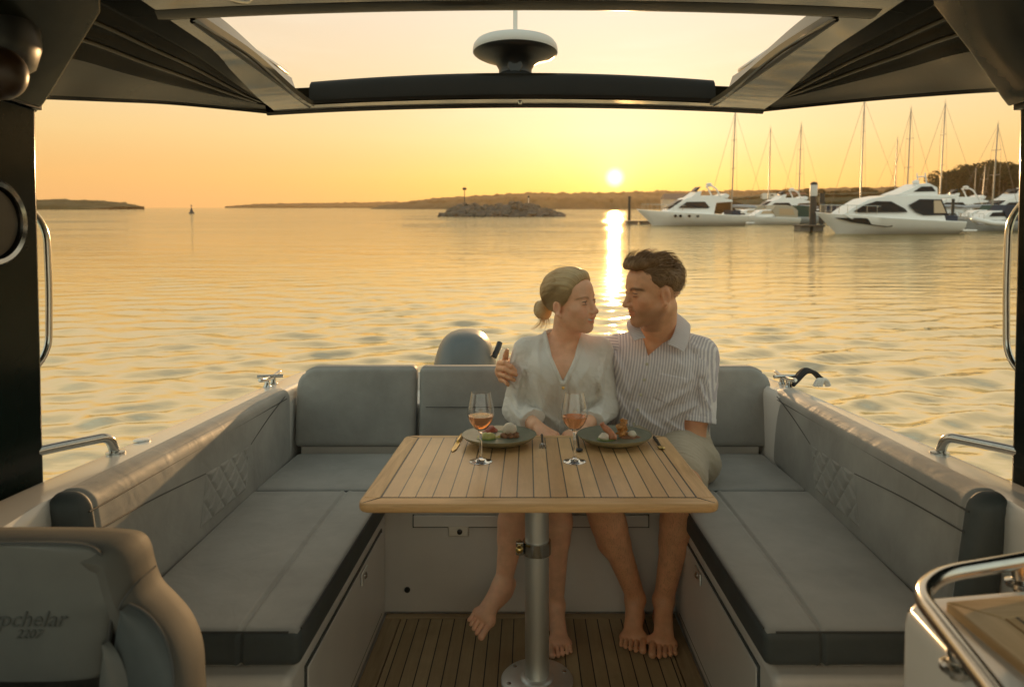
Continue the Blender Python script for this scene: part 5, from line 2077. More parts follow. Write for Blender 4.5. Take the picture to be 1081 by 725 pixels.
def glass_mats():
    m = bpy.data.materials.new('clear_glass')
    g = N(NG(m))
    g.out(g.bsdf((1, 1, 1), .0, trans=1., ior=1.48))
    GL['glass'] = m
    m = bpy.data.materials.new('rose_wine')
    g = N(NG(m))
    g.out(g.bsdf((1.0, .46, .22), .0, trans=1., ior=1.20))
    GL['wine'] = m


def make_glass(px, py, label, fill):
    p = T(px, py)
    t = thing('wine_glass', label, 'wine glass', p, 'wine glasses on the table')
    x, y, z = p
    outer = [(.0, .0), (.032, .0), (.0335, .0012), (.032, .0022), (.018, .0045), (.006, .010), (.0042, .02), (.0038, .055), (.0042, .082), (.009, .090), (.021, .100), (.031, .113), (.0375, .130), (.0388, .142), (.0375, .156), (.033, .178), (.0285, .201)]
    inner = [(.0277, .2012), (.0322, .178), (.0367, .156), (.038, .142), (.0366, .130), (.030, .1138), (.020, .1013), (.008, .0925), (.0, .0905)]
    MB().lathe([(r, z + h) for r, h in outer + inner], (x, y, 0), 48).build('bowl', GL['glass'], t)
    prof = [(.0, .0909), (.0075, .0928), (.0196, .1017), (.0296, .1142), (.0361, .1302), (.0373, .1385)]
    hz = fill
    prof = [q for q in prof if q[1] < hz] + [(float(np.interp(hz, [q[1] for q in prof], [q[0] for q in prof])), hz), (0, hz)]
    MB().lathe([(r, z + h) for r, h in prof], (x, y, 0), 48).build('wine', GL['wine'], t)


def make_plate(px, py, label, r=.118):
    p = T(px, py)
    t = thing('plate', label, 'plate', p, 'stoneware dinner plates')
    x, y, z = p
    prof = [(0, .002), (.06, .002), (.062, .0), (.068, .0), (.072, .003), (.095, .010), (.112, .021), (r, .0275), (r + .0012, .0295)]
    MB().lathe([(a, z + h) for a, h in prof], (x, y, 0), 72).build('underside', MT['porcelain_rim'], t)
    prof = [(r + .0011, .0297), (r - .001, .0302), (r - .0042, .0285), (.108, .0225), (.092, .0135), (.075, .0085), (.05, .0068), (0, .0065)]
    MB().lathe([(a, z + h) for a, h in prof], (x, y, 0), 72).build('inner_bowl', MT['porcelain'], t)
    return p


def lumpy(mb, c, r, seed, amp=.2, nu=22, nv=14, mi=0):
    rr = np.random.default_rng(seed)
    k = rr.normal(0, 1, (7, 3)) * 2.4
    ph = rr.uniform(0, 6, 7)
    rows = []
    for i in range(nv + 1):
        t = -math.pi / 2 + math.pi * i / nv
        row = []
        for q in range(nu):
            a = 2 * math.pi * q / nu
            d = np.array([math.cos(t) * math.cos(a), math.cos(t) * math.sin(a), math.sin(t)])
            f = 1 + amp * float(np.sin(k @ d * 1.6 + ph).sum()) / 3
            row.append((c[0] + r[0] * d[0] * f, c[1] + r[1] * d[1] * f, c[2] + r[2] * d[2] * f))
        rows.append(row)
    return mb.loft(rows, mi, True)


FS = 1.3


def make_food():
    green = pmat('cucumber_green', (.16, .24, .055), .35, var=(70, .3), coat=.2, sss=.15)
    lemon = pmat('pale_melon', (.46, .42, .13), .35, var=(60, .2), coat=.2, sss=.15)
    cream = pmat('whipped_cream', (.66, .58, .46), .45, sss=.2)
    red = pmat('tomato_red', (.42, .085, .035), .28, var=(50, .25), coat=.3, sss=.1)
    prawn = pmat('prawn_pink', (.50, .20, .10), .35, var=(80, .3), coat=.2, sss=.2)
    brown = pmat('crisp_brown', (.22, .085, .025), .5, var=(120, .5), bump=(200, .8, .003))
    orange = pmat('crisp_orange', (.45, .20, .05), .45, var=(110, .4), bump=(180, .8, .003))
    butter = pmat('butter_yellow', (.62, .50, .16), .35, sss=.2)
    herb = pmat('herb_green', (.06, .11, .035), .5, var=(90, .4))
    dark = pmat('dark_bread', (.045, .035, .022), .7, var=(80, .4), bump=(200, .6, .003))

    def at(px, py, h=.008):
        """food base on a plate: pixel of its foot"""
        y = F * (CT - h) / (py - VY)
        return Vector(((px - VX) * y / F, y, ZT + h))

    def boat(mb, c, lx, ly, h):
        rows = []
        for i in range(9):
            f = i / 8
            k = .55 + .45 * f ** .6
            rows.append([(c.x + lx * k * math.cos(2 * math.pi * q / 24), c.y + ly * k * math.sin(2 * math.pi * q / 24), c.z + h * f) for q in range(24)])
        return mb.loft(rows, 0, True, True)

    # --- plate on the woman's side
    c = at(514, 470)
    t = thing('melon_canape', 'pale green melon cup on the plate behind the first glass stem', 'canape', c)
    boat(MB(), c, .024, .018, .018).build('cup', green, t)
    lumpy(MB(), (c.x + .002, c.y, c.z + .021), (.018, .014, .010), 3, .12).build('filling', lemon, t)
    c = at(517, 462)
    t = thing('tomato_canape', 'glossy red tomato bite with green leaf near the far rim of the plate', 'canape', c)
    lumpy(MB(), (c.x, c.y, c.z + .014), (.020, .016, .015), 5, .14).build('tomato', red, t)
    lumpy(MB(), (c.x + .022, c.y - .004, c.z + .009), (.014, .008, .008), 8, .25).build('leaf', green, t)
    c = at(538, 468)
    t = thing('bread_canape', 'dark bread bite heaped with brown crisps under a white cream ball', 'canape', c)
    boat(MB(), c, .030, .022, .010).build('bread', dark, t)
    mb = MB()
    for k in range(9):
        a = k * 2.4
        lumpy(mb, (c.x + .014 * math.cos(a), c.y + .010 * math.sin(a), c.z + .015 + .002 * (k % 3)), (.010, .009, .008), 20 + k, .3, 12, 8)
    mb.build('topping', brown, t)
    lumpy(MB(), (c.x, c.y + .004, c.z + .034), (.017, .015, .015), 11, .08).build('cream_ball', cream, t)
    for px, py, lab, sc in ((503, 468, 'soft yellow butter pat at the rim of the plate nearest the knife', 1.0), (525, 469, 'small upright yellow cheese wedge in the middle of the plate', .8)):
        c = at(px, py)
        w = MB()
        w.add([(c.x - .012 * sc, c.y - .008, c.z), (c.x + .012 * sc, c.y - .008, c.z), (c.x + .010 * sc, c.y + .010, c.z), (c.x - .010 * sc, c.y + .010, c.z), (c.x - .004 * sc, c.y - .003, c.z + .016 / sc), (c.x + .009 * sc, c.y - .003, c.z + .020 / sc), (c.x + .008 * sc, c.y + .006, c.z + .018 / sc), (c.x - .003 * sc, c.y + .006, c.z + .015 / sc)], [(3, 2, 1, 0), (4, 5, 6, 7), (0, 1, 5, 4), (1, 2, 6, 5), (2, 3, 7, 6), (3, 0, 4, 7)])
        o = w.build('cheese_piece', butter, None, bevel=.003, origin=c)
        tag(o, lab, 'cheese')
    # --- plate on the man's side
    c = at(640, 471)
    t = thing('prawn_canape', 'green cucumber cup topped with a cream ball and upright pink prawn', 'canape', c)
    boat(MB(), c, .023, .018, .018).build('cup', green, t)
    lumpy(MB(), (c.x - .006, c.y - .004, c.z + .023), (.012, .011, .010), 4, .08).build('cream_ball', cream, t)
    mb = MB().tube(smooth_path([(c.x + .014, c.y, c.z + .018), (c.x + .010, c.y + .006, c.z + .032), (c.x - .004, c.y + .010, c.z + .044), (c.x - .010, c.y + .010, c.z + .054)], 6), [.009] * 6 + [.008] * 6 + [.006] * 6 + [.004], 12)
    lumpy(mb, (c.x + .016, c.y - .002, c.z + .022), (.008, .007, .010), 6, .2, 12, 8)
    mb.build('prawn', prawn, t)
    c = at(663, 469)
    t = thing('croquette_canape', 'brown croquette with orange crisp tower and small cream dab', 'canape', c)
    lumpy(MB(), (c.x + .004, c.y, c.z + .011), (.028, .018, .012), 9, .14).build('croquette', brown, t)
    mb = MB()
    for k in range(8):
        lumpy(mb, (c.x - .012 + .004 * math.sin(k * 2.1), c.y + .008 + .003 * math.cos(k * 1.7), c.z + .014 + .0055 * k), (.013 - .0006 * k, .012 - .0006 * k, .007), 40 + k, .35, 12, 8)
    mb.build('crisp_tower', orange, t)
    lumpy(MB(), (c.x + .010, c.y + .002, c.z + .024), (.010, .009, .009), 14, .08).build('cream_dab', cream, t)
    for px, py, lab, lean in ((675, 465, 'thin curl of pale green cucumber by the rim nearest the man', 1), (625, 466, 'curled green salad strip on the side of the plate nearest the second glass', -1)):
        c = at(px, py)
        rows = []
        for i in range(22):
            a = i / 21 * math.pi * 1.5 + (0 if lean > 0 else 1.4)
            r_ = .020 - .0003 * i
            rows.append([(c.x + r_ * math.cos(a) * 1.1, c.y + r_ * math.sin(a) * .7, c.z + .001 + .0004 * i), (c.x + r_ * 1.06 * math.cos(a) * 1.1, c.y + r_ * 1.06 * math.sin(a) * .7, c.z + .012 + .003 * math.sin(i))])
        o = MB().loft(rows).build('cucumber_curl', green if lean > 0 else herb, None, solidify=.0018, origin=c)
        tag(o, lab, 'garnish')


def make_cutlery():
    brass, steel, dark = MT['brass'], MT['steel'], MT['black_plastic']

    def knife(label, a, b, mb_, mh):
        d = (b - a)
        L = d.length
        d.normalize()
        n = Vector((-d.y, d.x, 0))
        t = thing('table_knife', label, 'knife', a)
        up = Vector((0, 0, 1))
        pts = [(0, -.002), (.15, -.009), (.5, -.010), (.56, -.006), (.56, .006), (.1, .006)]
        m = MB().add([a + d * (L * u) + n * w + up * .0015 for u, w in pts] + [a + d * (L * u) + n * w + up * .0035 for u, w in pts], [tuple(range(6))[::-1], tuple(range(6, 12))] + [(i, (i + 1) % 6, 6 + (i + 1) % 6, 6 + i) for i in range(6)])
        m.build('blade', mb_, t, bevel=.0006)
        MB().tube([a + d * (L * u) + up * .006 for u in (.55, .6, .8, .97, 1.0)], [.004, .0055, .006, .0065, .003], 12).build('handle', mh, t)

    knife('brass coloured table knife lying beside the plate with the tomato bite', T(477, 477.5), T(487.5, 460.5), brass, brass)
    # forks / spoons: dark handles with shiny heads, heads towards the camera
    def utensil(label, head, tail, kind, mat_h, mat_s, name):
        d = tail - head
        L = d.length
        d.normalize()
        n = Vector((-d.y, d.x, 0))
        up = Vector((0, 0, 1))
        t = thing(name, label, name.split('_')[-1], head)
        mb = MB()
        if kind == 'fork':
            for k in (-1, 0, 1):
                mb.tube([head + n * (.0085 * k) + up * .003, head + d * .02 + n * (.008 * k) + up * .004, head + d * .034 + n * (.004 * k) + up * .006], [.0032, .0034, .003], 8)
            mb.ball(head + d * .034 + up * .006, (.009, .009, .004))
        else:
            mb.ball(head + d * .014 + up * .005, (.012, .015, .005))
        mb.build('head', mat_h, t)
        MB().tube([head + d * .03 + up * .006, head + d * (L * .6) + up * .008, tail + up * .006], [.0028, .0036, .0045], 10).build('handle', mat_s, t)
    utensil('steel fork with stubby tines lying between the two plates', T(573, 473.5), T(572, 461), 'fork', steel, dark, 'table_fork')
    utensil('dark spoon lying on the teak behind the second wine glass', T(611.5, 477.5), T(609, 461), 'spoon', dark, dark, 'tea_spoon')
    utensil('dark handled spoon with a brass bowl beside the man nearest plate rim', T(699, 475), T(690.5, 463), 'spoon', brass, dark, 'tea_spoon')


glass_mats()
make_table()
make_glass(507.5, 487, 'stemmed glass of rose wine in front of the plate with the tomato bite', .1335)
make_glass(606.5, 487, 'stemmed glass of rose wine standing between the two plates', .1315)
make_plate(527, 467.5, 'green stoneware plate holding bread bite, melon cup and red tomato, before the woman')
make_plate(648.5, 467.5, 'green stoneware plate holding croquette and prawn cup, before the man')
make_food()
for o_ in list(scene.objects):
    if o_.parent is None and (o_.get('category') in ('canape', 'cheese', 'garnish')):
        o_.matrix_world = o_.matrix_world @ Matrix.Scale(FS, 4)
make_cutlery()
# ================================================================== people: signed distance bodies
class SDF:
    def __init__(s, lo, hi, h):
        s.h = h
        s.lo = np.array(lo, dtype=np.float64)
        s.n = np.ceil((np.array(hi) - s.lo) / h).astype(int) + 1
        s.D = np.full(s.n, .06, dtype=np.float32)
        s.ax = [(s.lo[i] + h * np.arange(s.n[i])).astype(np.float32) for i in range(3)]

    def sub(s, lo, hi, m):
        a = np.clip(np.floor((np.minimum(lo, hi) - m - s.lo) / s.h).astype(int), 0, s.n)
        b = np.clip(np.ceil((np.maximum(lo, hi) + m - s.lo) / s.h).astype(int) + 1, 0, s.n)
        sl = tuple(slice(a[i], b[i]) for i in range(3))
        return sl, (s.ax[0][sl[0]][:, None, None], s.ax[1][sl[1]][None, :, None], s.ax[2][sl[2]][None, None, :])

    def put(s, sl, d, k=.0, op='u'):
        A = s.D[sl]
        d = d.astype(np.float32)
        if op == 'u':
            if k <= 0:
                np.minimum(A, d, out=A)
            else:
                h = np.clip(.5 + .5 * (A - d) / k, 0, 1)
                A[...] = A + (d - A) * h - k * h * (1 - h)
        elif op == 's':            # subtract
            if k <= 0:
                np.maximum(A, -d, out=A)
            else:
                h = np.clip(.5 - .5 * (A + d) / k, 0, 1)
                A[...] = A + (-d - A) * h + k * h * (1 - h)

    def cone(s, a, b, ra, rb, k=.012, op='u', sq=None):
        a, b = np.array(a, float), np.array(b, float)
        m = max(ra, rb) + .05
        sl, (X, Y, Z) = s.sub(np.minimum(a, b), np.maximum(a, b), m)
        v = b - a
        L2 = float(v @ v) + 1e-12
        t = np.clip(((X - a[0]) * v[0] + (Y - a[1]) * v[1] + (Z - a[2]) * v[2]) / L2, 0, 1)
        dx, dy, dz = X - a[0] - t * v[0], Y - a[1] - t * v[1], Z - a[2] - t * v[2]
        d = np.sqrt(dx * dx + dy * dy + dz * dz) - (ra + (rb - ra) * t)
        s.put(sl, d, k, op)
        return s

    def ell(s, c, r, k=.012, op='u', axes=None):
        c, r = np.array(c, float), np.array(r, float)
        m = .05
        e = np.full(3, r.max())
        sl, (X, Y, Z) = s.sub(c - e, c + e, m)
        dx, dy, dz = X - c[0], Y - c[1], Z - c[2]
        if axes is not None:
            A = [np.array(q, float) for q in axes]
            p = [dx * q[0] + dy * q[1] + dz * q[2] for q in A]
        else:
            p = [dx, dy, dz]
        k0 = np.sqrt((p[0] / r[0]) ** 2 + (p[1] / r[1]) ** 2 + (p[2] / r[2]) ** 2)
        k1 = np.sqrt((p[0] / r[0] ** 2) ** 2 + (p[1] / r[1] ** 2) ** 2 + (p[2] / r[2] ** 2) ** 2)
        d = k0 * (k0 - 1) / np.maximum(k1, 1e-6)
        s.put(sl, d, k, op)
        return s

    def loft(s, lev, k=.012, grow=0., op='u', yaw=0.):
        """lev rows: z, cx, cy, half width a, half depth b; yaw turns each section"""
        L = np.array(lev, float)
        lo = np.array([(L[:, 1] - L[:, 3] - L[:, 4]).min(), (L[:, 2] - L[:, 3] - L[:, 4]).min(), L[0, 0]])
        hi = np.array([(L[:, 1] + L[:, 3] + L[:, 4]).max(), (L[:, 2] + L[:, 3] + L[:, 4]).max(), L[-1, 0]])
        sl, (X, Y, Z) = s.sub(lo, hi, .05)
        z = np.clip(Z, L[0, 0], L[-1, 0])
        zi = z.ravel()
        g = [_smoothinterp(zi, L[:, 0], L[:, q])[None, None, :] for q in (1, 2, 3, 4)]
        a, b = g[2] + grow, g[3] + grow
        dx, dy = X - g[0], Y - g[1]
        c_, s_ = math.cos(yaw), math.sin(yaw)
        dx, dy = dx * c_ + dy * s_, -dx * s_ + dy * c_
        q = ((np.abs(dx) / a) ** 2.3 + (np.abs(dy) / b) ** 2.3) ** (1 / 2.3)
        d = (q - 1) * np.minimum(a, b) * (.6 + .4 / np.maximum(q, .3))
        dz = np.maximum(np.maximum(L[0, 0] - Z, Z - L[-1, 0]), 0)
        d = np.where(dz > 0, np.sqrt(np.maximum(d, 0) ** 2 + dz ** 2), d)
        s.put(sl, d, k, op)
        return s

    def field(s, fn):
        """fn(X, Y, Z, D) -> new D over the whole grid"""
        X, Y, Z = s.ax[0][:, None, None], s.ax[1][None, :, None], s.ax[2][None, None, :]
        s.D = fn(X, Y, Z, s.D).astype(np.float32)
        return s

    def near(s, fn, lo, hi):
        sl, (X, Y, Z) = s.sub(np.array(lo), np.array(hi), 0)
        s.D[sl] = fn(X, Y, Z, s.D[sl]).astype(np.float32)
        return s

    def mesh(s):
        """naive surface nets"""
        D = s.D
        ins = D < 0
        n = np.array(D.shape)
        c = ins[:-1, :-1, :-1].astype(np.int8)
        cnt = np.zeros(c.shape, np.int8)
        for i in (0, 1):
            for j in (0, 1):
                for k in (0, 1):
                    cnt += ins[i:n[0] - 1 + i, j:n[1] - 1 + j, k:n[2] - 1 + k]
        act = np.argwhere((cnt > 0) & (cnt < 8))
        idx = np.full(c.shape, -1, np.int32)
        idx[act[:, 0], act[:, 1], act[:, 2]] = np.arange(len(act))
        corners = [(i, j, k) for i in (0, 1) for j in (0, 1) for k in (0, 1)]
        val = np.stack([D[act[:, 0] + i, act[:, 1] + j, act[:, 2] + k] for i, j, k in corners], 1).astype(np.float64)
        P_ = np.zeros((len(act), 3))
        W_ = np.zeros(len(act))
        for a in range(8):
            for b in range(a + 1, 8):
                if sum(abs(x - y) for x, y in zip(corners[a], corners[b])) != 1:
                    continue
                va, vb = val[:, a], val[:, b]
                m = (va < 0) != (vb < 0)
                t = np.where(m, va / np.where(m, va - vb, 1), 0)
                ca, cb = np.array(corners[a], float), np.array(corners[b], float)
                P_ += np.where(m[:, None], ca + (cb - ca) * t[:, None], 0)
                W_ += m
        V = (act + P_ / W_[:, None]) * s.h + s.lo
        faces = []
        for ax in range(3):
            o1, o2 = (ax + 1) % 3, (ax + 2) % 3
            sl0, sl1 = [slice(None)] * 3, [slice(None)] * 3
            sl0[ax], sl1[ax] = slice(0, -1), slice(1, None)
            a, b = ins[tuple(sl0)], ins[tuple(sl1)]
            ed = np.argwhere(a != b)
            ok = (ed[:, o1] > 0) & (ed[:, o2] > 0) & (ed[:, o1] < n[o1] - 1) & (ed[:, o2] < n[o2] - 1)
            ed = ed[ok]
            q = []
            for (d1, d2) in ((-1, -1), (0, -1), (0, 0), (-1, 0)):
                e = ed.copy()
                e[:, o1] += d1
                e[:, o2] += d2
                q.append(idx[e[:, 0], e[:, 1], e[:, 2]])
            q = np.stack(q, 1)
            flip = ~a[ed[:, 0], ed[:, 1], ed[:, 2]]
            q[flip] = q[flip][:, ::-1]
            faces.append(q)
        Fq = np.concatenate(faces)
        Fq = Fq[(Fq >= 0).all(1)]
        # light relaxation
        for it in range(1):
            acc = np.zeros_like(V)
            w = np.zeros(len(V))
            for a in range(4):
                b = (a + 1) % 4
                np.add.at(acc, Fq[:, a], V[Fq[:, b]])
                np.add.at(acc, Fq[:, b], V[Fq[:, a]])
                np.add.at(w, Fq[:, a], 1)
                np.add.at(w, Fq[:, b], 1)
            V = V * .55 + .45 * acc / np.maximum(w, 1)[:, None]
        return V, Fq


def _smoothinterp(x, xs, ys):
    """monotone-ish cubic through levels"""
    xs, ys = np.asarray(xs, float), np.asarray(ys, float)
    m = np.gradient(ys, xs)
    i = np.clip(np.searchsorted(xs, x) - 1, 0, len(xs) - 2)
    h = xs[i + 1] - xs[i]
    t = (x - xs[i]) / h
    return ((2 * t ** 3 - 3 * t ** 2 + 1) * ys[i] + (t ** 3 - 2 * t ** 2 + t) * h * m[i] + (-2 * t ** 3 + 3 * t ** 2) * ys[i + 1] + (t ** 3 - t ** 2) * h * m[i + 1]).astype(np.float32)


def segdist(V, a, b):
    a, b = np.array(a, float), np.array(b, float)
    v = b - a
    t = np.clip((V - a) @ v / (v @ v), 0, 1)
    return np.linalg.norm(V - a - t[:, None] * v, axis=1), t


class Head:
    """local axes: l = the person's left, f = forward, u = up"""
    def __init__(s, o, yaw, pitch, roll, scale):
        # yaw: facing direction angle measured from -y (the camera) towards +x
        f = Vector((math.sin(yaw) * math.cos(pitch), -math.cos(yaw) * math.cos(pitch), math.sin(pitch)))
        l = Vector((0, 0, 1)).cross(f).normalized()
        u = f.cross(l)
        q = Matrix.Rotation(roll, 3, f)
        s.f, s.l, s.u = f, q @ l, q @ u
        s.o, s.s = Vector(o), scale

    def __call__(s, l, f, u):
        p = s.o + s.l * (l * s.s) + s.f * (f * s.s) + s.u * (u * s.s)
        return np.array(p[:])

    @property
    def axes(s):
        return [s.l[:], s.f[:], s.u[:]]

    def local(s, V):
        d = (V - np.array(s.o[:])) / s.s
        return d @ np.array(s.l[:]), d @ np.array(s.f[:]), d @ np.array(s.u[:])


def head_sdf(S, H, male):
    k = H.s
    E = lambda l, f, u, r, kk=.012, op='u': S.ell(H(l, f, u), np.array(r) * k, kk, op, H.axes)
    C = lambda a, b, ra, rb, kk=.01, op='u': S.cone(H(*a), H(*b), ra * k, rb * k, kk, op)
    E(0, -.014, .034 if male else .041, (.072, .094, .079), .01)
    E(0, .030, -.018, (.059, .060, .078), .03)
    E(0, .040, .045, (.058, .050, .050), .02)          # forehead
    jw = .054 if male else .049
    for sg in (-1, 1):
        C((sg * jw, -.002, -.046), (sg * (.016 if male else .011), .070 if male else .064, -.092 if male else -.087), .019, .015, .026)
        E(sg * .040, .058, -.022, (.022, .020, .020), .022)     # cheekbone
        E(sg * .030, .066, -.048, (.018, .018, .018), .02)      # smiling cheek
    E(0, .070 if male else .066, -.092 if male else -.088, (.017 if male else .013, .014, .015), .016)
    C((0, .056, -.066), (0, .067 if male else .062, -.091 if male else -.087), .03, .014, .02)
    # brow, nose
    C((-.034, .074, .022), (.034, .074, .022), .011 if male else .008, .011 if male else .008, .016)
    C((0, .084, .020), (0, .1035, -.028), .0072, .0100, .010)
    E(0, .1055, -.031, (.0115, .012, .0105), .007)
    for sg in (-1, 1):
        E(sg * .011, .095, -.0345, (.0085, .011, .0075), .006)
        E(sg * .031, .090, .004, (.015, .013, .0105), .012, 's')          # eye socket
        E(sg * .0305, .0735, .003, (.0155, .0148, .0140), .005)           # lids over the eyeball
        C((sg * .0215, .094, .0030), (sg * .0400, .0885, .0030), .0034, .0026, .002, 's')
    # mouth
    C((-.026, .073, -.0505), (0, .0905, -.0565), .0042, .0060, .006)
    C((.026, .073, -.0505), (0, .0905, -.0565), .0042, .0060, .006)
    C((-.022, .074, -.0610), (0, .0880, -.0695), .0042, .0068, .006)
    C((.022, .074, -.0610), (0, .0880, -.0695), .0042, .0068, .006)
    for sg in (-1, 1):
        C((0, .0985, -.0630), (sg * .030, .0765, -.0505), .0026, .0024, .003, 's')
        # smile fold
        C((sg * .018, .098, -.036), (sg * .036, .082, -.062), .0022, .0018, .006, 's')
        # ear
        E(sg * .073, -.010, -.008, (.0080, .017, .028), .006)
        E(sg * .081, -.004, -.008, (.0065, .010, .019), .004, 's')
        C((sg * .078, -.004, -.034), (sg * .074, .0, -.040), .007, .006, .006)
    return S


def hand_sdf(S, wrist, knuckles, fingers, thumb, r=.0085):
    """knuckles: four points, fingers: four lists of further joints, thumb: list of points from its root"""
    w = np.array(wrist, float)
    for i, kn in enumerate(knuckles):
        kn = np.array(kn, float)
        S.cone(w + (kn - w) * .10, kn, r * 1.9, r * 1.28, .010)
        p = kn
        rr = r * (1.12, 1.15, 1.08, .92)[i]
        for j, q in enumerate(fingers[i]):
            q = np.array(q, float)
            S.cone(p, q, rr * (1 - .07 * j), rr * (.95 - .09 * j), .0035)
            p = q
    p = np.array(thumb[0], float)
    for j, q in enumerate(thumb[1:]):
        q = np.array(q, float)
        S.cone(p, q, r * (1.55 - .25 * j), r * (1.28 - .2 * j), .006)
        p = q


def relaxed_hand(S, wrist, d, nrm, side, r=.0082, L=.17, curl=.55):
    """a softly curled hand: d forward, nrm out of the back of the hand, side towards the thumb"""
    d, nrm, side = (np.array(Vector(v).normalized()[:]) for v in (d, nrm, side))
    w = np.array(wrist, float)
    kn, fg = [], []
    for i in range(4):
        o = (.027 - .0185 * i)
        k0 = w + d * (L * (.50 - .018 * abs(i - 1))) + side * o + nrm * (.004 - .0025 * abs(i - 1.3))
        kn.append(k0)
        ln = L * (.44, .48, .45, .36)[i]
        p, a, row = k0, curl * .45, []
        for seg in (.46, .31, .23):
            q = p + (d * math.cos(a) - nrm * math.sin(a)) * ln * seg
            row.append(q)
            p = q
            a += curl * (.8 + .1 * i)
        fg.append(row)
    th = [w + d * .02 + side * .018, w + d * .055 + side * .042 - nrm * .008, w + d * .088 + side * .046 - nrm * .018, w + d * .108 + side * .040 - nrm * .024]
    hand_sdf(S, w, kn, fg, th, r)


def foot_sdf(S, ankle, heel, toe, r=1., side=1, up=(0, 0, 1)):
    """toe: point at the middle of the toe tips; side = +1 when the big toe lies towards +x of the foot seen from above heading to the camera"""
    A, Hh, Tt = (np.array(p, float) for p in (ankle, heel, toe))
    d = Tt - Hh
    L = np.linalg.norm(d)
    d /= L
    u = np.array(up, float)
    u = u - d * (u @ d)
    u /= np.linalg.norm(u)
    s_ = np.cross(u, d) * side
    S.cone(Hh + u * .028 * r, Hh + d * .05 + u * .028 * r, .027 * r, .028 * r, .015)
    S.cone(A, Hh + d * .03 + u * .034 * r, .028 * r, .028 * r, .02)
    ball = Hh + d * (L * .72)
    S.cone(A + d * .01 * r, ball + s_ * .014 * r + u * .020 * r, .029 * r, .018 * r, .022)
    S.cone(A + d * .005 * r, ball - s_ * .024 * r + u * .015 * r, .024 * r, .014 * r, .022)
    S.cone(Hh + d * .03 + u * .02 * r, ball + u * .017 * r, .026 * r, .018 * r, .02)
    S.cone(ball + s_ * .030 * r + u * .019 * r, ball - s_ * .034 * r + u * .013 * r, .019 * r, .013 * r, .016)
    # ankle bones
    S.ell(A + s_ * .026 * r + u * .004, np.array([.009, .012, .012]) * r, .010)
    S.ell(A - s_ * .026 * r - u * .004, np.array([.009, .012, .012]) * r, .010)
    for i, (o, ln, rr) in enumerate(((.034, .285, .0125), (.0125, .268, .0088), (-.0050, .240, .0082), (-.0215, .205, .0078), (-.0365, .165, .0075))):
        b0 = ball + s_ * o * r + u * (.016 - .001 * i) * r
        tip = Hh + d * (L * (.72 + ln)) + s_ * (o * 1.04) * r + u * rr * r
        mid = (b0 + tip) / 2 + u * .0055 * r
        S.cone(b0, mid, rr * .98 * r, rr * .86 * r, .0025)
        S.cone(mid, tip, rr * .86 * r, rr * .98 * r, .0015)


# ------------------------------------------------------------------ materials for people
def skin_mat(name, base, red, dark):
    m = bpy.data.materials.new(name)
    g = N(NG(m))
    v = g.coord()
    at = lambda n: g.new('ShaderNodeAttribute', attribute_name=n).outputs['Fac']
    f = g.noise(v, 34, 4, .6)
    c = g.mix(g.maprange(f, .3, .7), tuple(x * .90 for x in base), tuple(min(1, x * 1.08) for x in base))
    f2 = g.noise(v, 9, 3, .6)
    c = g.mix(g.maprange(f2, .5, .75, 0, .30), c, red)
    c = g.mix(g.math('MULTIPLY', at('blush'), .5), c, red)
    c = g.mix(at('lip'), c, tuple(x * y for x, y in zip(red, (.92, .62, .62))))
    c = g.mix(at('stubble'), c, dark)
    c = g.mix(at('nail'), c, tuple(min(1, x * 1.12) for x in base))
    # body hair on the shins
    hv = g.noise(g.mapping(v, scale=(420, 420, 36), rot=(.3, .2, 0)), 1.0, 4, .7)
    c = g.mix(g.math('MULTIPLY', g.maprange(hv, .52, .64), at('hairy')), c, tuple(x * .35 for x in dark))
    n = g.bump(g.noise(v, 520, 3, .6), .16, .0006)
    g.out(g.bsdf(c, .46, 0, n, .42, sss=.16))
    return m


def cloth_mat(name, col, stripe=None, period=.0097):
    m = bpy.data.materials.new(name)
    g = N(NG(m))
    v = g.coord()
    c = col
    if stripe:
        s_ = g.new('ShaderNodeAttribute', attribute_name='stripe').outputs['Fac']
        w = g.noise(v, 60, 2, .5)
        fr = g.math('FRACT', g.math('ADD', g.math('DIVIDE', s_, period), g.math('MULTIPLY', w, .18)))
        d = g.math('ABSOLUTE', g.math('SUBTRACT', fr, .5))
        mk = g.maprange(d, .20, .27)
        mk = g.math('MULTIPLY', mk, g.math('ADD', .72, g.math('MULTIPLY', g.noise(v, 150, 3), .45)))
        c = g.mix(mk, col, stripe)
    f = g.noise(v, 8, 4, .6)
    c = g.mix(g.maprange(f, .35, .7, 0, .16), c, tuple(x * .8 for x in (col if not stripe else stripe)))
    h = g.math('ADD', g.noise(v, 34, 4, .6), g.math('MULTIPLY', g.noise(v, 650, 2, .5), .25))
    n = g.bump(h, .45, .004)
    b = g.bsdf(c, .82, 0, n, .2, sheen=.2)
    # thin weave lets some back light through
    tr = g.new('ShaderNodeBsdfTranslucent')
    g.put(tr.inputs[0], c)
    mx = g.new('ShaderNodeMixShader')
    mx.inputs[0].default_value = .12
    g.nt.links.new(b, mx.inputs[1])
    g.nt.links.new(tr.outputs[0], mx.inputs[2])
    g.out(mx.outputs[0])
    return m


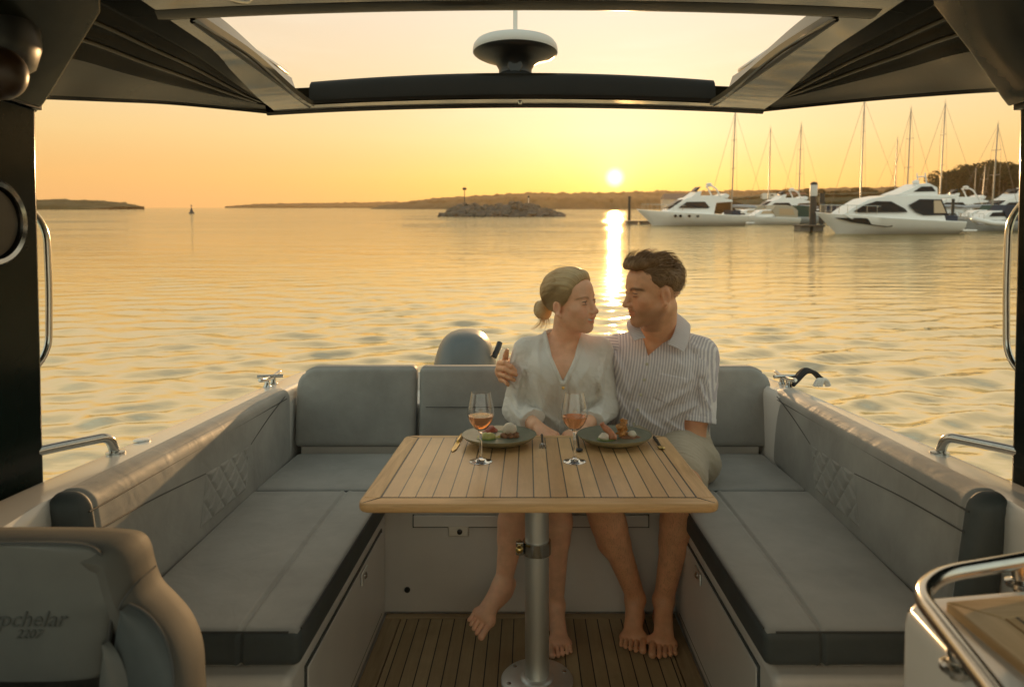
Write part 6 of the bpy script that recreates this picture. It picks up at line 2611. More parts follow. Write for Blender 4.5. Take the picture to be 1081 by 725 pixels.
def hair_mat(name, lo, hi, rough=.42):
    m = bpy.data.materials.new(name)
    g = N(NG(m))
    s_ = g.new('ShaderNodeAttribute', attribute_name='strand').outputs['Fac']
    v = g.coord()
    cb = g.new('ShaderNodeCombineXYZ')
    g.put(cb.inputs[0], s_)
    f = g.noise(cb.outputs[0], 1.0, 5, .75)
    f2 = g.noise(v, 22, 3, .6)
    k = g.math('ADD', g.math('MULTIPLY', f, .8), g.math('MULTIPLY', f2, .25))
    c = g.mix(g.maprange(k, .36, .72), lo, hi)
    n = g.bump(f, .6, .004)
    b = g.bsdf(c, rough, 0, n, .5)
    tr = g.new('ShaderNodeBsdfTranslucent')
    g.put(tr.inputs[0], g.mix(.5, c, hi))
    mx = g.new('ShaderNodeMixShader')
    mx.inputs[0].default_value = .32
    g.nt.links.new(b, mx.inputs[1])
    g.nt.links.new(tr.outputs[0], mx.inputs[2])
    g.out(mx.outputs[0])
    return m


def wrinkles(seed, n=14, lam=(.03, .10), dirs=(0, 0, 1)):
    r = np.random.default_rng(seed)
    K = []
    d0 = np.array(dirs, float)
    for i in range(n):
        d = d0 + r.normal(0, .55, 3)
        d /= np.linalg.norm(d)
        K.append((d * 2 * math.pi / r.uniform(*lam), r.uniform(0, 6.28), r.uniform(.4, 1)))

    def fn(X, Y, Z):
        out = 0
        for k, p, a in K:
            w = np.sin(k[0] * X + k[1] * Y + k[2] * Z + p + 1.3 * np.sin(11 * X + 7 * Z + p) + 1.1 * np.sin(13 * Y - 9 * Z + 2 * p))
            out = out + a * (1 - np.abs(w)) ** 2.6
        return out / n * 2
    return fn


def strands(mb_list, r=.0008):
    """hair strands as thin three sided tubes; returns verts, faces, strand ids"""
    V, Fq, ids = [], [], []
    base = 0
    for sid, pts in mb_list:
        pts = np.asarray(pts, float)
        n = len(pts)
        d = np.gradient(pts, axis=0)
        d /= np.maximum(np.linalg.norm(d, axis=1, keepdims=True), 1e-9)
        a = np.cross(d, np.array([.31, .52, .79]))
        a /= np.maximum(np.linalg.norm(a, axis=1, keepdims=True), 1e-9)
        b = np.cross(d, a)
        w = (r * np.linspace(1, .35, n))[:, None]
        ring = np.stack([pts + a * w, pts + (-.5 * a + .866 * b) * w, pts + (-.5 * a - .866 * b) * w], 1)
        V.append(ring.reshape(-1, 3))
        i = np.arange(n - 1)[:, None] * 3
        for q in range(3):
            p = (q + 1) % 3
            Fq.append(base + np.concatenate([i + q, i + p, i + 3 + p, i + 3 + q], 1))
        ids.append(np.full(n * 3, sid))
        base += n * 3
    return np.concatenate(V), np.concatenate(Fq), np.concatenate(ids)


def eyes(H, parent, iris, look, male):
    white = MT.setdefault('eye_white', pmat('eye_white', (.62, .58, .54), .2, coat=.5))
    dark = MT.setdefault('lash', pmat('dark_lash', (.035, .022, .014), .6))
    for sg in (-1, 1):
        c = Vector(H(sg * .0305, .0745, .0030))
        e = MB().ball(c, .0124 * H.s, 18, 12).build('eye', white, parent)
        d = (H.f + H.l * (look * 1.0) + H.u * -.04).normalized()
        q = d.to_track_quat('Z', 'Y').to_matrix()
        MB().lathe([(.0058, .0112), (.0056, .0124), (.003, .0129), (0, .0130)], c, 16, M=q * 1).build('iris', iris, e)
        # upper lid line and brow
        pts = [Vector(H(sg * (.0305 + dx), .0745 + .0140 * math.sqrt(max(0, 1 - (dx / .0162) ** 2)), .0030 + .0038 + .0022 * (1 - (dx / .016) ** 2))) for dx in np.linspace(-.0135, .0150, 9)]
        MB().tube(pts, [.0006] + [.0013] * 7 + [.0007], 6).build('lash_line', dark, parent)
        pts = [Vector(H(sg * (.0305 + dx), .0745 + .0142 * math.sqrt(max(0, 1 - (dx / .0162) ** 2)), .0030 - .0046 - .0010 * (1 - (dx / .016) ** 2))) for dx in np.linspace(-.0125, .0140, 9)]
        MB().tube(pts, [.0004] + [.0007] * 7 + [.0004], 6).build('lash_line', dark, parent)
def poly2(A, Bv, poly):
    """signed distance to a polygon in two coordinates (arrays broadcast)"""
    d = 1e9
    ins = False
    n = len(poly)
    for i in range(n):
        (x0, y0), (x1, y1) = poly[i], poly[(i + 1) % n]
        ex, ey = x1 - x0, y1 - y0
        wx, wy = A - x0, Bv - y0
        t = np.clip((wx * ex + wy * ey) / (ex * ex + ey * ey + 1e-12), 0, 1)
        d = np.minimum(d, (wx - ex * t) ** 2 + (wy - ey * t) ** 2)
        c = ((y0 > Bv) != (y1 > Bv)) & (A < (x1 - x0) * (Bv - y0) / ((y1 - y0) if abs(y1 - y0) > 1e-12 else 1e-12) + x0)
        ins = ins ^ c
    d = np.sqrt(d)
    return np.where(ins, -d, d)


def head_attrs(H, V, male):
    l, f, u = H.local(V)
    sm = lambda x: np.clip(x, 0, 1)
    lip = sm(1.5 - 1.25 * ((l / .0235) ** 2 + ((u + .0618) / .0118) ** 2)) * (f > .078)
    blush = sm(1.2 - (((np.abs(l) - .043) / .022) ** 2 + ((u + .028) / .026) ** 2)) * (f > .03) + sm(1 - ((l / .016) ** 2 + ((u + .03) / .016) ** 2)) * (f > .09)
    blush = blush + sm(1.3 - np.sqrt(((f + .010) / .024) ** 2 + ((u + .008) / .036) ** 2)) * (np.abs(l) > .068)
    st = np.zeros(len(V))
    if male:
        st = sm((-.040 - u) / .018) * sm((f + .012) / .02) * (u > -.135) * (1 - lip) * .34
        st = st + sm(1.2 - ((l / .028) ** 2 + ((u + .047) / .010) ** 2)) * (f > .07) * .20
    br = np.zeros(len(V))
    # brows: arched bands
    a = np.abs(l)
    arc = .0225 - .0055 * ((a - .034) / .020) ** 2 + .0015
    br = sm(1.6 - np.abs(u - arc) / (.0042 if male else .0030)) * sm((.058 - a) / .006) * sm((a - .010) / .006) * (f > .04)
    return lip * .75, sm(blush) * .6, np.clip(st + br * (.85 if male else .45), 0, 1)


# creases of the cloth as drawn on the wearer: ends in pixels, height in mm, width in mm
WF = [((546, 372), (538, 402), 5, 6), ((554, 384), (545, 428), 6, 6), ((538, 410), (552, 430), 6, 5), ((535, 424), (557, 440), 7, 5), ((561, 392), (551, 434), -7, 5), ((535, 396), (546, 412), 4, 5),
      ((641, 378), (637, 412), 5, 6), ((631, 392), (642, 426), 6, 6), ((627, 432), (643, 440), 7, 5), ((635, 404), (621, 442), -7, 5), ((640, 420), (630, 446), 5, 5),
      ((566, 370), (576, 402), 5, 7), ((566, 398), (581, 442), 6, 6), ((581, 402), (571, 450), 5, 6), ((606, 396), (613, 446), 5, 6), ((622, 384), (607, 412), 5, 6), ((619, 408), (600, 444), 6, 6), ((561, 424), (590, 446), 6, 5), ((604, 430), (624, 450), 5, 5), ((572, 356), (569, 380), 4, 6), ((618, 358), (621, 380), 4, 6), ((585, 420), (600, 452), -4, 5)]
MF = [((731, 408), (690, 434), 6, 6), ((737, 424), (700, 446), 7, 6), ((741, 394), (716, 406), 5, 6), ((655, 378), (667, 422), 5, 7), ((649, 408), (671, 446), 6, 6), ((668, 428), (702, 454), 6, 6), ((743, 378), (751, 426), 4, 6), ((735, 398), (749, 431), 6, 5), ((761, 388), (752, 422), 4, 6),
      ((733, 374), (739, 442), -9, 5), ((648, 360), (660, 398), 5, 7), ((704, 366), (722, 388), 4, 7), ((676, 392), (662, 430), 4, 6), ((700, 440), (728, 456), 6, 5), ((655, 440), (676, 458), 5, 5), ((728, 360), (748, 372), 4, 7)]


def folds(X, Y, Z, F_, yy):
    out = 0
    s_ = yy / F
    for (p, q, h, w) in F_:
        ax_, az = (p[0] - VX) * s_, CAMH - (p[1] - VY) * s_
        bx, bz = (q[0] - VX) * s_, CAMH - (q[1] - VY) * s_
        ex, ez = bx - ax_, bz - az
        L2 = ex * ex + ez * ez
        t = ((X - ax_) * ex + (Z - az) * ez) / L2
        tc = np.clip(t, 0, 1)
        # slightly bowed, sharp on one flank
        dx, dz = X - ax_ - tc * ex, Z - az - tc * ez
        sd = (dx * -ez + dz * ex) / math.sqrt(L2) + .006 * np.sin(tc * 3.14)
        d = np.sqrt(dx * dx + dz * dz)
        d = np.where((t > 0) & (t < 1), np.abs(sd), d)
        wl = np.where(sd > 0, w * .0010, w * .0021)
        out = out + h * .0018 * np.exp(-(d / wl) ** 2 * .5) * np.sin(np.clip(t, 0, 1) * 2.7 + .22)
    return np.where(Y < yy + .11, np.maximum(out, -.003), 0)


def upper(grid_lo, grid_hi, h=.0034):
    return SDF(grid_lo, grid_hi, h)


BODY_H = .0029


# ------------------------------------------------------------------ the woman
def make_woman():
    root = thing('person', 'woman with blonde bun and loose white shirt, smiling up at the man beside her', 'person', (.125, 2.5, 0))
    H = Head((.156, 2.505, 1.062), R(53), R(2), R(5), 1.0)
    sh_r, el_r, wr_r = (-.002, 2.548, .880), (-.046, 2.515, .668), (.026, 2.368, .646)
    sh_l, el_l, wr_l = (.268, 2.560, .880), (.292, 2.530, .672), (.205, 2.372, .646)
    lev = [(.46, .125, 2.60, .165, .115), (.55, .125, 2.60, .165, .118), (.66, .125, 2.585, .122, .092), (.74, .125, 2.565, .128, .100), (.80, .127, 2.552, .138, .104), (.86, .130, 2.558, .142, .092), (.895, .133, 2.566, .118, .070), (.925, .136, 2.570, .068, .052)]
    S = SDF((-.20, 1.98, -.01), (.40, 2.74, 1.21), BODY_H)
    S.loft(lev, .0)
    for sg in (-1, 1):
        S.ell((.127 + sg * .058, 2.478, .800), (.048, .040, .052), .04)
    for sh in (sh_r, sh_l):
        S.cone((.135, 2.572, .912), sh, .040, .040, .03)
    for sh, el, wr in ((sh_r, el_r, wr_r), (sh_l, el_l, wr_l)):
        S.cone(sh, el, .044, .034, .02)
        S.cone(el, wr, .034, .023, .012)
    relaxed_hand(S, wr_r, (.80, -.40, -.42), (-.05, -.3, .95), (-.5, -.8, .0), .0076, .155, .6)
    relaxed_hand(S, wr_l, (-.80, -.36, -.42), (.05, -.3, .95), (.5, -.8, 0), .0076, .155, .6)
    S.cone((.136, 2.572, .905), H(0, -.022, -.058), .048, .045, .02)
    S.cone((.150, 2.545, .925), H(0, .01, -.085), .030, .030, .03)
    # collar bones
    for sg in (-1, 1):
        S.cone((.136 + sg * .018, 2.512, .902), (.134 + sg * .10, 2.545, .905), .009, .010, .014)
    head_sdf(S, H, False)
    # legs: one foot planted, the other swung across
    S.cone((.062, 2.58, .520), (-.012, 2.165, .520), .078, .054, .03)
    S.cone((-.012, 2.165, .515), (-.046, 2.182, .385), .050, .046, .02)
    S.cone((-.040, 2.200, .400), (-.050, 2.196, .330), .044, .044, .02)
    S.cone((-.046, 2.190, .370), (-.076, 2.185, .190), .045, .027, .02)
    foot_sdf(S, (-.080, 2.172, .182), (-.062, 2.218, .150), (-.166, 2.085, .078), .88, 1, (-.25, -1, .75))
    S.cone((.188, 2.58, .520), (.092, 2.165, .515), .078, .054, .03)
    S.cone((.092, 2.160, .510), (.094, 2.185, .380), .050, .047, .02)
    S.cone((.094, 2.205, .390), (.093, 2.215, .320), .043, .043, .02)
    S.cone((.093, 2.190, .37), (.091, 2.232, .100), .045, .027, .02)
    foot_sdf(S, (.091, 2.234, .088), (.086, 2.285, .006), (.104, 2.075, .006), .84, -1)
    V, Fq = S.mesh()
    lip, blush, st = head_attrs(H, V, False)
    mat = skin_mat('skin_fair', (.86, .49, .305), (.80, .31, .19), (.20, .10, .05))
    body = fastmesh('body', V, Fq, mat, root, attrs={'lip': lip, 'blush': blush, 'stubble': st, 'nail': np.zeros(len(V)), 'hairy': np.zeros(len(V))})
    iris = MT.setdefault('iris_blue', pmat('iris_blue', (.05, .07, .09), .15, coat=.6))
    eyes(H, root, iris, .02, False)
    # teeth in the smile
    pts = [Vector(H(l, .0900 - 18 * l * l, -.0622 + 14 * l * l)) for l in np.linspace(-.022, .022, 11)]
    MB().tube(pts, [.0010] + [.0034] * 9 + [.0010], 8).build('teeth', pmat('teeth', (.70, .66, .58), .25), root)

    # ---- loose white shirt
    C = SDF((-.13, 2.28, .44), (.38, 2.74, 1.0), .0026)
    lv = [(.44, .125, 2.60, .190, .140), (.55, .125, 2.60, .186, .142), (.66, .125, 2.585, .158, .125), (.74, .125, 2.565, .152, .122), (.80, .127, 2.552, .152, .118), (.86, .130, 2.558, .154, .104), (.90, .133, 2.567, .124, .080), (.93, .1355, 2.571, .078, .064), (.958, .138, 2.574, .062, .060)]
    C.loft(lv, 0)
    for sg in (-1, 1):
        C.ell((.127 + sg * .056, 2.476, .797), (.056, .044, .066), .06)
    for sh in (sh_r, sh_l):
        C.cone((.135, 2.572, .905), sh, .050, .052, .03)
    for sh, el, wr in ((sh_r, el_r, wr_r), (sh_l, el_l, wr_l)):
        e = Vector(el)
        w = Vector(wr)
        C.cone(sh, el, .050, .045, .018)
        C.cone(el, e.lerp(w, .80), .046, .039, .014)
        # rolled cuff
        C.cone(e.lerp(w, .66), e.lerp(w, .80), .0425, .0415, .002)
    wr1 = wrinkles(3, 9, (.05, .11), (.9, .2, .35))
    wr2 = wrinkles(8, 9, (.030, .060), (.45, .2, .9))
    C.field(lambda X, Y, Z, D: D - .0050 * wr1(X, Y, Z) * np.clip((.93 - Z) / .10, .15, 1) + .003 - .0040 * wr2(X, Y, Z) * np.clip((np.abs(X - .127) - .08) / .05, .2, 1) - folds(X, Y, Z, WF, 2.46))
    V0 = [(.066, .975), (.206, .975), (.170, .87), (.126, .786), (.088, .87)]

    def cut(X, Y, Z, D):
        p = poly2(X, Z, V0)
        front = Y < 2.575
        # facing band and placket stand proud
        band = np.clip(1 - np.abs(p - .007) / .009, 0, 1)
        band = np.minimum(1, band * 2.2)
        D = np.where(front, D - .0042 * band, D)
        pl = np.clip((.0125 - np.abs(X - .126 + .02 * (.79 - Z))) / .003, 0, 1) * (Z < .79)
        D = np.where(Y < 2.5, D - .0040 * pl, D)
        D = np.where(front, np.maximum(D, -p), D)
        for el, wr in ((el_r, wr_r), (el_l, wr_l)):
            e, w = np.array(el), np.array(wr)
            d = (w - e) / np.linalg.norm(w - e)
            q = (X - w[0]) * d[0] + (Y - w[1]) * d[1] + (Z - w[2]) * d[2] + np.linalg.norm(w - e) * .18
            near = ((X - w[0]) ** 2 + (Y - w[1]) ** 2 + (Z - w[2]) ** 2) < .075 ** 2
            D = np.where(near & (q > -.03), np.maximum(D, q), D)
        return D
    C.field(cut)
    V, Fq = C.mesh()
    sh = fastmesh('shirt', V, Fq, cloth_mat('white_linen', (.82, .775, .70)), root)
    for z_, dx in ((.765, 0), (.700, -.001), (.635, -.003)):
        # button on the placket: find the front surface
        m = (np.abs(V[:, 0] - .126) < .006) & (np.abs(V[:, 2] - z_) < .006)
        if m.any():
            y = V[m, 1].min()
            MB().lathe([(.0052, -.001), (.0054, .0016), (.0035, .0022), (0, .0016)], (.126 + dx, y, z_), 14, M=Matrix.Rotation(R(90), 4, 'X')).build('button', MT['brass'] if z_ > .75 else MT['gel'], sh)
    # ---- light shorts
    C = SDF((-.10, 2.15, .40), (.36, 2.74, .66), .006)
    C.loft([(.44, .125, 2.60, .178, .128), (.55, .125, 2.60, .175, .13), (.64, .125, 2.59, .150, .11)], 0)
    C.cone((.062, 2.58, .520), (.024, 2.36, .520), .088, .078, .02)
    C.cone((.188, 2.58, .520), (.138, 2.36, .520), .088, .078, .02)
    V, Fq = C.mesh()
    fastmesh('shorts', V, Fq, cloth_mat('pale_cotton', (.46, .42, .36)), root)

    # ---- hair gathered into a low bun
    C = SDF((-.03, 2.34, .93), (.30, 2.66, 1.22), .0026)
    hc, hr = (0, -.016, .043), (.0795, .1005, .0875)
    C.ell(H(*hc), np.array(hr) * H.s, 0, 'u', H.axes)
    C.ell(H(0, .022, .072), (.070, .066, .056), .02, 'u', H.axes)
    poly = [(.100, .100), (.074, .086), (.056, .059), (.043, .026), (.024, .000), (.008, -.004), (-.012, .004), (-.024, -.012), (-.030, -.040), (-.036, -.056), (-.062, -.078), (-.14, -.075), (-.15, .17), (.13, .17)]
    o = np.array(H.o[:])
    ax = [np.array(q) for q in H.axes]

    def loc(X, Y, Z):
        d = (X - o[0], Y - o[1], Z - o[2])
        return [d[0] * a[0] + d[1] * a[1] + d[2] * a[2] for a in ax]

    bun = (0, -.126, -.026)

    def hairfield(X, Y, Z, D):
        l, f, u = loc(X, Y, Z)
        # strands run from the hairline back to the bun
        nl, nu = l / hr[0], (u - hc[2]) / hr[2]
        ang = np.arctan2(nl, nu + .55)
        g = np.sin(ang * 46 + 2 * np.sin(f * 40)) * .5 + np.sin(ang * 23 + 1) * .6 + np.sin(ang * 91) * .25
        pd = poly2(f, u, poly)
        D = D - .0016 * g + .0075 * np.clip(1 + pd / .022, 0, 1) ** 1.5
        return np.maximum(D, pd)
    C.field(hairfield)
    C.ell(H(*bun), (.038, .031, .038), .010, 'u', H.axes)
    C.ell(H(.010, bun[1] + .004, bun[2] - .016), (.022, .022, .018), .008, 'u', H.axes)

    def bunfield(X, Y, Z, D):
        l, f, u = loc(X, Y, Z)
        dl, du = l - bun[0], u - bun[2]
        r_ = np.sqrt(dl ** 2 + du ** 2 + (f - bun[1]) ** 2)
        a = np.arctan2(du, dl)
        w = np.sin(a * 3 + r_ * 300) * .5 + np.sin(a * 2 - r_ * 520 + 1) * .5
        return np.where((r_ < .045) & (f < bun[1] + .03), D - .0022 * w, D)
    C.field(bunfield)
    V, Fq = C.mesh()
    l, f, u = H.local(V)
    st = np.arctan2(l / hr[0], (u - hc[2]) / hr[2] + .55) * 13 + np.where(f < -.105, np.sqrt((l) ** 2 + (u - bun[2]) ** 2) * 380, 0)
    hm = hair_mat('blonde_hair', (.44, .26, .105), (1.0, .84, .50))
    hair = fastmesh('hair', V, Fq, hm, root, attrs={'strand': st})
    r_ = np.random.default_rng(5)
    S_ = []
    hl = [(.088, .098), (.074, .086), (.060, .060), (.048, .036), (.034, .014), (.016, .002)]
    bd = np.array([0, (bun[1] - hc[1]) / hr[1], (bun[2] - hc[2]) / hr[2]])
    bd /= np.linalg.norm(bd)
    for k in range(1500):
        t = r_.random() * (len(hl) - 1)
        i = int(t)
        f0 = hl[i][0] + (hl[i + 1][0] - hl[i][0]) * (t - i) - r_.random() * .03
        u0 = hl[i][1] + (hl[i + 1][1] - hl[i][1]) * (t - i) + r_.random() * .006
        nf, nu = (f0 - hc[1]) / hr[1], (u0 - hc[2]) / hr[2]
        q = 1 - nf * nf - nu * nu
        nl = math.sqrt(max(q, .0)) * (1 if r_.random() < .4 else -1)
        if q < 0:
            nl = r_.uniform(-.5, .5)
        d0 = np.array([nl, nf, nu])
        d0 /= np.linalg.norm(d0)
        om = math.acos(np.clip(d0 @ bd, -1, 1))
        amp = r_.normal(1.008, .009)
        pts = []
        for s in np.linspace(0, .97, 18):
            d = (math.sin((1 - s) * om) * d0 + math.sin(s * om) * bd) / math.sin(om)
            d = d / np.linalg.norm(d)
            wv = amp + .006 * math.sin(s * 9 + k)
            pts.append(H(hc[0] + d[0] * hr[0] * wv, hc[1] + d[1] * hr[1] * wv, hc[2] + d[2] * hr[2] * wv))
        S_.append((k * .37 % 40, pts))
    for k in range(160):            # wisps of the bun and the nape
        a = r_.uniform(0, 6.28)
        rr = r_.uniform(.026, .034)
        pts = []
        for s in np.linspace(0, 1, 9):
            b = a + s * 2.2
            pts.append(H(bun[0] + rr * math.cos(b) * 1.0, bun[1] - .006 + r_.uniform(-.002, .002) + .012 * math.cos(s * 3 + k), bun[2] + rr * math.sin(b)))
        S_.append((k * .61 % 40, pts))
    for k in range(46):
        p0 = np.array([r_.uniform(-.03, .03), -.105 - r_.random() * .03, -.055])
        d = np.array([r_.normal(0, .5), -.5 + r_.normal(0, .3), -1.0])
        S_.append((k, [H(*(p0 + d * .045 * s * r_.uniform(.9, 1.1) + np.array([0, .006 * math.sin(s * 4), 0]))) for s in np.linspace(0, 1, 8)]))
    for k in range(28):             # fly-away hairs over the crown
        d0 = r_.normal(size=3) * np.array([.6, .6, .3]) + np.array([0, 0, .9])
        d0 /= np.linalg.norm(d0)
        tg = np.array([r_.normal(0, .3), -1, .2])
        pts = [H(hc[0] + d0[0] * hr[0] + tg[0] * .03 * s, hc[1] + d0[1] * hr[1] + tg[1] * .04 * s, hc[2] + d0[2] * hr[2] + .010 * math.sin(s * 2.6)) for s in np.linspace(0, 1, 8)]
        S_.append((k, pts))
    V, Fq, ids = strands(S_, .00075)
    fastmesh('hair_strands', V, Fq, hm, hair, attrs={'strand': ids})
    return root


# ------------------------------------------------------------------ the man
def make_man():
    root = thing('person', 'man with short brown hair in striped short sleeved shirt, arm round the woman', 'person', (.5, 2.5, 0))
    H = Head((.456, 2.470, 1.103), R(-75), R(-6), R(-3), 1.06)
    yaw = R(-14)
    sh_l, el_l = (.640, 2.530, .872), (.592, 2.460, .530)
    wr_l = (.455, 2.300, .545)
    sh_r, el_r, wr_r = (.372, 2.640, .872), (.165, 2.745, .828), (-.058, 2.640, .812)
    lev = [(.47, .50, 2.59, .165, .118), (.58, .503, 2.585, .158, .115), (.70, .508, 2.57, .160, .112), (.79, .510, 2.56, .178, .118), (.86, .508, 2.562, .180, .106), (.90, .503, 2.568, .150, .082), (.935, .498, 2.572, .085, .060), (.955, .495, 2.572, .062, .055)]
    S = SDF((-.15, 1.98, -.01), (.80, 2.84, 1.27), BODY_H)
    S.loft(lev, 0, yaw=yaw)
    for sh in (sh_r, sh_l):
        S.cone((.497, 2.578, .935), sh, .046, .056, .03)
    S.cone(sh_l, el_l, .056, .043, .02)
    S.cone((.632, 2.515, .76), (.618, 2.49, .66), .050, .046, .02)
    S.cone(el_l, (.555, 2.405, .535), .043, .044, .012)
    S.cone((.555, 2.405, .535), wr_l, .044, .029, .02)
    relaxed_hand(S, wr_l, (-.72, -.68, -.05), (0, -.15, .98), (.6, -.8, 0), .0094, .185, .5)
    S.cone(sh_r, el_r, .056, .044, .02)
    S.cone(el_r, wr_r, .043, .029, .015)
    # hand wrapped round the woman's arm
    kn = [P(527.5, 383.5, 2.535), P(526.5, 388.5, 2.530), P(527.5, 394.5, 2.530), P(529.2, 400.5, 2.535)]
    fg = [[P(533.5, 383.0, 2.470), P(539.5, 387.0, 2.452), P(543.8, 391.0, 2.455)],
          [P(533.5, 389.6, 2.462), P(540.0, 393.0, 2.447), P(544.6, 395.3, 2.452)],
          [P(534.0, 396.4, 2.464), P(539.0, 399.0, 2.450), P(542.4, 401.0, 2.456)],
          [P(533.5, 402.4, 2.475), P(535.2, 404.4, 2.464), P(536.2, 406.2, 2.468)]]
    th = [P(533.0, 388.0, 2.585), P(533.2, 381.5, 2.552), P(534.0, 375.0, 2.530), P(535.2, 370.0, 2.520)]
    hand_sdf(S, wr_r, kn, fg, th, .0093)
    S.cone(wr_r, P(529, 392, 2.56), .028, .024, .02)
    S.cone((.497, 2.578, .91), H(0, -.024, -.055), .062, .058, .02)
    S.cone((.478, 2.535, .93), H(0, .012, -.085), .036, .036, .03)
    head_sdf(S, H, True)
    for sg in (-1, 1):
        S.cone((.470 + sg * .016, 2.508, .905), (.478 + sg * .055, 2.525, .905), .010, .009, .016)
    # legs, bare feet side by side
    S.cone((.432, 2.57, .525), (.205, 2.150, .512), .088, .062, .03)
    S.cone((.205, 2.145, .505), (.262, 2.185, .370), .058, .050, .02)
    S.cone((.250, 2.195, .40), (.275, 2.215, .310), .055, .053, .02)
    S.cone((.262, 2.185, .37), (.352, 2.238, .120), .050, .031, .02)
    foot_sdf(S, (.354, 2.245, .100), (.366, 2.310, .006), (.322, 2.105, .006), .93, 1)
    S.cone((.582, 2.57, .525), (.490, 2.150, .515), .088, .062, .03)
    S.cone((.490, 2.145, .508), (.480, 2.185, .375), .058, .052, .02)
    S.cone((.492, 2.200, .40), (.482, 2.215, .310), .058, .055, .02)
    S.cone((.482, 2.185, .37), (.447, 2.236, .115), .050, .032, .02)
    foot_sdf(S, (.446, 2.240, .100), (.454, 2.300, .006), (.412, 2.068, .006), .95, -1)
    V, Fq = S.mesh()
    lip, blush, st = head_attrs(H, V, True)
    hairy = np.clip((V[:, 2] - .07) / .08, 0, 1) * np.clip((.60 - V[:, 2]) / .1, 0, 1) * (V[:, 1] < 2.4) * .34
    mat = skin_mat('skin_tanned', (.74, .38, .205), (.70, .24, .13), (.12, .065, .035))
    fastmesh('body', V, Fq, mat, root, attrs={'lip': lip * .6, 'blush': blush * .7, 'stubble': st, 'nail': np.zeros(len(V)), 'hairy': hairy})
    iris = MT.setdefault('iris_brown', pmat('iris_brown', (.04, .025, .012), .15, coat=.6))
    eyes(H, root, iris, .0, True)

    # ---- striped shirt
    C = SDF((.20, 2.36, .44), (.76, 2.80, 1.02), .0027)
    lv = [(.45, .502, 2.59, .186, .136), (.58, .503, 2.585, .184, .136), (.70, .506, 2.57, .186, .132), (.79, .510, 2.56, .194, .133), (.86, .508, 2.562, .190, .118), (.90, .503, 2.569, .160, .094), (.935, .498, 2.574, .098, .074), (.958, .496, 2.574, .074, .068), (.972, .496, 2.574, .070, .066)]
    C.loft(lv, 0, yaw=yaw)
    for sh in (sh_r, sh_l):
        C.cone((.497, 2.578, .926), sh, .056, .064, .03)
    hem_l = Vector(sh_l).lerp(Vector(el_l), .70)
    C.cone(sh_l, hem_l + Vector((.006, -.006, -.0)), .064, .070, .016)
    hem_r = Vector(sh_r).lerp(Vector(el_r), .75)
    C.cone(sh_r, hem_r, .064, .068, .016)
    wr1 = wrinkles(21, 9, (.06, .13), (.8, .1, .6))
    wr2 = wrinkles(14, 9, (.035, .07), (.5, .1, .9))
    C.field(lambda X, Y, Z, D: D - .0050 * wr1(X, Y, Z) + .003 - .0035 * wr2(X, Y, Z) * np.clip((.84 - Z) / .16, .12, 1) - folds(X, Y, Z, MF, 2.45))
    # open neck: outline in the photograph's front plane at y = 2.43
    yy = 2.43
    vp = [((px - VX) * yy / F, CAMH - (py - VY) * yy / F) for px, py in ((679, 326), (681.5, 344), (683.5, 358), (686.5, 377.5), (700, 367), (712, 356), (718, 340), (719, 326))]

    def cut(X, Y, Z, D):
        p = poly2(X, Z, vp)
        front = Y < 2.56
        pc = .4345 + .197 * (Z - .874)
        pl = np.clip((.0165 - np.abs(X - pc)) / .003, 0, 1) * (Z < .868)
        D = np.where(Y < 2.52, D - .0036 * pl, D)
        # breast pocket
        pk = poly2(X, Z, [((px - VX) * yy / F, CAMH - (py - VY) * yy / F) for px, py in ((697, 394), (725, 399), (724, 424), (708, 428), (691, 420))])
        D = np.where(Y < 2.54, D - .0034 * np.clip(-pk / .002, 0, 1), D)
        D = np.where(front, np.maximum(D, -p), D)
        # sleeve hems
        for sh, hem in ((Vector(sh_l), hem_l), (Vector(sh_r), hem_r)):
            d = (hem - sh).normalized()
            q = (X - hem.x) * d.x + (Y - hem.y) * d.y + (Z - hem.z) * d.z
            near = (((X - hem.x) ** 2 + (Y - hem.y) ** 2 + (Z - hem.z) ** 2) < .105 ** 2) & ((X > .560) | (X < .40))
            band = np.clip((.020 + q) / .003, 0, 1) * near
            D = np.where(near, np.maximum(D - .0018 * band, q), D)
            # hollow of the sleeve so that the arm leaves a dark opening
            e = hem + d * .05
            ax_ = np.sqrt(np.maximum((X - hem.x) ** 2 + (Y - hem.y) ** 2 + (Z - hem.z) ** 2 - q ** 2, 0))
        return D
    C.field(cut)
    V, Fq = C.mesh()
    # stripe coordinate: along the placket on the body, along the arm on the sleeves
    s_b = V[:, 0] - .197 * (V[:, 2] - .7)
    d_l, t_l = segdist(V, sh_l, hem_l)
    d_r, t_r = segdist(V, sh_r, hem_r)
    s_l = V[:, 0] * .82 - V[:, 1] * .57 + .10 * V[:, 2] + .004
    s_r = V[:, 2] * 1.0
    on_l = (V[:, 0] > .592 + .10 * (.90 - V[:, 2])) & (d_l < .082)
    on_r = (V[:, 0] < .345) & (d_r < .09)
    st = np.where(on_l, s_l, np.where(on_r, s_r, s_b))
    cm = cloth_mat('striped_cotton', (.88, .82, .78), (.56, .50, .525))
    shirt = fastmesh('shirt', V, Fq, cm, root, attrs={'stripe': st})
    for z_ in (.845, .790, .735, .68, .625):
        pc = .4345 + .197 * (z_ - .874)
        m = (np.abs(V[:, 0] - pc) < .006) & (np.abs(V[:, 2] - z_) < .006) & (V[:, 1] < 2.55)
        if m.any():
            MB().lathe([(.0052, -.001), (.0054, .0016), (.0035, .0022), (0, .0016)], (pc, V[m, 1].min(), z_), 14, M=Matrix.Rotation(R(90), 4, 'X')).build('button', pmat('pearl_button', (.55, .50, .36), .25) if z_ == .845 else bpy.data.materials['pearl_button'], shirt)
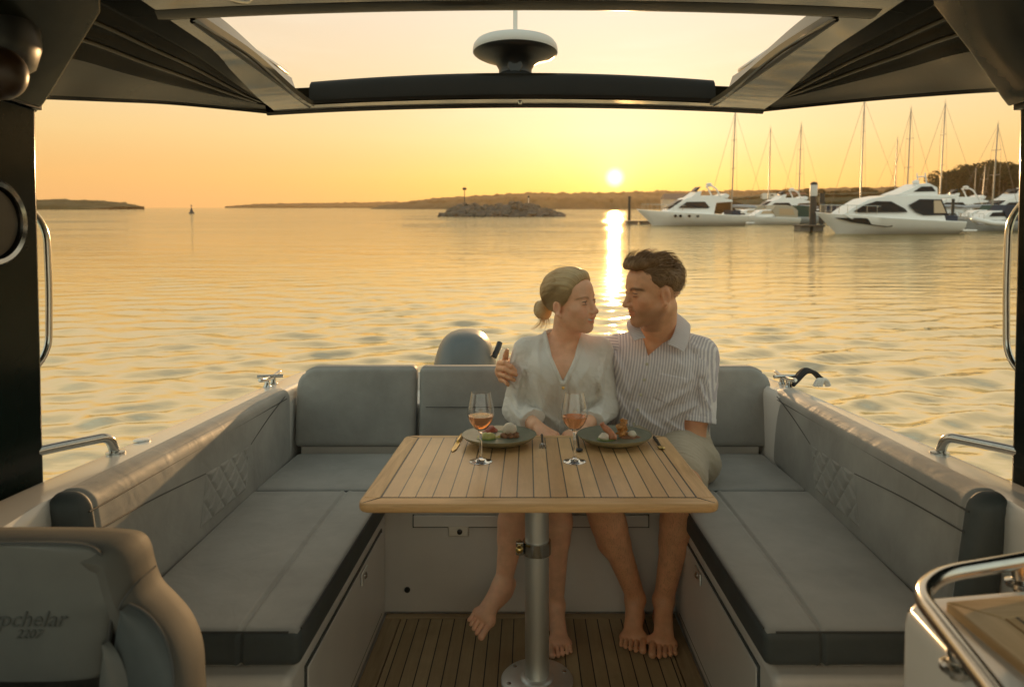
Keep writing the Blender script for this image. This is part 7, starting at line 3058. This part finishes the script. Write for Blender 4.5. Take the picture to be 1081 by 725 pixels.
    # turned down collar, two leaves
    def leaf(name, up_, lo_):
        A, Bq = smooth_path(up_, 8), smooth_path(lo_, 8)
        n = 14
        rows = []
        for i, (a, b) in enumerate(zip(A, Bq)):
            row = []
            for k in range(n + 1):
                u = k / n
                p = a.lerp(b, u)
                p += Vector((0, -.004, .006)) * math.sin(math.pi * u) * .5
                row.append(p)
            rows.append(row)
        V_ = np.array([[tuple(p) for p in r_] for r_ in rows]).reshape(-1, 3)
        m_, k_ = len(rows), n + 1
        idx = np.arange(m_ * k_).reshape(m_, k_)
        F_ = np.stack([idx[:-1, :-1], idx[1:, :-1], idx[1:, 1:], idx[:-1, 1:]], -1).reshape(-1, 4)
        # stripes run across the leaf
        ln = np.repeat(np.linspace(0, sum((A[i + 1] - A[i]).length for i in range(m_ - 1)), m_), k_)
        o = fastmesh(name, V_, F_, cm, shirt, attrs={'stripe': ln})
        md = o.modifiers.new('thick', 'SOLIDIFY')
        md.thickness = .0035
    leaf('collar', [P(691, 331, 2.645), P(708, 328, 2.615), P(713.5, 331, 2.555), P(713.5, 343, 2.492), P(710, 354, 2.462), P(704, 363, 2.446)],
         [P(692, 338, 2.668), P(714, 335.5, 2.632), P(727.5, 341, 2.556), P(728.5, 352, 2.492), P(726, 363, 2.456), P(721.5, 371.5, 2.434)])
    leaf('collar', [P(691, 331, 2.645), P(677, 331, 2.615), P(671.5, 333, 2.560), P(673, 341, 2.505), P(676.5, 349, 2.478), P(681, 357, 2.460)],
         [P(690, 338, 2.668), P(671, 337, 2.632), P(663, 340, 2.570), P(662.5, 346, 2.505), P(665, 353, 2.470), P(670, 360, 2.448)])
    # ---- beige shorts
    C = SDF((.10, 2.06, .40), (.74, 2.74, .68), .005)
    C.loft([(.44, .502, 2.59, .178, .132), (.55, .503, 2.588, .174, .132), (.64, .504, 2.58, .165, .122)], 0)
    C.cone((.432, 2.57, .525), (.222, 2.175, .514), .098, .076, .02)
    C.cone((.582, 2.57, .525), (.497, 2.175, .516), .100, .078, .02)
    C.cone((.600, 2.56, .520), (.612, 2.42, .500), .085, .075, .03)
    w3 = wrinkles(31, 9, (.04, .09), (.3, .6, .3))
    C.field(lambda X, Y, Z, D: D - .006 * w3(X, Y, Z) + .003)
    V, Fq = C.mesh()
    fastmesh('shorts', V, Fq, cloth_mat('beige_cotton', (.56, .47, .34)), root)

    # ---- short hair swept up at the front
    C = SDF((.30, 2.30, .98), (.62, 2.63, 1.28), .0026)
    sc = H.s
    hc, hr = (0, -.018, .040), (.0770, .0985, .0820)
    C.ell(H(*hc), np.array(hr) * sc, 0, 'u', H.axes)
    for l_, f_, u_, r__ in ((-.03, .055, .104, .026), (.0, .062, .110, .027), (.03, .055, .104, .026), (0, .02, .116, .032), (-.034, .01, .108, .030), (.034, .01, .108, .030), (0, -.04, .108, .034), (.0, .078, .102, .020), (-.024, .074, .098, .019), (.024, .074, .098, .019)):
        C.ell(H(l_, f_, u_), np.array([r__, r__, r__ * .8]) * sc, .014, 'u', H.axes)
    poly = [(.112, .092), (.086, .079), (.070, .070), (.056, .056), (.046, .036), (.026, .026), (.018, .006), (.015, -.026), (.003, -.028), (-.002, .010), (-.012, .022), (-.026, .014), (-.034, -.012), (-.038, -.046), (-.075, -.066), (-.14, -.05), (-.15, .18), (.13, .18)]
    o = np.array(H.o[:])
    ax = [np.array(q) for q in H.axes]

    def hf(X, Y, Z, D):
        d = (X - o[0], Y - o[1], Z - o[2])
        l, f, u = [(d[0] * a[0] + d[1] * a[1] + d[2] * a[2]) / sc for a in ax]
        g = np.sin(l * 330 + 2 * np.sin(f * 34) + f * 60) * .6 + np.sin(l * 180 - f * 60 + 2 * np.sin(f * 40)) * .8
        D = D - .0012 * g * np.clip((u - .0) / .05, .3, 1)
        side = np.clip((.045 - u) / .05, 0, 1)          # clipped close at the sides
        D = D + .0035 * side
        pd = poly2(f, u, poly)
        D = D + .0060 * np.clip(1 + pd / .016, 0, 1) ** 1.5 * (u < .085)
        return np.maximum(D, pd * sc)
    C.field(hf)
    V, Fq = C.mesh()
    l, f, u = H.local(V)
    st = l * 190 + f * 60 + 2 * np.sin(f * 40) + np.where(u < .04, f * 120, 0)
    hm = hair_mat('brown_hair', (.10, .055, .021), (.50, .30, .135), .42)
    hair = fastmesh('hair', V, Fq, hm, root, attrs={'strand': st})
    r_ = np.random.default_rng(9)
    pick = r_.choice(len(V), 1500, replace=False)
    S_ = []
    for k in pick:
        ll, ff, uu = l[k], f[k], u[k]
        if poly2(np.array([ff]), np.array([uu]), poly)[0] > -.004 and uu < .05:
            continue
        n = np.array([ll / hr[0] ** 2, (ff - hc[1]) / hr[1] ** 2, (uu - hc[2]) / hr[2] ** 2])
        n /= np.linalg.norm(n)
        top = np.clip((uu - .045) / .05, 0, 1)
        front = np.clip((ff - .01) / .06, 0, 1)
        d = np.array([.25 * np.sign(ll) * (1 - top) + r_.normal(0, .10), -.95 + .75 * front * top + r_.normal(0, .12), -.55 * (1 - top) + .35 * top * front + r_.normal(0, .08)])
        d -= n * (d @ n) * .8
        d /= np.linalg.norm(d)
        ln = (.006 + .024 * top + .008 * top * front) * r_.uniform(.7, 1.2)
        p0 = np.array([ll, ff, uu])
        S_.append((k * .37 % 40, [H(*(p0 + d * ln * s + n * (.002 * math.sin(s * 2.8) + .0006 + .0022 * s * top * r_.uniform(-.2, 1)))) for s in np.linspace(0, 1, 7)]))
    V, Fq, ids = strands(S_, .00080)
    fastmesh('hair_strands', V, Fq, hm, hair, attrs={'strand': ids})
    return root


make_woman()
make_man()
